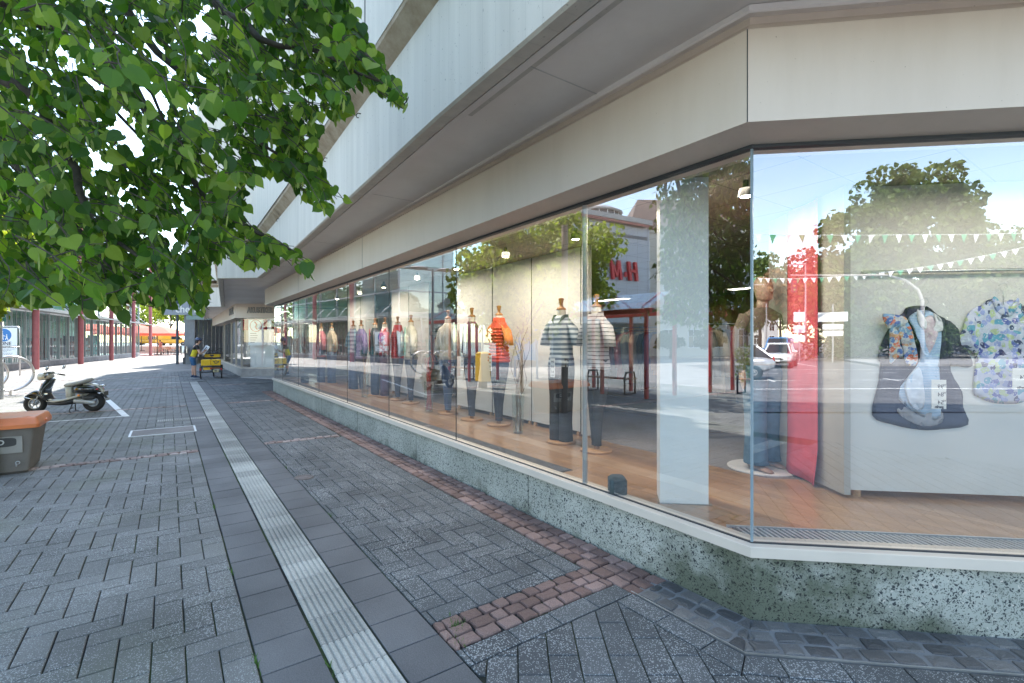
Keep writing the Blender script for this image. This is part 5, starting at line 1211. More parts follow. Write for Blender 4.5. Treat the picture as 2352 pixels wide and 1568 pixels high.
# grit bin and the black pole beside it
t = thing('grit_bin', 'grey grit bin with an orange lid standing by the black pole', 'grit bin', (-6.50, 5.87, 0), R(35))
GB = M('bin_grey', (.16, .145, .13), .75, .15, 5, .2, 90)
k = MB(); k.loft([((0, 0, .0), (.48, 0, 0), (0, .28, 0)), ((0, 0, .03), (.51, 0, 0), (0, .31, 0)), ((0, 0, .55), (.57, 0, 0), (0, .36, 0)), ((0, 0, .56), (.585, 0, 0), (0, .375, 0)), ((0, 0, .575), (.585, 0, 0), (0, .375, 0))], 64, 22); k.build('body', GB, t, smooth=True, auto=35)
k = MB(); k.loft([((0, 0, .555), (.615, 0, 0), (0, .41, 0)), ((0, 0, .60), (.615, 0, 0), (0, .41, 0)), ((0, .02, .665), (.585, 0, 0), (0, .37, 0)), ((0, .02, .68), (.57, 0, 0), (0, .35, 0)), ((0, .03, .683), (.45, 0, 0), (0, .22, 0))], 64, 20)
k.build('lid', M('lid_orange', (.58, .17, .055), .32, .12, 4), t, smooth=True, auto=35)
k = MB(); k.box((.60, 0, .60), (.06, .12, .03), ch=.01); k.build('lid_handle', MATS['lid_orange'], t)
k = MB(); k.x = Matrix.Translation((.16, -.349, .36)) @ Matrix.Rotation(R(5), 4, 'X'); k.b2((-.22, -.006, -.10), (.30, .03, .10)); lb = k.build('label', M('bin_label', (.28, .27, .25), .6, .1, 8), t)
k = MB(); k.x = Matrix.Translation((.16, -.357, .38)) @ Matrix.Rotation(R(5), 4, 'X'); k.loft([((.03, .004, .015), (.22, 0, 0), (0, 0, .055)), ((.03, .0, .015), (.22, 0, 0), (0, 0, .055))], 32, 5); k.build('emblem', M('bin_emblem', (.05, .05, .05), .6, .1, 8), lb)
k = MB(); put_text(k, 'CEMO', .085, (.19, -.3645, .395), 0, .003, .002); put_text(k, '400 Liter', .045, (.11, -.3535, .29), 0, .003); k.build('writing', M('bin_white', (.55, .55, .52), .6, .05, 8), lb)
k = MB(); k.torus(.018, .005, (.42, -.36, .14), 'y', 14, 6); k.torus(.018, .005, (.41, -.36, .115), 'x', 14, 6); k.torus(.018, .005, (-.56, -.3, .10), 'y', 14, 6); k.torus(.018, .005, (-.55, -.3, .07), 'x', 14, 6); k.build('chain', SIL, t, smooth=True)
t = thing('street_pole', 'dark pole with a pale upper half standing beside the grit bin', 'pole', (-6.13, 5.66, 0))
k = MB(); k.tube([(0, 0, -.05), (0, 0, 1.95)], .075, 18); k.build('lower_shaft', M('pole_black', (.02, .022, .026), .5, .3, 14, .2, 30), t, smooth=True, auto=40)
k = MB(); k.tube([(0, 0, 1.95), (0, 0, 4.2)], .07, 18); k.build('upper_shaft', M('pole_beige', (.30, .25, .20), .6, .3, 5), t, smooth=True, auto=40)
# bicycle hoops
STL = M('brushed_steel', (.55, .53, .52), .3, .08, 10, metal=.9)
hb = Vector((at(24, 14.2), 14.2, 0))
t = thing('bicycle_hoop', 'round brushed steel bicycle hoop on a short foot', 'bicycle hoop', hb, R(60), group='steel bicycle hoops in a row')
k = MB(); k.torus(.50, .035, (0, 0, .66), 'y', 48, 10, sr=1.6); k.build('ring', STL, t, smooth=True)
k = MB(); k.tube([(0, -.05, 0), (0, -.05, .17)], .02, 8); k.tube([(0, .05, 0), (0, .05, .17)], .02, 8); k.box((0, 0, .012), (.2, .26, .02)); k.build('foot', STL, t)
for i in range(1, 5):
    c = copy_tree(t); c.location = hb+Vector((-.66*.95*i, -.30*i*.5, 0))
# pedestrian zone sign
t = thing('zone_sign', 'pedestrian zone sign in a tubular steel frame', 'sign', (-23.75, 22.6, 0), R(12))
k = MB(); q = [(-.62, 0, 0), (-.62, 0, 2.15), (-.59, 0, 2.25), (-.50, 0, 2.3), (.50, 0, 2.3), (.59, 0, 2.25), (.62, 0, 2.15), (.62, 0, 0)]; k.tube(q, .03, 10); k.tube([(-.62, 0, 1.35), (.62, 0, 1.35)], .018, 8); k.tube([(-.62, 0, .85), (.62, 0, .85)], .018, 8); k.build('frame', STL, t, smooth=True)
SW = M('sign_white', (.78, .78, .77), .4, .03, 4); SB = M('sign_blue', (.01, .16, .45), .4, .03, 4)
k = MB(); k.b2((-.52, -.02, 1.40), (.52, .005, 2.24)); pn = k.build('panel', SW, t)
k = MB(); k.lathe([(.30, 0), (.30, .006), (.002, .006)], (0, 0, 0), 32, Matrix.Translation((0, -.021, 1.90)) @ Matrix.Rotation(R(90), 4, 'X')); k.build('disc', SB, pn)
k = MB()
for x, h_ in ((-.06, .42), (.12, .26)):
    z0 = 1.68; k.x = Matrix.Translation((x, -.03, z0)); k.lathe([(.035*h_/.42, -.003), (.035*h_/.42, .003)], (0, 0, 0), 14, Matrix.Translation((x, -.03, z0+h_*.9)) @ Matrix.Rotation(R(90), 4, 'X'))
    k.add([(-.04*h_*2.4, 0, h_*.3), (.05*h_*2.4, 0, h_*.3), (.03*h_*2.4, 0, h_*.78), (-.03*h_*2.4, 0, h_*.78)], [(0, 1, 2, 3)])
    for s in (-1, 1): k.add([(s*.02-.02, 0, h_*.3), (s*.02+.02, 0, h_*.3), (s*.05+.018, 0, 0), (s*.05-.018, 0, 0)], [(0, 1, 2, 3)])
k.x = None; k.tube([(-.02, -.03, 1.88), (.08, -.03, 1.84)], .012, 6); k.build('pictogram', SW, pn)
k = MB(); put_text(k, 'ZONE', .22, (0, -.025, 1.50), 0, .005, .003); k.build('lettering', INK, pn)
k = MB(); k.b2((-.52, -.02, .92), (.52, .005, 1.30)); p2 = k.build('notice', SW, t)
k = MB()
for z, a in ((1.24, .42), (1.18, .30), (1.12, .12), (1.05, .36), (.99, .33)):
    x = -a
    while x < a: l = rnd.uniform(.03, .09); k.b2((x, -.023, z-.012), (min(a, x+l), -.0205, z+.012)); x += l+.02
k.build('lettering', M('ink_grey', (.3, .3, .3), .6, 0), p2)

# ---------------------------------------------------------------- people
def skin(name, pts, edges, mat_, parent, sub=2):
    me = bpy.data.meshes.new(name); me.from_pydata([p[0] for p in pts], edges, []); o = bpy.data.objects.new(name, me); COL.objects.link(o)
    o.modifiers.new('s', 'SKIN'); o.modifiers.new('u', 'SUBSURF').levels = sub; o.modifiers['u'].render_levels = sub
    for i, p in enumerate(pts):
        r = p[1]; me.skin_vertices[0].data[i].radius = r if isinstance(r, tuple) else (r, r)
    me.skin_vertices[0].data[0].use_root = True
    bpy.context.view_layer.update()
    m2 = bpy.data.meshes.new_from_object(o.evaluated_get(bpy.context.evaluated_depsgraph_get()))
    m2.materials.clear(); m2.materials.append(mat_); m2.polygons.foreach_set('use_smooth', [True]*len(m2.polygons))
    bpy.data.objects.remove(o); o = bpy.data.objects.new(name, m2); COL.objects.link(o); o.parent = parent; return o
SKIN = M('skin_tone', (.52, .30, .21), .55, .08, 6)
def person(label, loc, rz, bend, armL, armR, cols, feet, hair, helmet=None, shorts=True, top_sleeve=.5, dress=False, grp=None, scale=1):
    """armL/armR: (elbow, hand) points; feet: (left, right) offsets; the figure faces +y"""
    t = thing('person', label, 'person', loc, rz, grp); t.scale = (scale,)*3
    b = bend; hip = Vector((0, 0, .92)); ch = Vector((0, math.sin(b)*.42, .92+math.cos(b)*.42)); nk = Vector((0, math.sin(b)*.56, .92+math.cos(b)*.55)); hd = nk+Vector((0, .05+math.sin(b)*.08, .13))
    P = [(hip, (.15, .11)), (hip.lerp(ch, .45), (.135, .10)), (ch, (.165, .115)), (nk-Vector((0, 0, .02)), .065), (nk+Vector((0, .01, .05)), .052), (hd, (.07, .085)), (hd+Vector((0, .0, .09)), (.068, .085)), (hd+Vector((0, -.01, .16)), .04)]
    E = [(i, i+1) for i in range(7)]
    arms = {}
    for s, (el, ha) in ((-1, armL), (1, armR)):
        sh = ch+Vector((s*.19, math.sin(b)*.06, .07)); i = len(P); P += [(sh, .058), (Vector(el), .042), (Vector(ha), .027)]; E += [(2, i), (i, i+1), (i+1, i+2)]; arms[s] = (sh, Vector(el), Vector(ha))
    legs = {}
    for s, f in ((-1, feet[0]), (1, feet[1])):
        f = Vector(f); kn = Vector((s*.10+f.x*.5, f.y*.5+.03, .50)); an = Vector((s*.10+f.x, f.y, .085)); i = len(P)
        P += [(Vector((s*.10, 0, .84)), .088), (kn, .058), (kn.lerp(an, .35)+Vector((0, -.015, 0)), .055), (an, .036)]; E += [(0, i), (i, i+1), (i+1, i+2), (i+2, i+3)]; legs[s] = (kn, an)
    skin('body', P, E, SKIN, t)
    for s in (-1, 1):                                # fingers and thumb
        sh, el, ha = arms[s]; d = (ha-el).normalized(); sd = d.cross(Vector((0, 0, 1))).normalized(); n_ = sd.cross(d)
        pts = [(ha-d*.01, .026), (ha+d*.06, (.032, .018))]; ed = [(0, 1)]
        for q in range(4):
            o = sd*((q-1.5)*.017); i = len(pts); l = (.06, .072, .068, .052)[q]
            pts += [(ha+d*.085+o, .0085), (ha+d*(.085+l*.55)+o-n_*.012, .008), (ha+d*(.085+l*.8)+o-n_*.036, .007)]; ed += [(1, i), (i, i+1), (i+1, i+2)]
        i = len(pts); pts += [(ha+d*.03+sd*(.035*-s), .010), (ha+d*.07+sd*(.05*-s), .008)]; ed += [(0, i), (i, i+1)]
        skin('hand', pts, ed, SKIN, t, 1)
    top, low, shoe = cols
    Q = [(hip+Vector((0, 0, -.03)), (.20, .16)), (hip.lerp(ch, .25), (.19, .15)), (hip.lerp(ch, .55), (.18, .145)), (ch, (.195, .145)), (nk-Vector((0, 0, .05)), .085)]; e = [(0, 1), (1, 2), (2, 3), (3, 4)]
    for s in (-1, 1):
        sh, el, ha = arms[s]; i = len(Q); Q += [(sh, .074), (sh.lerp(el, top_sleeve), .062)]; e += [(3, i), (i, i+1)]
    skin('shirt', Q, e, top, t)
    if dress:
        k = MB(); k.loft([((0, 0, .95), (.17, 0, 0), (0, .13, 0)), ((0, 0, .75), (.21, 0, 0), (0, .17, 0)), ((0, 0, .45), (.26, 0, 0), (0, .22, 0)), ((0, 0, .40), (.25, 0, 0), (0, .21, 0))], 18, 2.1); k.build('skirt', low, t, smooth=True)
    else:
        Q = [(hip+Vector((0, 0, .05)), (.185, .145)), (hip-Vector((0, 0, .04)), (.185, .145))]; e = [(0, 1)]
        for s in (-1, 1):
            kn, an = legs[s]; i = len(Q); Q += [(Vector((s*.10, 0, .80)), .10), (kn+Vector((0, 0, .02)), .078)]; e += [(1, i), (i, i+1)]
            if not shorts: Q.append((an+Vector((0, 0, .03)), .06)); e.append((i+1, i+2))
        skin('shorts' if shorts else 'trousers', Q, e, low, t)
    for s in (-1, 1):
        kn, an = legs[s]; k = MB(); x, y = an.x, an.y
        k.loft([((x, y-.075, .045), (.032, 0, 0), (0, 0, .035)), ((x, y-.03, .05), (.042, 0, 0), (0, 0, .05)), ((x, y+.06, .045), (.047, 0, 0), (0, 0, .042)), ((x, y+.15, .032), (.045, 0, 0), (0, 0, .03)), ((x, y+.19, .025), (.028, 0, 0), (0, 0, .02))], 12, 2.4)
        k.tube([(x, y-.01, .07), (x, y-.01, .13)], .045, 10); sh_ = k.build('shoe', shoe, t, smooth=True)
        k = MB(); k.loft([((x, y-.08, .011), (.036, 0, 0), (0, 0, .011)), ((x, y+.06, .011), (.051, 0, 0), (0, 0, .011)), ((x, y+.2, .011), (.03, 0, 0), (0, 0, .011))], 12, 3); k.build('sole', SW, sh_)
    k = MB(); c = hd+Vector((0, -.015, .085)); k.ball(c, (.088, .105, .10), 14, 10); k.ball(c+Vector((0, -.05, -.07)), (.07, .06, .09), 12, 8); k.build('hair', hair, t, smooth=True)
    k = MB(); f = hd+Vector((0, .09, .03)); k.tube([f+Vector((0, -.01, .035)), f+Vector((0, .022, -.005)), f+Vector((0, .0, -.015))], [.008, .014, .008], 6); k.build('nose', SKIN, t, smooth=True)
    for s in (-1, 1):
        k = MB(); k.ball(hd+Vector((s*.03, .082, .065)), .009, 8, 6); k.build('eye', INK, t, smooth=True)
        k = MB(); k.ball(hd+Vector((s*.078, 0, .04)), (.012, .022, .032), 8, 6); k.build('ear', SKIN, t, smooth=True)
    k = MB(); k.ball(hd+Vector((0, .083, -.012)), (.022, .008, .006), 8, 6); k.build('mouth', M('lip', (.35, .12, .11), .5, 0), t, smooth=True)
    if helmet:
        k = MB(); k.loft([(c+Vector((0, 0, -.02)), (.105, 0, 0), (0, .13, 0)), (c+Vector((0, 0, .03)), (.108, 0, 0), (0, .135, 0)), (c+Vector((0, -.005, .085)), (.085, 0, 0), (0, .11, 0)), (c+Vector((0, -.01, .115)), (.04, 0, 0), (0, .06, 0))], 16, 2.1)
        k.b2((c.x-.07, c.y+.12, c.z-.01), (c.x+.07, c.y+.16, c.z+.005)); hh = k.build('helmet', helmet, t, smooth=True)
        k = MB()
        for s in (-.045, 0, .045): k.loft([(c+Vector((s, .09, .085)), (.009, 0, 0), (0, .01, .01)), (c+Vector((s, 0, .118)), (.010, 0, 0), (0, .02, .006)), (c+Vector((s, -.09, .085)), (.009, 0, 0), (0, .01, .01))], 8, 2)
        k.build('vent', M('helmet_dark', (.02, .022, .03), .6, .1, 9), hh)
    return t
YEL = M('post_yellow', (.72, .44, .015), .45, .08, 6)
def shirt_mat():
    m, nt, b = nodes('black_yellow_shirt'); tc = N(nt, 'ShaderNodeTexCoord'); s = N(nt, 'ShaderNodeSeparateXYZ'); L(nt, tc, 'Object', s, 0)
    ab = N(nt, 'ShaderNodeMath', operation='ABSOLUTE'); L(nt, s, 0, ab, 0)
    g = N(nt, 'ShaderNodeMath', operation='GREATER_THAN'); L(nt, ab, 0, g, 0); g.inputs[1].default_value = .115
    lo = N(nt, 'ShaderNodeMath', operation='LESS_THAN'); L(nt, s, 2, lo, 0); lo.inputs[1].default_value = 1.24
    mu = N(nt, 'ShaderNodeMath', operation='MULTIPLY'); L(nt, g, 0, mu, 0); L(nt, lo, 0, mu, 1)
    nt.links.new(mix(nt, mu.outputs[0], (.018, .018, .02), (.60, .50, .03)), b.inputs['Base Color']); b.inputs['Roughness'].default_value = .8; return m
PX, PY = -13.95, 21.1
person('person in black and yellow shirt and blue shorts holding papers beside the cargo tricycle', (PX, PY, 0), R(-52), .30, ((-.33, .20, 1.06), (-.16, .42, 1.20)), ((.30, .26, 1.05), (.12, .46, 1.20)), (shirt_mat(), cloth('shorts_blue', (.03, .10, .22)), cloth('shoe_navy', (.03, .05, .10))), ((-.02, .02, 0), (.03, .10, 0)), M('hair_dark', (.03, .02, .015), .6, .2, 30), M('helmet_blue', (.02, .035, .09), .35, .3, 20, coat=.5))
t = thing('paper_sheaf', 'white printed delivery sheets held up by the person with the helmet', 'papers', (PX+.36, PY+.31, 1.23), R(-20))
k = MB(); k.x = Matrix.Rotation(R(-28), 4, 'X') @ Matrix.Rotation(R(16), 4, 'Y'); k.b2((-.15, -.004, -.20), (.15, .004, .20)); k.build('sheet', CARD, t)
k = MB(); k.x = Matrix.Rotation(R(-28), 4, 'X') @ Matrix.Rotation(R(16), 4, 'Y'); k.b2((-.06, -.0055, -.16), (.0, -.0045, .15))
for i in range(7): k.b2((.03, -.0055, .13-.045*i), (.12, -.0045, .145-.045*i))
k.build('print', INK, t)
# cargo tricycle
t = thing('cargo_tricycle', 'yellow post cargo tricycle seen from behind', 'tricycle', (-13.0, 20.9, 0), R(29))
for s in (-1, 1):
    w_ = MB(); o = wheel(t, 0, .28, .28, .045, spokes=16, y=0); o.location = (s*.38, 0, .28); o.rotation_euler = (0, 0, R(90))
    k = MB()
    for i in range(7):
        a = R(20+i*23); b = R(20+(i+1)*23); k.add([(s*.38-.04, math.cos(a)*.32, .28+math.sin(a)*.32), (s*.38+.04, math.cos(a)*.32, .28+math.sin(a)*.32), (s*.38+.04, math.cos(b)*.32, .28+math.sin(b)*.32), (s*.38-.04, math.cos(b)*.32, .28+math.sin(b)*.32)], [(0, 1, 2, 3)])
    k.build('mudguard', DRK, t)
    k = MB(); k.box((s*.38, -.33, .42), (.05, .03, .09), ch=.01); k.build('tail_lamp', REDL, t)
o = wheel(t, 0, .36, .36, .05, spokes=20); o.location = (.03, 1.25, .36); o.rotation_euler = (0, 0, R(90))
k = MB(); k.tube([(-.38, 0, .28), (.38, 0, .28)], .02, 8); k.tube([(-.02, -.05, .30), (.0, .5, .32), (.02, .95, .75), (.03, 1.1, .95)], .025, 8); k.tube([(.03, 1.1, 1.05), (.03, 1.35, .33)], .018, 8); k.tube([(0, .45, .35), (0, .40, .95)], .02, 8); k.b2((-.36, -.32, .50), (.36, .35, .53)); k.tube([(-.30, .3, .30), (-.30, .3, .50)], .015, 6); k.tube([(.30, .3, .30), (.30, .3, .50)], .015, 6); k.build('frame', DRK, t)
k = MB(); k.tube([(-.33, .80, 1.26), (-.2, 1.0, 1.29), (.03, 1.08, 1.12), (.26, 1.0, 1.29), (.39, .80, 1.26)], .012, 8); k.build('handlebar', DRK, t, smooth=True)
k = MB(); k.loft([((0, .30, 1.0), (.09, 0, 0), (0, 0, .03)), ((0, .42, .985), (.08, 0, 0), (0, 0, .03)), ((0, .56, .98), (.02, 0, 0), (0, 0, .02))], 12, 2.4); k.build('saddle', DRK, t, smooth=True)
for s in (-1, 1):
    k = MB(); k.box((s*.182, -.16, .70), (.355, .36, .26), ch=.02); bx = k.build('mail_box', YEL, t)
k = MB(); k.torus(.05, .010, (.18, -.347, .725), 'y', 24, 6); k.tube([(.13, -.347, .71), (.10, -.347, .74), (.085, -.347, .765)], [.008, .012, .02], 6); k.tube([(.22, -.347, .69), (.26, -.347, .70), (.28, -.347, .765)], [.008, .012, .018], 6); k.tube([(.12, -.347, .655), (.24, -.347, .655)], .005, 5); k.build('horn_emblem', INK, bx, smooth=True)
k = MB(); k.box((-.14, -.12, .455), (.28, .34, .14), ch=.015); k.build('lower_box', YEL, t)
k = MB(); k.b2((.02, -.30, .42), (.34, -.28, .50)); k.build('tail_board', M('rust_brown', (.20, .09, .04), .7, .2, 8), t)
k = MB(); k.box((.18, -.34, .345), (.20, .012, .105)); pl = k.build('number_plate', M('plate_yellow', (.55, .48, .28), .5, .05, 8), t)
k = MB(); put_text(k, '05', .10, (.18, -.348, .345), 0, .004, .003); k.build('lettering', INK, pl)
k = MB(); k.box((.0, -.325, .45), (.07, .03, .05), ch=.01); k.build('reflector', REDL, t)
k = MB(); k.b2((-.33, .75, .82), (.33, 1.3, .84)); k.b2((-.33, .75, .84), (-.31, 1.3, .90)); k.b2((.31, .75, .84), (.33, 1.3, .90)); k.b2((-.31, .75, .84), (.31, .77, .90)); k.b2((-.31, 1.28, .84), (.31, 1.3, .90)); k.build('front_tray', DRK, t)
for x, w_ in ((-.16, .28), (.15, .29)):
    k = MB(); k.box((x, 1.02, .945), (w_, .46, .19), ch=.015); k.build('front_box', YEL, t)
k = MB(); k.tube([(-.32, .76, 1.05), (.0, .75, 1.06), (.34, .76, 1.05)], .018, 6); k.ball((.12, .9, 1.08), (.14, .10, .06)); k.ball((-.12, .95, 1.07), (.08, .07, .05)); k.build('strap_cover', DRK, t)
# ================================================================ buildings, trees and traffic round the street
TEAL = glass('curtain_glass', .20, (.70, .89, .85))
MUL = M('mullion_grey', (.38, .40, .41), .4, .08, 6, metal=.4); REDC = M('column_red', (.40, .12, .125), .5, .1, 5)
GREYP = M('panel_grey', (.42, .44, .48), .5, .06, 1.5, metal=.2)
ROOMT = M('room_pale', (.46, .60, .58), .8, .25, .6); ROOMD = M('room_dark', (.07, .10, .10), .8, .3, .7)
LDIR = Vector((-.4437, .8962)); LN = Vector((.8962, .4437)); C0 = Vector((-27.3, 27.7))
P1 = C0+LDIR*(-5.3)-LN*1.0
F1 = Matrix(((LDIR.x, -LN.x, 0, P1.x), (LDIR.y, -LN.y, 0, P1.y), (0, 0, 1, 0), (0, 0, 0, 1)))      # x along, -y out
L1 = 34.0
E2 = Vector((-.766, -.643)).normalized(); N2 = Vector((-E2.y, E2.x))
if N2.dot(Vector((0, 0))-P1) < 0: N2 = -N2
F2r = Matrix(((E2.x, -N2.x, 0, P1.x), (E2.y, -N2.y, 0, P1.y), (0, 0, 1, 0), (0, 0, 0, 1)))
L2 = 25.0; HB = 13.2
F1i = F1.inverted()
gb = thing('glass_building', 'glass-fronted shopping building with dark red columns and a grey panelled wing', 'building', mat=F1)
F2 = F1i @ F2r                                       # wing in the local frame of the building
def bays(T, length, bay, z0, z1, skip=(), lab=''):
    n = int(length/bay)
    for i in range(n):
        if i in skip: continue
        k = MB(); k.x = T; a, b = i*bay+.03, (i+1)*bay-.03; k.quad((a, 0, z0), (b, 0, z0), (b, 0, z1), (a, 0, z1)); k.build('window_pane', TEAL, gb)
bays(F1i @ F1, L1, 1.7, .40, 3.3); bays(F1i @ F1, L1, 3.4, 3.75, 6.9); bays(F1i @ F1, L1, 3.4, 7.2, 12.6)
bays(F2, 13.6, 1.7, .5, 3.3); bays(F2, 13.6, 3.4, 3.75, 6.9); bays(F2, 13.6, 3.4, 7.2, 12.6)
k = MB()
for T, ln in ((Matrix(), L1), (F2, 13.6)):
    k.x = T; x = 0.0; i = 0
    while x <= ln+.01:
        k.b2((x-.035, -.08, .3), (x+.035, .06, 12.7 if i % 2 == 0 else 3.4)); x += 1.7; i += 1
    for z in (.36, 3.42, 3.72, 5.3, 7.05, 9.8, 12.65): k.b2((0, -.06, z-.05), (ln, .05, z+.05))
k.x = Matrix(); x = .6
while x < L1:                                        # thin vertical fins between the posts
    k.b2((x-.012, -.07, .4), (x+.012, -.02, 3.4)); x += 1.7/3*1
k.build('mullion', MUL, gb)
k = MB(); k.b2((-.2, -.15, 0), (L1, .1, .32)); k.x = F2; k.b2((0, -.15, 0), (L2, .1, .42)); k.build('plinth', M('plinth_grey', (.26, .25, .25), .8, .2, 3), gb)
k = MB()
for z in (0.02, 3.45, 7.0): k.prism([(0, .1), (L1, .1), (L1, 9), (0, 9)], z, z+.25)
k.build('floor_slab', ROOMT, gb)
k = MB(); k.b2((.3, 5.0, .3), (L1, 5.2, 12.7)); k.build('back_wall', ROOMT, gb)
k = MB(); k.b2((-.4, -.4, 12.7), (L1+.3, 14, HB)); k.x = F2; k.prism([(-.4, -.5), (L2+.3, -.5), (L2+.3, 12), (-.4, 12)], 13.0, 13.45); k.mi = 1; k.prism([(-.4, -.52), (L2+.3, -.52), (L2+.3, -.45), (-.4, -.45)], 12.72, 12.95); k.build('roof', [M('roof_zinc', (.38, .38, .38), .5, .1, 3), M('eaves_red', (.32, .12, .10), .6, .1, 4)], gb)
for i in range(5):
    p = C0+LDIR*(7.25*i); q = F1i @ Vector((p.x, p.y, 0))
    k = MB(); k.tube([(q.x, q.y, -.05), (q.x, q.y, 10.5)], .155, 18); k.build('column', REDC, gb, smooth=True, auto=40)
k = MB(); k.b2((0, -1.15, 3.40), (L1+1.2, -1.0, 3.50)); k.b2((0, -1.05, 3.44), (L1+1.2, -.1, 3.46)); k.build('canopy', MUL, gb)
k = MB(); x = .85
while x < L1: k.tube([(x, -1.05, 3.48), (x, -.05, 4.5)], .03, 6); x += 2.4
k.build('canopy_strut', M('strut_white', (.6, .6, .6), .4, .05, 6), gb, smooth=True)
# panelled wing with the red letters
WX0 = 13.6
k = MB(); k.x = F2; k.b2((WX0+3.2, -.05, 3.4), (L2, .4, 12.7)); k.b2((L2-.02, -.05, 0), (L2+.3, 10, 12.7)); k.build('panel_wall', GREYP, gb)
k = MB(); k.x = F2
for i in range(0, 7): k.b2((WX0+3.2+i*1.37-.012, -.054, 3.4), (WX0+3.2+i*1.37+.012, -.049, 12.7))
for z in (4.9, 6.6, 8.7, 10.9): k.b2((WX0+3.2, -.054, z-.012), (L2, -.049, z+.012))
k.b2((WX0+3.2, -.09, 11.55), (L2, -.04, 11.85)); k.build('panel_joint', M('joint_grey', (.16, .17, .19), .7, .1, 4), gb)  # panel joints and the raised band below the eaves, one even dark grey
k = MB(); k.x = F2
for z in (5.4, 6.7, 8.0): k.quad((WX0, 0, z), (WX0+3.2, 0, z), (WX0+3.2, 0, z+1.0), (WX0, 0, z+1.0))
k.build('window_band', TEAL, gb)
k = MB(); k.x = F2; k.b2((WX0, .05, 9.2), (WX0+3.2, .3, 12.7)); k.b2((WX0, .3, 3.4), (WX0+3.2, .4, 12.7))
for z in (5.3, 6.5, 7.8, 9.1): k.b2((WX0, -.06, z), (WX0+3.2, .06, z+.12))
for z in (5.1, 5.7, 6.3, 7.0, 7.6): k.tube([(WX0-.2, -.5, z), (WX0+3.6, -.5, z)], .03, 6)
k.build('wing_wall', GREYP, gb)
k = MB(); k.x = F2; k.prism([(WX0, -.02), (L2, -.02), (L2, 10), (WX0, 10)], 0, 3.3); k.build('wing_base', ROOMD, gb)
k = MB(); k.x = F2
T = Matrix.Translation((L2-3.1, -.16, 8.3)) @ Matrix.Scale(-1, 4, (1, 0, 0)) @ Matrix.Scale(1.12, 4)
def poly(pts, d=.22):
    n = len(pts); vs = [(x, -d, z) for x, z in pts]+[(x, 0, z) for x, z in pts]
    k.add(vs, [tuple(range(n)), tuple(range(2*n-1, n-1, -1))]+[(i, n+i, n+(i+1) % n, (i+1) % n) for i in range(n)], F2 @ T)
for ox, it in ((-1.35, 'H'), (.45, 'M')):
    s = .22; 
    if it == 'H':
        for x in (0, .72): poly([(ox+x-.04, -.8), (ox+x+.24, -.8), (ox+x+.24+s, .8), (ox+x-.04+s, .8)])
        poly([(ox+.1, -.12), (ox+.98, -.0), (ox+1.05, .22), (ox+.12, .08)])
    else:
        for x in (0, .86): poly([(ox+x-.03, -.8), (ox+x+.22, -.8), (ox+x+.22+s, .8), (ox+x-.03+s, .8)])
        poly([(ox+s+.02, .8), (ox+s+.26, .8), (ox+.62, -.5), (ox+.48, -.6)]); poly([(ox+.86+s-.05, .8), (ox+.86+s+.16, .8), (ox+.64, -.6), (ox+.5, -.5)])
_v, _f = letters('&', .62, .1, .015); k.add(_v, _f, F2 @ T @ Matrix.Translation((.02, -.12, -.3)) @ Matrix.Rotation(R(90), 4, 'X'))
k.build('shop_letters', M('letters_red', (.55, .02, .03), .4, .05, 5), gb)
# shop fittings seen through the glass
for i in range(11):
    x = 2.2+i*2.9; r = rnd.random(); q = F1 @ Vector((x, 2.6+r*1.2, 0)); h_ = rnd.uniform(1.4, 2.1)
    c = [(.08, .42, .42), (.35, .10, .10), (.45, .42, .36), (.06, .12, .20), (.5, .22, .10)][i % 5]
    lab = ['turquoise', 'dark red', 'pale beige', 'navy blue', 'orange'][i % 5]+' shop shelf behind the curtain glass, '+['by the first red column', 'between the first two red columns', 'behind the second red column', 'past the second red column', 'behind the third red column', 'past the third red column', 'behind the fourth red column', 'past the fourth red column', 'behind the fifth red column', 'near the glass end', 'at the far glass corner'][i]
    t = thing('shop_shelf', lab, 'shelf', mat=Matrix.Translation((q.x, q.y, .27)) @ Matrix.Rotation(math.atan2(LDIR.y, LDIR.x), 4, 'Z'))
    k = MB(); k.b2((-.9, -.25, 0), (-.84, .25, h_)); k.b2((.84, -.25, 0), (.9, .25, h_)); k.b2((-.84, .22, 0), (.84, .25, h_))
    for z in (.05, .5, .95, 1.4): k.b2((-.84, -.25, z), (.84, .22, z+.03))
    k.build('frame', M('shelf%d' % (i % 5), c, .6, .1, 4), t)
    k = MB(); z = .08
    for z in (.08, .53, .98):
        xx = -.78
        while xx < .7: w_ = rnd.uniform(.12, .3); k.b2((xx, -.2, z), (xx+w_*.85, .15, z+rnd.uniform(.15, .38))); xx += w_
    k.build('goods', M('goods%d' % (i % 3), [(.5, .5, .48), (.1, .45, .45), (.45, .12, .12)][i % 3], .6, .5, 6), t)
q = F1 @ Vector((6.9, 1.2, 0)); t = thing('window_banner', 'turquoise and white sale banner hanging inside the glass building', 'banner', mat=Matrix.Translation((q.x, q.y, .3)) @ Matrix.Rotation(math.atan2(LDIR.y, LDIR.x), 4, 'Z'))
k = MB(); k.b2((-1.0, 0, 1.9), (1.0, .02, 3.0)); k.b2((-1.0, 0, .25), (1.0, .02, .85)); k.build('cloth', M('banner_teal', (.05, .42, .47), .7, .1, 3), t)
k = MB(); put_text(k, 'BRUN', .5, (0, -.012, 1.6), 0, .01, .01); put_text(k, 'KLE', .4, (.1, -.012, 1.2), 0, .01, .01); k.build('lettering', SW, t)

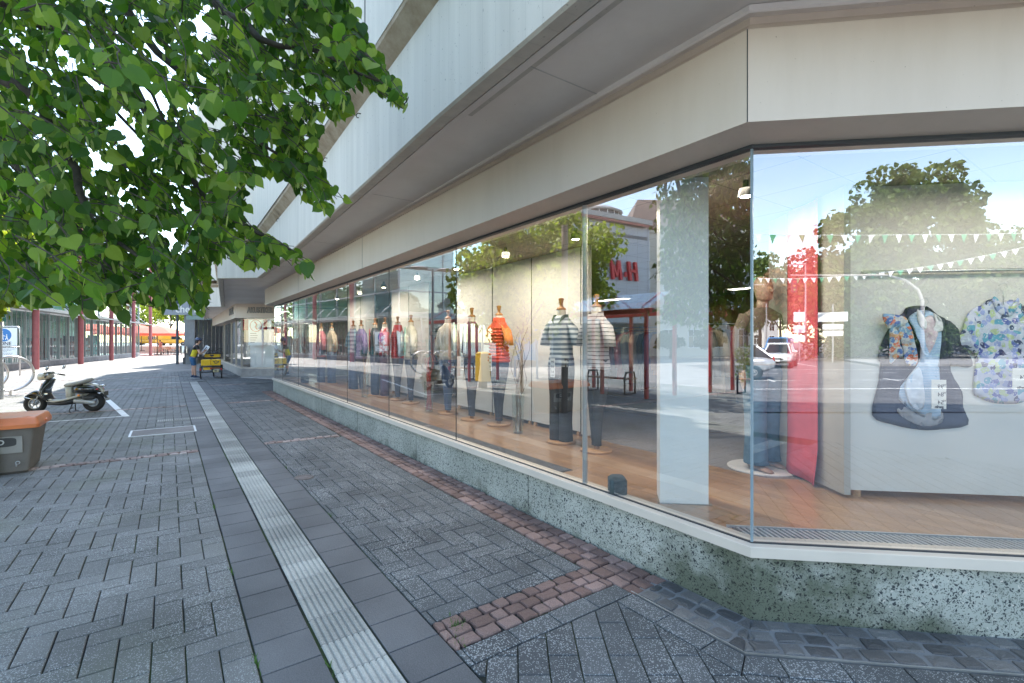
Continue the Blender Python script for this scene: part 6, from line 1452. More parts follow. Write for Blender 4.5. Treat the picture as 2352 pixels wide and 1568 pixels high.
# ---- hearing-aid shop in the recess of the same building and the louvred arcade beyond
AK = thing('corner_shop', 'small cream corner shop with a glazed front and raised letters on its fascia', 'shop', mat=MA)
ca = Vector(UV(-12.3, 22.0)); dirx = Vector(UV(-11.3, 22.0))-ca; dirx.normalize()
pt = [tuple(ca+dirx*5.2), tuple(ca), tuple(ca+Vector((14, .0)))]
def fw(o): return [(o, z) for o, z in ()]
pth = [Vector(p) for p in pt]
# street is on the left when running from the far right end to the corner and on
k = MB(); k.sweep(pth, [(0.02, -.03), (0.02, .36), (-.2, .36), (-.2, -.03)]); k.build('plinth', M('ak_plinth', (.36, .345, .33), .8, .15, 6, .3), AK)
k = MB(); k.sweep(pth, [(.04, .36), (.04, .42), (-.15, .42), (-.15, .36)]); k.build('sill', MATS['sill_cream'], AK)
k = MB(); k.sweep(pth, [(.28, 2.66), (.28, 3.32), (-.2, 3.32), (-.2, 2.66)]); k.build('fascia', CREAM, AK)
wins = [(ca+dirx*.1, ca+dirx*2.1, 'f'), (ca+Vector((.1, 0)), ca+Vector((2.2, 0)), 's'), (ca+Vector((2.3, 0)), ca+Vector((4.4, 0)), 's'), (ca+Vector((4.5, 0)), ca+Vector((8.5, 0)), 's')]
AKG = glass('ak_glass', .08)
for a, b, _ in wins:
    k = MB(); k.quad((a.x, a.y, .42), (b.x, b.y, .42), (b.x, b.y, 2.66), (a.x, a.y, 2.66)); k.build('window_pane', AKG, AK)
k = MB()
for p in (ca, ca+dirx*2.15, ca+dirx*3.4, ca+Vector((2.25, 0)), ca+Vector((4.45, 0)), ca+Vector((8.55, 0))): k.box((p.x, p.y, 1.55), (.08, .08, 2.25))
k.build('window_frame', M('frame_beige', (.45, .40, .33), .5, .08, 5), AK)
a, b = ca+dirx*2.2, ca+dirx*3.35; k = MB(); k.quad((a.x, a.y, .05), (b.x, b.y, .05), (b.x, b.y, 2.66), (a.x, a.y, 2.66)); dr = k.build('door', AKG, AK)
p = ca+dirx*2.32+Vector((-.05, .02)); k = MB(); k.tube([(p.x, p.y, .25), (p.x, p.y, 1.45)], .03, 8); k.build('handle', CHR, dr)
a, b = ca+dirx*2.1, ca+dirx*5.2; ib = Vector((-dirx.y, dirx.x))
if ib.x < 0: ib = -ib
k = MB(); k.prism([tuple(ca+dirx*.2), tuple(ca+dirx*5.2), tuple(ca+dirx*5.2+ib*3.2), tuple(ca+dirx*.2+ib*3.2)], .30, .36); k.build('floor', CARP, AK)
k = MB(); k.prism([tuple(ca+dirx*.3+ib*3.0), tuple(ca+dirx*6+ib*3.0), tuple(ca+dirx*6+ib*3.2), tuple(ca+dirx*.3+ib*3.2)], .3, 2.7); k.prism([tuple(ca+ib*3.3), tuple(ca+Vector((14, 0))+Vector((0, -3.6))), tuple(ca+Vector((14, -3.8))), tuple(ca+ib*3.5)], .3, 2.7); k.build('inner_wall', M('ak_red', (.30, .10, .07), .7, .3, 2), AK)
k = MB(); q = [ca+dirx*.25+ib*.25, ca+dirx*1.75+ib*.25, ca+dirx*1.75+ib*.75, ca+dirx*.25+ib*.75]; k.prism([tuple(v_) for v_ in q], .36, 1.42); k.build('counter', PANW, AK)
angd = math.atan2(dirx.y, dirx.x)
k = MB(); c = ca+dirx*.98-ib*.30; put_text(k, 'AKUSTIKER', .36, (c.x, c.y, 3.0), angd, .05, .012, .62); c = ca+dirx*2.2-ib*.30; put_text(k, 'KO', .36, (c.x, c.y, 3.0), angd, .05, .012, .62); k.build('lettering', M('letter_grey', (.27, .26, .25), .45, .05, 6), AK)
k = MB(); c = ca+Vector((1.3, .30)); put_text(k, 'AKUSTIK', .42, (c.x, c.y, 3.0), R(180), .04, .012); k.build('lettering', M('letter_dark', (.16, .16, .16), .4, .05, 6), AK)
q = ca+dirx*.62-ib*.02
t = thing('window_poster', 'tall white poster with a red circle in the corner shop window', 'poster', mat=MA @ Matrix.Translation((q.x, q.y, .4)) @ Matrix.Rotation(angd, 4, 'Z'))
k = MB(); k.b2((-.34, .06, 1.02), (.34, .07, 2.2)); k.build('sheet', SW, t)
k = MB(); k.torus(.26, .016, (0, .05, 1.92), 'y', 28, 6); k.tube([(-.05, .05, 2.1), (.04, .05, 1.98), (-.02, .05, 1.86), (.07, .05, 1.76)], .03, 6); k.build('red_print', REDL, t)
k = MB()
for z in (1.55, 1.45, 1.35, 1.25, 1.15): k.b2((-.26, .055, z), (rnd.uniform(-.1, .25), .0595, z+.035))
k.build('text_lines', MATS['ink_grey'], t)
k = MB(); k.prism([tuple(ca+dirx*2.2-ib*.02), tuple(ca+dirx*5-ib*.02), tuple(ca+dirx*5-ib*2.2), tuple(ca+dirx*3-ib*2.0), tuple(ca+dirx*.2-ib*.5)], -.01, .035)
tag(k.build('ramp', M('ramp_stone', (.36, .35, .35), .8, .1, 3), mat=MA), kind='structure')
# louvred arcade front
AR = thing('arcade_building', 'grey arcade building of tall metal fins under a lettered beam', 'building', (-23.3, 35, 0), math.atan2(11.7, -4.1))
FIN = M('fin_grey', (.22, .235, .26), .5, .1, 4, metal=.2)
for i in range(11):
    k = MB(); x = .25+i*1.28; k.b2((x-.06, -.42, .35), (x+.06, .35, 4.0)); k.build('fin', FIN, AR)
    if i < 10:
        k = MB(); k.quad((x+.06, -.3, .4), (x+1.22, -.3, .4), (x+1.22, -.3, 4.0), (x+.06, -.3, 4.0)); k.build('window_pane', AKG, AR)
k = MB(); k.b2((-.25, -.5, -.03), (13.5, .4, .45)); k.build('plinth', M('arc_plinth', (.11, .115, .12), .7, .2, 4), AR)
k = MB(); k.b2((-.3, -.35, 0), (.05, .3, 4.0)); k.build('corner_post', FIN, AR)
k = MB(); k.b2((-.6, -.5, 4.0), (13.5, .6, 4.75)); k.build('beam', M('beam_grey', (.36, .38, .42), .5, .08, 3), AR)
k = MB(); k.b2((-.4, -9, 4.75), (13.5, .3, 9.0)); k.build('upper_storey', GREYP, AR)
k = MB(); k.b2((0, -3.6, .4), (13.5, -3.4, 4)); k.build('inner_wall', M('arc_inner', (.20, .20, .19), .8, .4, .8), AR)
tq = AR.matrix_world if False else None
sg = thing('arcade_sign', 'grey hanging sign board reading cherhof above the arcade entrance', 'sign', (-22.55, 33.9, 3.85), 0)
k = MB(); k.b2((-1.9, -.05, -.38), (1.75, .05, .38)); bo = k.build('board', M('sign_grey', (.30, .33, .38), .5, .06, 3), sg)
k = MB(); put_text(k, 'cherhof', .72, (.1, -.062, .0), 0, .02, .008); k.build('lettering', SW, bo)
k = MB(); k.b2((-.3, -.04, -.72), (1.7, .04, -.42)); k.build('lower_board', M('sign_green', (.22, .30, .29), .5, .06, 3), sg)
sg = thing('bank_sign', 'red hanging bank sign with white lines of writing beneath a red rhombus', 'sign', (-19.2, 34.5, 2.95), 0)
k = MB(); k.b2((-.1, -.05, -.55), (1.7, .05, .55)); bo = k.build('board', M('bank_red', (.55, .03, .05), .45, .06, 3), sg)
k = MB()
for z, w_ in ((.42, .9), (.02, .5), (-.16, .5), (-.32, .6)): k.b2((.45 if z > .3 else 1.0, -.056, z-.05), ((.45 if z > .3 else 1.0)+w_, -.051, z+.05))
k.build('writing', SW, bo)
k = MB(); k.add([(.6, -.03, 1.02), (.95, -.03, 1.27), (.6, -.03, 1.52), (.25, -.03, 1.27), (.6, .03, 1.02), (.95, .03, 1.27), (.6, .03, 1.52), (.25, .03, 1.27)], [(0, 1, 2, 3), (7, 6, 5, 4), (0, 4, 5, 1), (1, 5, 6, 2), (2, 6, 7, 3), (3, 7, 4, 0)]); k.build('rhombus', MATS['bank_red'], sg)
# lamp pole and litter bin before the arcade
t = thing('lamp_pole', 'dark blue-grey pole standing in front of the arcade with a litter bin on it', 'pole', (at(414, 34.5), 34.2, 0))
k = MB(); k.tube([(0, 0, -.03), (0, 0, 5.6)], .085, 12); k.build('shaft', M('pole_blue', (.055, .075, .10), .5, .15, 6), t, smooth=True, auto=40); k = MB(); k.box((0, 0, 3.6), (.26, .2, .2), ch=.03); k.build('clamp', DRK, t)
t = thing('litter_bin', 'small grey metal litter bin fixed beside the dark pole', 'litter bin', (at(425, 34.3)+.06, 34.1, 0))
k = MB(); k.lathe([(.20, .75), (.24, .78), (.25, 1.25), (.23, 1.3), (.2, 1.3)], seg=20); k.build('drum', STL, t, smooth=True, auto=40); k = MB(); k.tube([(0, .1, 0), (0, .1, .8)], .03, 8); k.build('post', DRK, t)
# terrace with cafe tables, umbrellas, vans
tr = MB(); tr.prism([(-80, 70), (-8, 66), (10, 140), (-120, 140)], -.05, .95)
tag(tr.build('terrace', M('terrace_paving', (.42, .40, .38), .85, .15, .5)), kind='structure')
def umbrella(x, y, z, rr, label, rot, c=(.72, .17, .14)):
    t = thing('cafe_umbrella', label, 'umbrella', (x, y, z), rot, group='red cafe umbrellas on the square')
    k = MB(); k.tube([(0, 0, 0), (0, 0, 3.6)], .04, 10); k.lathe([(.4, 0), (.4, .08), (.05, .1)], seg=20); k.build('pole', DRK, t)
    k = MB(); n = 8; vs = [(0, 0, 3.55)]
    for rad, h_ in ((.5, 3.15), (1, 2.55)):
        for j in range(n*2):
            a = math.pi*j/n; d = rr*rad*(1 if j % 2 == 0 else .95); vs.append((d*math.cos(a), d*math.sin(a), h_-(0 if j % 2 == 0 else .03)))
    for j in range(n*2): a = math.pi*j/n; vs.append((rr*(1 if j % 2 == 0 else .95)*math.cos(a), rr*(1 if j % 2 == 0 else .95)*math.sin(a), 2.28))
    m_ = n*2; fs = [(0, 1+j, 1+(j+1) % m_) for j in range(m_)]+[(1+r_*m_+j, 1+(r_+1)*m_+j, 1+(r_+1)*m_+(j+1) % m_, 1+r_*m_+(j+1) % m_) for r_ in range(2) for j in range(m_)]
    k.add(vs, fs); m = leaf_mat('canopy_red%d' % len(MATS), [(0, c), (1, c)], .4, .8); k.build('canopy', m, t); return t
umbrella(at(362, 58), 58, 0, 3.4, 'large red cafe umbrella just past the glass building corner', .2)
umbrella(at(325, 66), 66, .3, 3.0, 'red cafe umbrella half behind the glass building', .5)
umbrella(at(268, 70), 70, .3, 3.0, 'red cafe umbrella seen through the curtain glass', .1)
umbrella(at(215, 74), 74, .9, 3.0, 'red cafe umbrella well behind the others through the curtain glass', .7)
WOODC = M('cafe_wood', (.42, .26, .17), .6, .2, 8)
def cafe_chair(x, y, rot, label):
    t = thing('cafe_chair', label, 'chair', (x, y, 0), rot, 'wooden cafe chairs on the square')
    k = MB(); k.b2((-.22, -.22, .43), (.22, .22, .46)); k.build('seat', WOODC, t)
    k = MB()
    for z in (.6, .72, .84): k.b2((-.22, .2, z), (.22, .23, z+.07))
    k.build('backrest', WOODC, t)
    for a in (-.2, .2):
        k = MB(); k.tube([(a, -.2, 0), (a, -.2, .44)], .018, 6); k.build('leg', DRK, t); k = MB(); k.tube([(a, .2, 0), (a, .22, .92)], .018, 6); k.build('leg', DRK, t)
def cafe_table(x, y, label):
    t = thing('cafe_table', label, 'table', (x, y, 0), .2, 'wooden cafe tables on the square')
    k = MB(); k.box((0, 0, .74), (.8, .8, .04), ch=.01); k.build('top', WOODC, t); k = MB(); k.tube([(0, 0, 0), (0, 0, .73)], .04, 8); k.lathe([(.25, 0), (.25, .03), (.04, .05)], seg=16); k.build('pedestal', DRK, t)
for i, (px, Y) in enumerate(((385, 56), (402, 60), (375, 62), (395, 66))):
    x = at(px, Y); cafe_table(x, Y, 'square wooden cafe table '+['under the red umbrella', 'close to the dark pole', 'behind the one under the umbrella', 'deepest on the square'][i])
    for j, (dx, dy, r_) in enumerate(((-.75, 0, R(90)), (.75, .1, R(-90)), (0, -.75, R(180)))): cafe_chair(x+dx, Y+dy, r_+rnd.gauss(0, .2), 'wooden cafe chair '+['on the glass building side', 'on the street side', 'with its back to the street'][j]+' of the table '+['under the umbrella', 'by the dark pole', 'behind the first table', 'deepest on the square'][i])
person('person in a pink dress walking past the corner of the glass building', (at(369, 57), 57, 0), R(160), .05, ((-.26, .02, 1.12), (-.22, .2, 1.0)), ((.27, .0, 1.12), (.26, .05, .88)), (cloth('dress_pink', (.50, .22, .20)), MATS['dress_pink'], cloth('shoe_tan', (.3, .2, .12))), ((0, .12, 0), (0, -.1, 0)), M('hair_brown', (.10, .06, .03), .6, .2, 30), dress=True)
GLD = M('car_glass', (.015, .02, .025), .05, .05, 3, coat=.5)
def car(label, cat, name, loc, rz, paint, L_=4.3, Wd=1.78, H=1.48, van=False, group=None):
    """side profile lofted across, with glasshouse, wheels, lamps"""
    t = thing(name, label, cat, loc, rz, group); hw = Wd/2; h2 = L_/2
    k = MB()
    if van: st = [(-h2, .55, 1.0, .80), (-h2+.05, .5, 1.05, .95), (-h2+.5, .30, 1.06, 1), (0, .28, 1.06, 1), (h2-1.1, .28, 1.04, 1), (h2-.4, .30, .92, .97), (h2-.08, .40, .78, .9), (h2, .48, .66, .75)]
    else: st = [(-h2, .55, .82, .72), (-h2+.08, .42, .95, .88), (-h2+.5, .30, .98, .97), (0, .25, .93, 1), (h2-1.2, .25, .92, 1), (h2-.5, .28, .84, .97), (h2-.1, .36, .72, .86), (h2, .45, .62, .66)]
    k.loft([((x, 0, (a+b)/2), (0, hw*s, 0), (0, 0, (b-a)/2)) for x, a, b, s in st], 24, 3.6); k.build('body', paint, t, smooth=True)
    k = MB()
    if van: cb = [(-h2+.02, 1.0, .90, 1.0), (-h2+.16, H, .86, 1), (0, H+.02, .86, 1), (h2-1.75, H, .84, 1), (h2-.95, 1.02, .88, 1)]
    else: cb = [(-h2+.12, .93, .86, 1), (-h2+.75, H-.06, .72, 1), (-.2, H, .72, 1), (.45, H-.05, .72, 1), (h2-1.05, .90, .86, 1)]
    bot = .9
    vs = []
    for x, z, s, _ in cb: vs += [(x, -hw*s*.97, bot), (x, -hw*s*(.97 if z < 1.1 else .84), z), (x, hw*s*(.97 if z < 1.1 else .84), z), (x, hw*s*.97, bot)]
    fs = []
    for i in range(len(cb)-1):
        for j in range(3): fs.append((i*4+j, i*4+j+1, (i+1)*4+j+1, (i+1)*4+j))
    k.add(vs, fs+[(0, 1, 2, 3), tuple(len(vs)-4+j for j in (3, 2, 1, 0))])
    k.build('glasshouse', GLD, t)
    k = MB()
    tops = [c for c in cb if c[1] > 1.2]; a, b = tops[0][0], tops[-1][0]; k.loft([((a-.05, 0, H-.045), (0, hw*.70, 0), (0, 0, .02)), ((a+.1, 0, H-.015), (0, hw*.74, 0), (0, 0, .035)), ((b-.1, 0, H-.0), (0, hw*.74, 0), (0, 0, .035)), ((b+.06, 0, H-.05), (0, hw*.70, 0), (0, 0, .02))], 16, 4)
    for s in (-1, 1):
        for (x0, z0, s0, _), (x1, z1, s1, _) in zip(cb, cb[1:]):
            if (z0 < 1.1) != (z1 < 1.1): k.tube([(x0, s*hw*s0*(.97 if z0 < 1.1 else .84), z0), (x1, s*hw*s1*(.97 if z1 < 1.1 else .84), z1)], .045, 6)
        for x in ((-.9, .1) if not van else (-1.4, -.2, .6)): k.tube([(x, s*hw*.86, .93), (x, s*hw*.72, H-.03)], .04, 6)
        if van: k.b2((-h2+.2, s*hw*.80-.02, 1.0), (-.25, s*hw*.88+.005, H-.1))
    k.build('roof', paint, t, smooth=False)
    for x in (-h2+.8, h2-.85):
        for s in (-1, 1): wheel(t, x, .31, .32, .2, spokes=7, y=s*(hw-.10))
    for s in (-1, 1):
        k = MB(); k.ball((h2-.10, s*hw*.68, .66), (.10, .17, .085), 12, 8); k.build('headlight', M('lamp_lens', (.7, .7, .7)), t, smooth=True)
        k = MB(); k.ball((-h2+.08, s*hw*.72, .85), (.06, .12, .12), 10, 6); k.build('tail_light', REDL, t, smooth=True)
        k = MB(); k.ball((.75, s*(hw+.10), 1.0), (.07, .10, .07), 10, 6); k.build('wing_mirror', paint, t, smooth=True)
    k = MB(); k.box((h2-.02, 0, .55), (.05, .9, .14), ch=.02); k.box((h2-.06, 0, .36), (.06, 1.2, .12), ch=.02); k.build('grille', DRK, t)
    k = MB(); k.box((h2+.012, 0, .46), (.015, .52, .11)); k.box((-h2-.012, 0, .62), (.015, .52, .11)); k.build('number_plate', SW, t); return t
CW = M('paint_white', (.72, .72, .71), .25, .03, 3, coat=.8); CS = M('paint_silver', (.52, .54, .56), .25, .04, 3, metal=.4, coat=.6); CB = M('paint_blue', (.02, .22, .50), .3, .05, 3, coat=.6); CN = M('paint_navy', (.02, .05, .12), .3, .05, 3, coat=.6)
YV = M('van_yellow', (.62, .33, .02), .3, .06, 3, coat=.6)
car('yellow post delivery van parked beyond the red umbrella', 'van', 'delivery_van', (at(398, 76), 76, .95), R(28), YV, 4.4, 1.8, 1.85, True)
car('yellow post delivery van half hidden behind the glass building', 'van', 'delivery_van', (at(345, 82), 82, .95), R(28), YV, 4.4, 1.8, 1.85, True)
# bunting across the square
def bunting(pts, n, label, cols, sag=.25, size=.34, name='bunting'):
    a, b = Vector(pts[0]), Vector(pts[1]); t = thing(name, label, 'bunting', a, group=None); d = b-a; h = Vector((d.x, d.y, 0)).normalized()
    q = [d*(i/n)+Vector((0, 0, -sag*4*(i/n)*(1-i/n))) for i in range(n+1)]
    k = MB(); k.tube(q, .012, 5); k.build('cord', SW, t)
    for i in range(n):
        c = (q[i]+q[i+1])/2; w_ = size*.42; k = MB(); tip = c+Vector((rnd.gauss(0, .04), rnd.gauss(0, .04), -size)); k.add([c-h*w_, c+h*w_, tip, c-h*w_+Vector((0, 0, .0))+Vector((.006, .006, 0)), c+h*w_+Vector((.006, .006, 0)), tip+Vector((.006, .006, 0))], [(0, 1, 2), (5, 4, 3), (0, 3, 4, 1), (1, 4, 5, 2), (2, 5, 3, 0)])
        k.build('pennant', cols[i % len(cols)], t)
GRN = M('pennant_green', (.02, .30, .14), .7, .05, 5)
bunting(((at(360, 55), 55, zt(733, 55)), (at(425, 50), 50, zt(736, 50))), 9, 'string of white pennants across the end of the street', [SW, SW, GRN], .2, .45)
# trees at the end of the street and behind
make_tree('street_tree', 'broad green tree standing behind the red umbrella and yellow van', 'trees at the end of the street', (at(392, 84), 84, .9), [(0, 0, 6.2, 3.6), (-3.2, 1, 7.5, 3.2), (2.6, 0, 7.2, 3.0), (0, 0, 10, 3.4)], .34, 5200, MAPLE, 3.4, .22, 1)
make_tree('street_tree', 'tall green tree rising behind the yellow vans', 'trees at the end of the street', (at(330, 100), 100, .9), [(0, 0, 8, 5), (-4, 0, 10, 4), (3, 0, 11, 4.5)], .45, 4200, GREEN, 4, .3, 2)
make_tree('street_tree', 'green tree behind the arcade roof', 'trees at the end of the street', (at(445, 92), 92, .9), [(0, 0, 8, 5), (-3, 0, 9, 4), (4, 0, 10, 4.5)], .45, 3600, GREEN, 4, .3, 3)
# sunlit maple on the square, mirrored in the long window
make_tree('plaza_maple', 'sunlit yellow-green maple beside the bus shelters on the square', 'tree', (-10.2, 8.0, 0), [(0, 0, 3.9, 1.75), (1.0, -1.1, 3.4, 1.45), (-1.1, .8, 3.5, 1.5), (1.4, .6, 3.2, 1.1), (.2, -1.9, 3.0, 1.2), (-.8, 1.5, 2.8, .85), (0, .3, 4.9, 1.2), (.6, -.3, 2.5, 1.3), (-.5, .6, 2.4, 1.0), (.8, -1.9, 4.0, 1.4), (-.9, .9, 4.4, 1.4), (.2, -1.0, 5.0, 1.2)], .135, 19000, MAPLE, 1.9, .06, 11)
def lamp_post(x, y, h_, label):
    t = thing('street_lamp', label, 'street lamp', (x, y, 0), R(40), group='disc-headed street lamps')
    k = MB(); k.tube([(0, 0, 0), (0, 0, 1.0)], .075, 12); k.tube([(0, 0, 1.0), (0, 0, h_)], .05, 12); k.build('post', M('lamp_grey', (.36, .36, .36), .5, .1, 6, metal=.3), t, smooth=True, auto=40)
    for s in (-1, 1):
        k = MB(); k.tube([(0, 0, h_-.1), (s*.55, 0, h_)], .025, 8); ar = k.build('arm', MATS['lamp_grey'], t)
        k = MB(); k.lathe([(.04, -.02), (.38, -.03), (.40, .0), (.3, .05), (.04, .09)], (s*.62, 0, h_), 24); k.build('lamp_head', MATS['lamp_grey'], ar, smooth=True, auto=40)
lamp_post(-14.2, 13.4, 4.75, 'grey street lamp with two disc heads near the bicycle hoops')
# red bus shelters
SHR = M('shelter_red', (.33, .045, .05), .4, .1, 5); SHG = glass('shelter_glass', .12, (.85, .92, .93))
def shelter(x, y, rz, label, w_=3.2):
    t = thing('bus_shelter', label, 'bus shelter', (x, y, 0), rz, group='red framed bus shelters on the square')
    for a in (-w_/2, 0, w_/2):
        for b in (-.7, .7):
            k = MB(); k.box((a, b, 1.2), (.10, .10, 2.4), ch=.01); k.build('post', SHR, t)
    k = MB()
    for b in (-.7, .7): k.box((0, b, 2.46), (w_+.5, .12, .14), ch=.01)
    for a in (-w_/2, 0, w_/2): k.tube([(a, -.9, 2.55), (a, 0, 3.0), (a, .9, 2.55)], .035, 6)
    k.build('beam', SHR, t)
    for s in (-1, 1):
        k = MB(); k.quad((-w_/2-.3, s*1.0, 2.53), (w_/2+.3, s*1.0, 2.53), (w_/2+.3, 0, 3.02), (-w_/2-.3, 0, 3.02)); k.build('roof_glass', SHG, t)
    k = MB(); k.quad((-w_/2, .7, .3), (w_/2, .7, .3), (w_/2, .7, 2.3), (-w_/2, .7, 2.3)); k.build('back_glass', SHG, t)
    return t
def bench(x, y, rz, label):
    t = thing('street_bench', label, 'bench', (x, y, 0), rz, group='benches in the bus shelters')
    k = MB()
    for i in range(5): k.box((0, -.2+i*.1, .46), (1.7, .085, .03), ch=.005)
    k.build('seat', M('bench_wood', (.34, .14, .05), .5, .2, 9), t)
    for s in (-1, 1):
        k = MB(); q = [(s*.75, -.25, .02), (s*.75, -.25, .42), (s*.75, -.2, .66), (s*.75, .18, .66), (s*.75, .25, .5), (s*.75, .25, .02), (s*.75, -.25, .02)]; k.tube(q, .03, 8); k.build('leg', DRK, t, smooth=True)
shelter(-10.9, 5.1, R(-58), 'red framed bus shelter with a glass roof close to the maple'); bench(-10.9, 5.3, R(-58), 'slatted brown bench with black tube legs in the bus shelter by the maple')
shelter(-14.6, 12.1, R(-58), 'red framed bus shelter beside the street lamp', 3.0); bench(-14.6, 12.3, R(-58), 'slatted brown bench with black tube legs in the bus shelter by the lamp')
shelter(-11.6, .6, R(-58), 'red framed bus shelter behind the lime tree'); bench(-11.6, .8, R(-58), 'slatted brown bench with black tube legs in the shelter behind the lime tree')
t = thing('letter_box', 'yellow letter box on a pedestal between the bus shelters', 'letter box', (-10.8, 9.6, 0), R(-50))
k = MB(); k.box((0, 0, .72), (.46, .36, .95), ch=.02); k.loft([((0, 0, 1.19), (.24, 0, 0), (0, .19, 0)), ((0, .02, 1.24), (.16, 0, 0), (0, .1, 0))], 20, 6); k.build('box', YEL, t); k = MB(); k.box((0, 0, .12), (.2, .2, .26)); k.build('pedestal', DRK, t); k = MB(); k.b2((-.16, -.186, 1.0), (.16, -.18, 1.04)); k.build('slot', DRK, t)
t = thing('notice_case', 'blue framed notice case on two posts behind the letter box', 'notice board', (-15.6, 9.6, 0), R(-55))
for s in (-1, 1):
    k = MB(); k.tube([(s*.8, 0, 0), (s*.8, 0, 2.3)], .05, 8); k.build('post', CB, t)
k = MB(); k.b2((-.75, -.05, .8), (.75, .05, 2.2)); k.build('case', CB, t); k = MB(); k.b2((-.68, -.06, .87), (.68, -.051, 2.13)); k.build('sheet', SW, t)
# ---- mirrored in both windows: old cream house with a tiled roof, hedge, trees
def vA(X, Y): return mirA(X, Y)
TILE = M('roof_tile', (.12, .09, .08), .8, .3, 3, .4, 6); HOUSE = M('house_cream', (.62, .58, .50), .85, .06, 1)
def house(name, label, x, y, rz, w_, d_, h_, roof_h, cols, rows, wall, tile, mans=False):
    t = thing(name, label, 'house', (x, y, 0), rz)
    k = MB(); k.b2((-w_/2, -d_/2, -.05), (w_/2, d_/2, h_)); k.build('wall', wall, t)
    k = MB(); e = .4
    vs = [(-w_/2-e, -d_/2-e, h_), (w_/2+e, -d_/2-e, h_), (w_/2+e, d_/2+e, h_), (-w_/2-e, d_/2+e, h_), (-w_/2+2, 0, h_+roof_h), (w_/2-2, 0, h_+roof_h)]
    k.add(vs, [(0, 1, 5, 4), (1, 2, 5), (2, 3, 4, 5), (3, 0, 4), (3, 2, 1, 0)]); k.build('roof', tile, t)
    k = MB(); k.b2((-w_/2-.12, -d_/2-.12, h_-.35), (w_/2+.12, d_/2+.12, h_-.05)); k.build('cornice', M('cornice_white', (.7, .68, .64), .7, .05, 2), t)
    for j in range(rows):
        for i in range(cols):
            cx = -w_/2+w_*(i+.5)/cols; z0 = 1.0+j*(h_-1.2)/rows; ww, hh = min(1.1, w_/cols*.5), (h_-1.2)/rows*.6
            f = MB(); y0 = -d_/2
            for a, b in (((cx-ww/2-.1, z0-.1), (cx+ww/2+.1, z0)), ((cx-ww/2-.1, z0+hh), (cx+ww/2+.1, z0+hh+.1)), ((cx-ww/2-.1, z0), (cx-ww/2, z0+hh)), ((cx+ww/2, z0), (cx+ww/2+.1, z0+hh)), ((cx-.03, z0), (cx+.03, z0+hh)), ((cx-ww/2, z0+hh*.62), (cx+ww/2, z0+hh*.62+.05))): f.b2((a[0], y0-.06, a[1]), (b[0], y0+.02, b[1]))
            f = f.build('window', SW, t); g_ = MB(); g_.quad((cx-ww/2, y0-.02, z0), (cx+ww/2, y0-.02, z0), (cx+ww/2, y0-.02, z0+hh), (cx-ww/2, y0-.02, z0+hh)); g_.build('pane', GLD, f)
    return t
x, y = vA(20.5, 60); house('old_house', 'tall cream old house with white windows and a dark tiled roof', x, y, math.atan2(-.331, .944)+R(90)+R(0), 14, 11, 14.2, 5.0, 5, 4, HOUSE, TILE)
t = thing('roof_lantern', 'low round glazed lantern on the roof of the panelled wing', 'lantern', mat=F2r @ Matrix.Translation((L2-2.0, 5.5, 13.3)))
k = MB(); k.lathe([(2.6, 0), (2.6, 1.7)], seg=18); k.build('drum', GLD, t); k = MB(); k.lathe([(2.9, 1.7), (3.0, 1.85), (2.2, 2.25), (.1, 2.4)], seg=18); k.build('cap', MATS['roof_zinc'], t, smooth=True, auto=30)
k = MB()
for i in range(18): a = 2*math.pi*i/18; k.tube([(2.62*math.cos(a), 2.62*math.sin(a), 0), (2.62*math.cos(a), 2.62*math.sin(a), 1.7)], .05, 5)
k.build('mullion', SW, t)
for i, (X, Y, s) in enumerate(((15.5, 47, .55), (19, 46, .6), (8, 44, .6), (26, 50, 1.2))):
    x, y = vA(X, Y); make_tree('park_tree', ['dark green tree beside the panelled wing', 'dark green tree in front of the cream house', 'low green tree between the shelters and the panelled wing', 'round green tree by the side of the cream house'][i], 'trees before the old house', (x, y, 0), [(0, 0, 3.4*s, 2.0*s), (1.3*s, .6, 3.0*s, 1.6*s), (-1.3*s, -.4, 3.2*s, 1.6*s)], .25, 1700, DARKG, 1.8*s, .14, 40+i)
for i, (X, Y, dx) in enumerate(((9.6, 18.6, 2.2), (14.2, 23.5, 3.4))):
    x, y = vA(X, Y); bush('flower_bush', ['leafy green bush at the kerb beside the silver car', 'long green bush in front of the pillar reflection'][i], None, (x, y, 0), (dx*.55, 1.1, 1.35), .12, 2600, GREEN, 60+i)
for i, X in enumerate((-18, -9, 0, 9)):              # houses far to the left, closing the square
    x, y = vA(X*1.0+30, 78+i*3); house('town_house', ['pale grey town house behind the cream house', 'ochre town house on the far side of the square', 'white town house on the far side of the square', 'pale pink town house on the far side of the square'][i], x, y, math.atan2(-.331, .944)+R(90), 8.6, 9, 9+i % 2*1.5, 4, 3, 3, M('town%d' % i, [(.5, .5, .5), (.5, .40, .24), (.66, .65, .62), (.55, .42, .38)][i], .85, .06, 1), TILE)
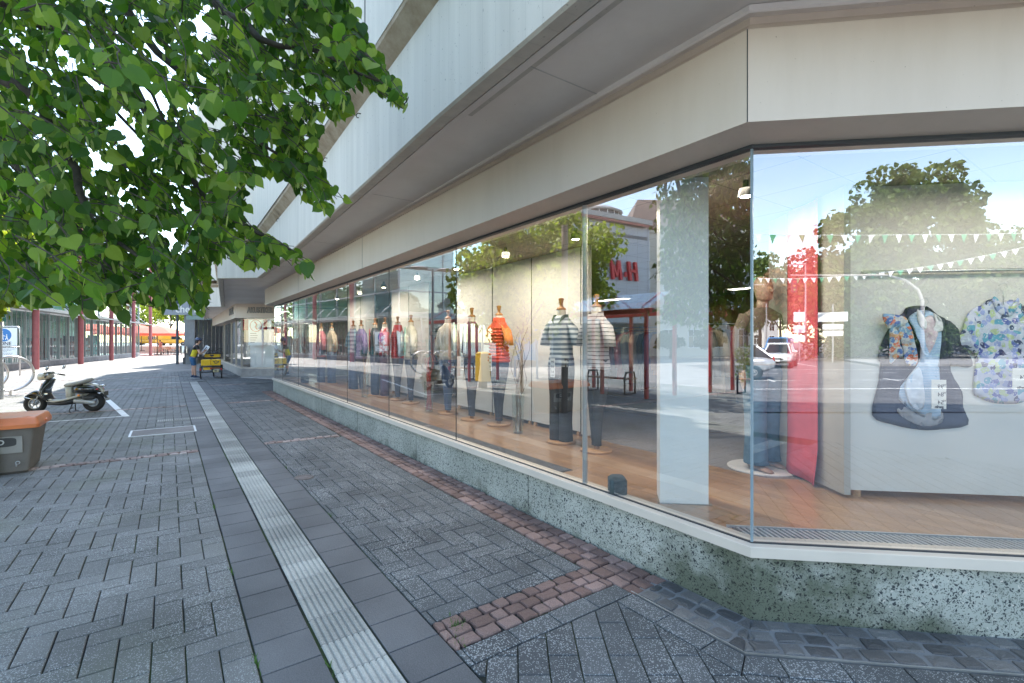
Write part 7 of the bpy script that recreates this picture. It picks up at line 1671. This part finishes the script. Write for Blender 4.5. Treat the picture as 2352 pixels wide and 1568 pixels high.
# ---- behind the camera: trees, cars, signs, lights, bunting (mirrored in the corner window)
def vB(X, Y): return mirB(X, Y)
def bl(px, Yv): return (px-1176)/1110*Yv
x, y = vB(bl(2065, 46), 46); make_tree('park_tree', 'great round tree towering over the hedge across the road', 'tall trees across the road', (x, y, 0), [(0, 0, 11, 4.6), (3.2, 0, 12.5, 3.8), (-3.6, 1, 11, 3.6), (.5, 0, 15.6, 3.8), (4.6, 0, 9.5, 3.0), (-3.6, -1, 7.5, 3.0), (-1.5, 0, 13.8, 3.2)], .42, 15000, GREEN, 6, .45, 70)
for i, (px, Yv, s, lab) in enumerate(((2290, 50, 1.05, 'green tree beside the great round tree across the road'), (2420, 48, 1.1, 'green tree at the end of the hedge across the road'), (1955, 45, .8, 'pale green tree below the great round tree'), (1875, 52, .95, 'tree with a reddish crown beside the road signs'), (2600, 50, 1.2, 'green tree past the end of the hedge'), (2160, 58, .9, 'green tree behind the great round tree'), (1985, 60, .85, 'tree filling the gap behind the pale green tree'), (2065, 50, .6, 'low tree under the great round tree'), (2235, 62, .8, 'tree filling the gap at the foot of the great tree'))):
    x, y = vB(bl(px, Yv), Yv); make_tree('park_tree', lab, 'tall trees across the road', (x, y, 0), [(0, 0, 6.5*s, 4.2*s), (3*s, 0, 8*s, 3.4*s), (-3*s, 0, 7.6*s, 3.2*s), (0, 0, 10.2*s, 3.2*s)], .42, 4200, GREEN if i != 3 else leaf_mat('copper_leaf', [(0, (.10, .05, .02)), (1, (.22, .12, .04))], .3), 3.2*s, .25, 80+i)
for i, (px, Yv, s) in enumerate(((1745, 84, 1.2), (1700, 78, 1.15), (1660, 74, 1.1), (1850, 92, 1.05), (1792, 112, 1.3), (1905, 74, 1.0))):
    x, y = vB(bl(px, Yv), Yv); make_tree('avenue_tree', ['leafy avenue tree beyond the blue van', 'leafy avenue tree on the kerb side behind the bus stop', 'leafy avenue tree close to the shop corner', 'distant leafy tree where the road bends', 'far leafy tree closing the view along the side road', 'leafy tree behind the traffic sign plates'][i], 'avenue trees along the side road', (x, y, 0), [(0, 0, 7*s, 4*s), (3*s, 0, 9*s, 3.4*s), (-3*s, 0, 8*s, 3.4*s), (0, 0, 11.5*s, 3.4*s)], .5, 3600, GREEN, 3.5*s, .3, 90+i)
hd = MB(); r_ = random.Random(5)
for i in range(18):
    px = 1905+(i % 9)*75+(i//9)*35; Yv = 41+(i//9)*3.5; x, y = vB(bl(px, Yv), Yv+r_.uniform(-1, 1)); bush('hedge_shrub', 'dense dark shrub in the hedge across the road', 'shrubs of the hedge across the road', (x, y, .1), (2.2, 1.8, 2.6+r_.uniform(-.3, .8)+(i//9)*1.6), .30, 1500, DARKG, 100+i)
EYE = Vector(vB(0, 0))
def face(x, y, off=0): return math.atan2(EYE.y-y, EYE.x-x)+R(off)
x, y = vB(bl(1790, 31), 31); car('white hatchback waiting at the junction', 'car', 'parked_car', (x, y, 0), face(x, y, 6), CW)
x, y = vB(bl(1789, 39), 39); car('bright blue van behind the white hatchback', 'van', 'parked_van', (x, y, 0), face(x, y, 8), CB, 4.6, 1.85, 1.9, True)
x, y = vB(bl(1780, 62), 62); car('dark blue car far up the side road', 'car', 'parked_car', (x, y, 0), face(x, y, 8), CN)
x, y = vB(bl(1655, 21.8), 21.8); car('silver hatchback crossing the junction', 'car', 'parked_car', (x, y, 0), face(x, y, 92), CS)
def post_sign(X, Y, h_, label, boards, cat='road sign'):
    x, y = vB(X, Y); t = thing('road_sign', label, cat, (x, y, 0), math.atan2(-x, y)+R(0)); k = MB(); k.tube([(0, 0, 0), (0, 0, h_)], .06, 8); k.build('post', MATS['lamp_grey'], t)
    for z, w_, hh in boards:
        k = MB(); k.b2((-w_/2, -.09, z), (w_/2, -.06, z+hh)); k.b2((-w_/2, .06, z), (w_/2, .09, z+hh)); k.build('board', SW, t)
post_sign(bl(1912, 37), 37, 4.4, 'direction sign post with three white boards by the hedge', ((3.1, 1.9, .7), (2.5, 1.3, .4), (2.0, 1.3, .4)))
post_sign(bl(1836, 40), 40, 4.2, 'traffic sign post with stacked white plates', ((3.2, .8, .8), (2.3, .8, .6), (1.6, .8, .5)))
x, y = vB(bl(2118, 34), 34); t = thing('traffic_light', 'grey traffic light mast with a long arm curved out over the road', 'traffic light', (x, y, 0))
x2, y2 = vB(bl(1815, 36), 36); d = Vector((x2-x, y2-y, 0)); h_ = 6.3
k = MB(); k.tube([(0, 0, 0), (0, 0, 4.4), tuple(d*.03+Vector((0, 0, 5.2))), tuple(d*.12+Vector((0, 0, 5.9))), tuple(d*.25+Vector((0, 0, h_))), tuple(d+Vector((0, 0, h_+.2)))], [.12, .11, .10, .09, .08, .06], 10); k.build('mast', M('mast_pale', (.33, .31, .30), .5, .08, 5), t, smooth=True)
k = MB(); c = d*.97+Vector((0, 0, h_-.6)); k.box(tuple(c), (.34, .3, 1.0), ch=.05); hd_ = k.build('signal_head', DRK, t)
for i, cc in enumerate(((.5, .02, .02), (.5, .3, .02), (.02, .35, .12))):
    k = MB(); k.ball((c.x, c.y, c.z+.3-.3*i), (.16, .18, .12), 12, 8); k.build('lens', M('lens%d' % i, cc, .3, 0), hd_, smooth=True)
for px, Yv, lab in ((1850, 44, 'tall thin street light beside the direction signs'), (1760, 60, 'tall thin street light up the side road')):
    x, y = vB(bl(px, Yv), Yv); t = thing('street_light', lab, 'street light', (x, y, 0), group='tall street lights along the side road'); k = MB(); k.tube([(0, 0, 0), (0, 0, 8.6)], [.1, .06], 8); k.build('mast', MATS['lamp_grey'], t); k = MB(); k.box((-.7, 0, 8.62), (1.5, .25, .12), ch=.04); k.build('lamp_head', MATS['lamp_grey'], t)
a = vB(bl(1690, 23), 23); b = vB(bl(2480, 26), 26)
bunting(((*a, zt(538, 23)), (*b, zt(530, 26))), 26, 'string of green and white pennants across the road', [GRN, SW], .12, .42)
a = vB(bl(1690, 40), 40); b = vB(bl(2060, 36), 36); 
bunting(((*a, zt(636, 40)), (*vB(bl(2400, 30), 30), zt(555, 30))), 34, 'string of small white pennants lower over the road', [SW, SW, GRN], .9, .4)
for i, (px, Yv, w_) in enumerate(((1690, 120, 12), (1730, 135, 12), (1640, 110, 14))):
    x, y = vB(bl(px, Yv), Yv); house('town_house', ['white house at the end of the side road', 'grey house behind the avenue trees', 'cream house behind the avenue trees near the shop corner'][i], x, y, math.atan2(-x, y), w_, 10, 8, 4, 4, 2, MATS['town2'] if i == 0 else MATS['town0'], TILE)
x, y = vB(-8, 60)
for i, (X, Y) in enumerate(((-12, 58), (-2, 62), (8, 66), (64, 60), (80, 56))):
    x, y = vB(X, Y); house('town_house', ['pale town house behind the near pavement', 'ochre town house behind the near pavement', 'white town house beside the avenue', 'grey town house past the hedge', 'cream town house past the hedge'][i], x, y, math.atan2(-x, y), 9.5, 10, 10, 4, 3, 3, MATS['town%d' % (i % 4)], TILE)
for i, (X, Y) in enumerate(((-40, 70), (-55, 45), (-62, 20), (-50, -8), (-46, 90), (-20, 110), (4, 100), (-70, 70))):   # distant trees round the square
    make_tree('distant_tree', 'distant full green tree on the edge of the square', 'distant trees round the square', (X*1.25, Y*1.25, 0), [(0, 0, 7, 4.5), (3.5, 0, 8, 4), (-3.5, 0, 8.5, 4), (0, 0, 11, 4)], .6, 1500, GREEN, 4, .3, 120+i)

for i, (X, Y, s) in enumerate(((-20, 92, 1.2), (-28, 96, 1.1), (-36, 90, 1.15), (-43, 98, 1.2), (-51, 104, 1.1), (-13, 100, 1.2))):   # close the far end of the street
    make_tree('street_tree', ['dark leafy tree closing the street behind the arcade', 'leafy tree second along the far end of the street', 'leafy tree in the middle of the far end of the street', 'tall leafy tree at the far end beside the vans', 'leafy tree behind the tall one at the far end', 'leafy tree hidden behind the concrete building'][i], 'trees at the end of the street', (X, Y, .9), [(0, 0, 6*s, 4.4*s), (3.4*s, 0, 7.5*s, 3.8*s), (-3.4*s, 0, 7*s, 3.8*s), (0, 0, 10.5*s, 3.8*s)], .55, 3000, GREEN, 3*s, .3, 200+i)
for i, X in enumerate((-30, -46, -62)):
    house('town_house', ['sand coloured town house behind the trees at the street end', 'white town house behind the vans', 'grey town house behind the broad green tree'][i], X, 122+i*2, 0, 14, 10, 11, 4, 5, 3, MATS['town%d' % ((i+1) % 4)], TILE)
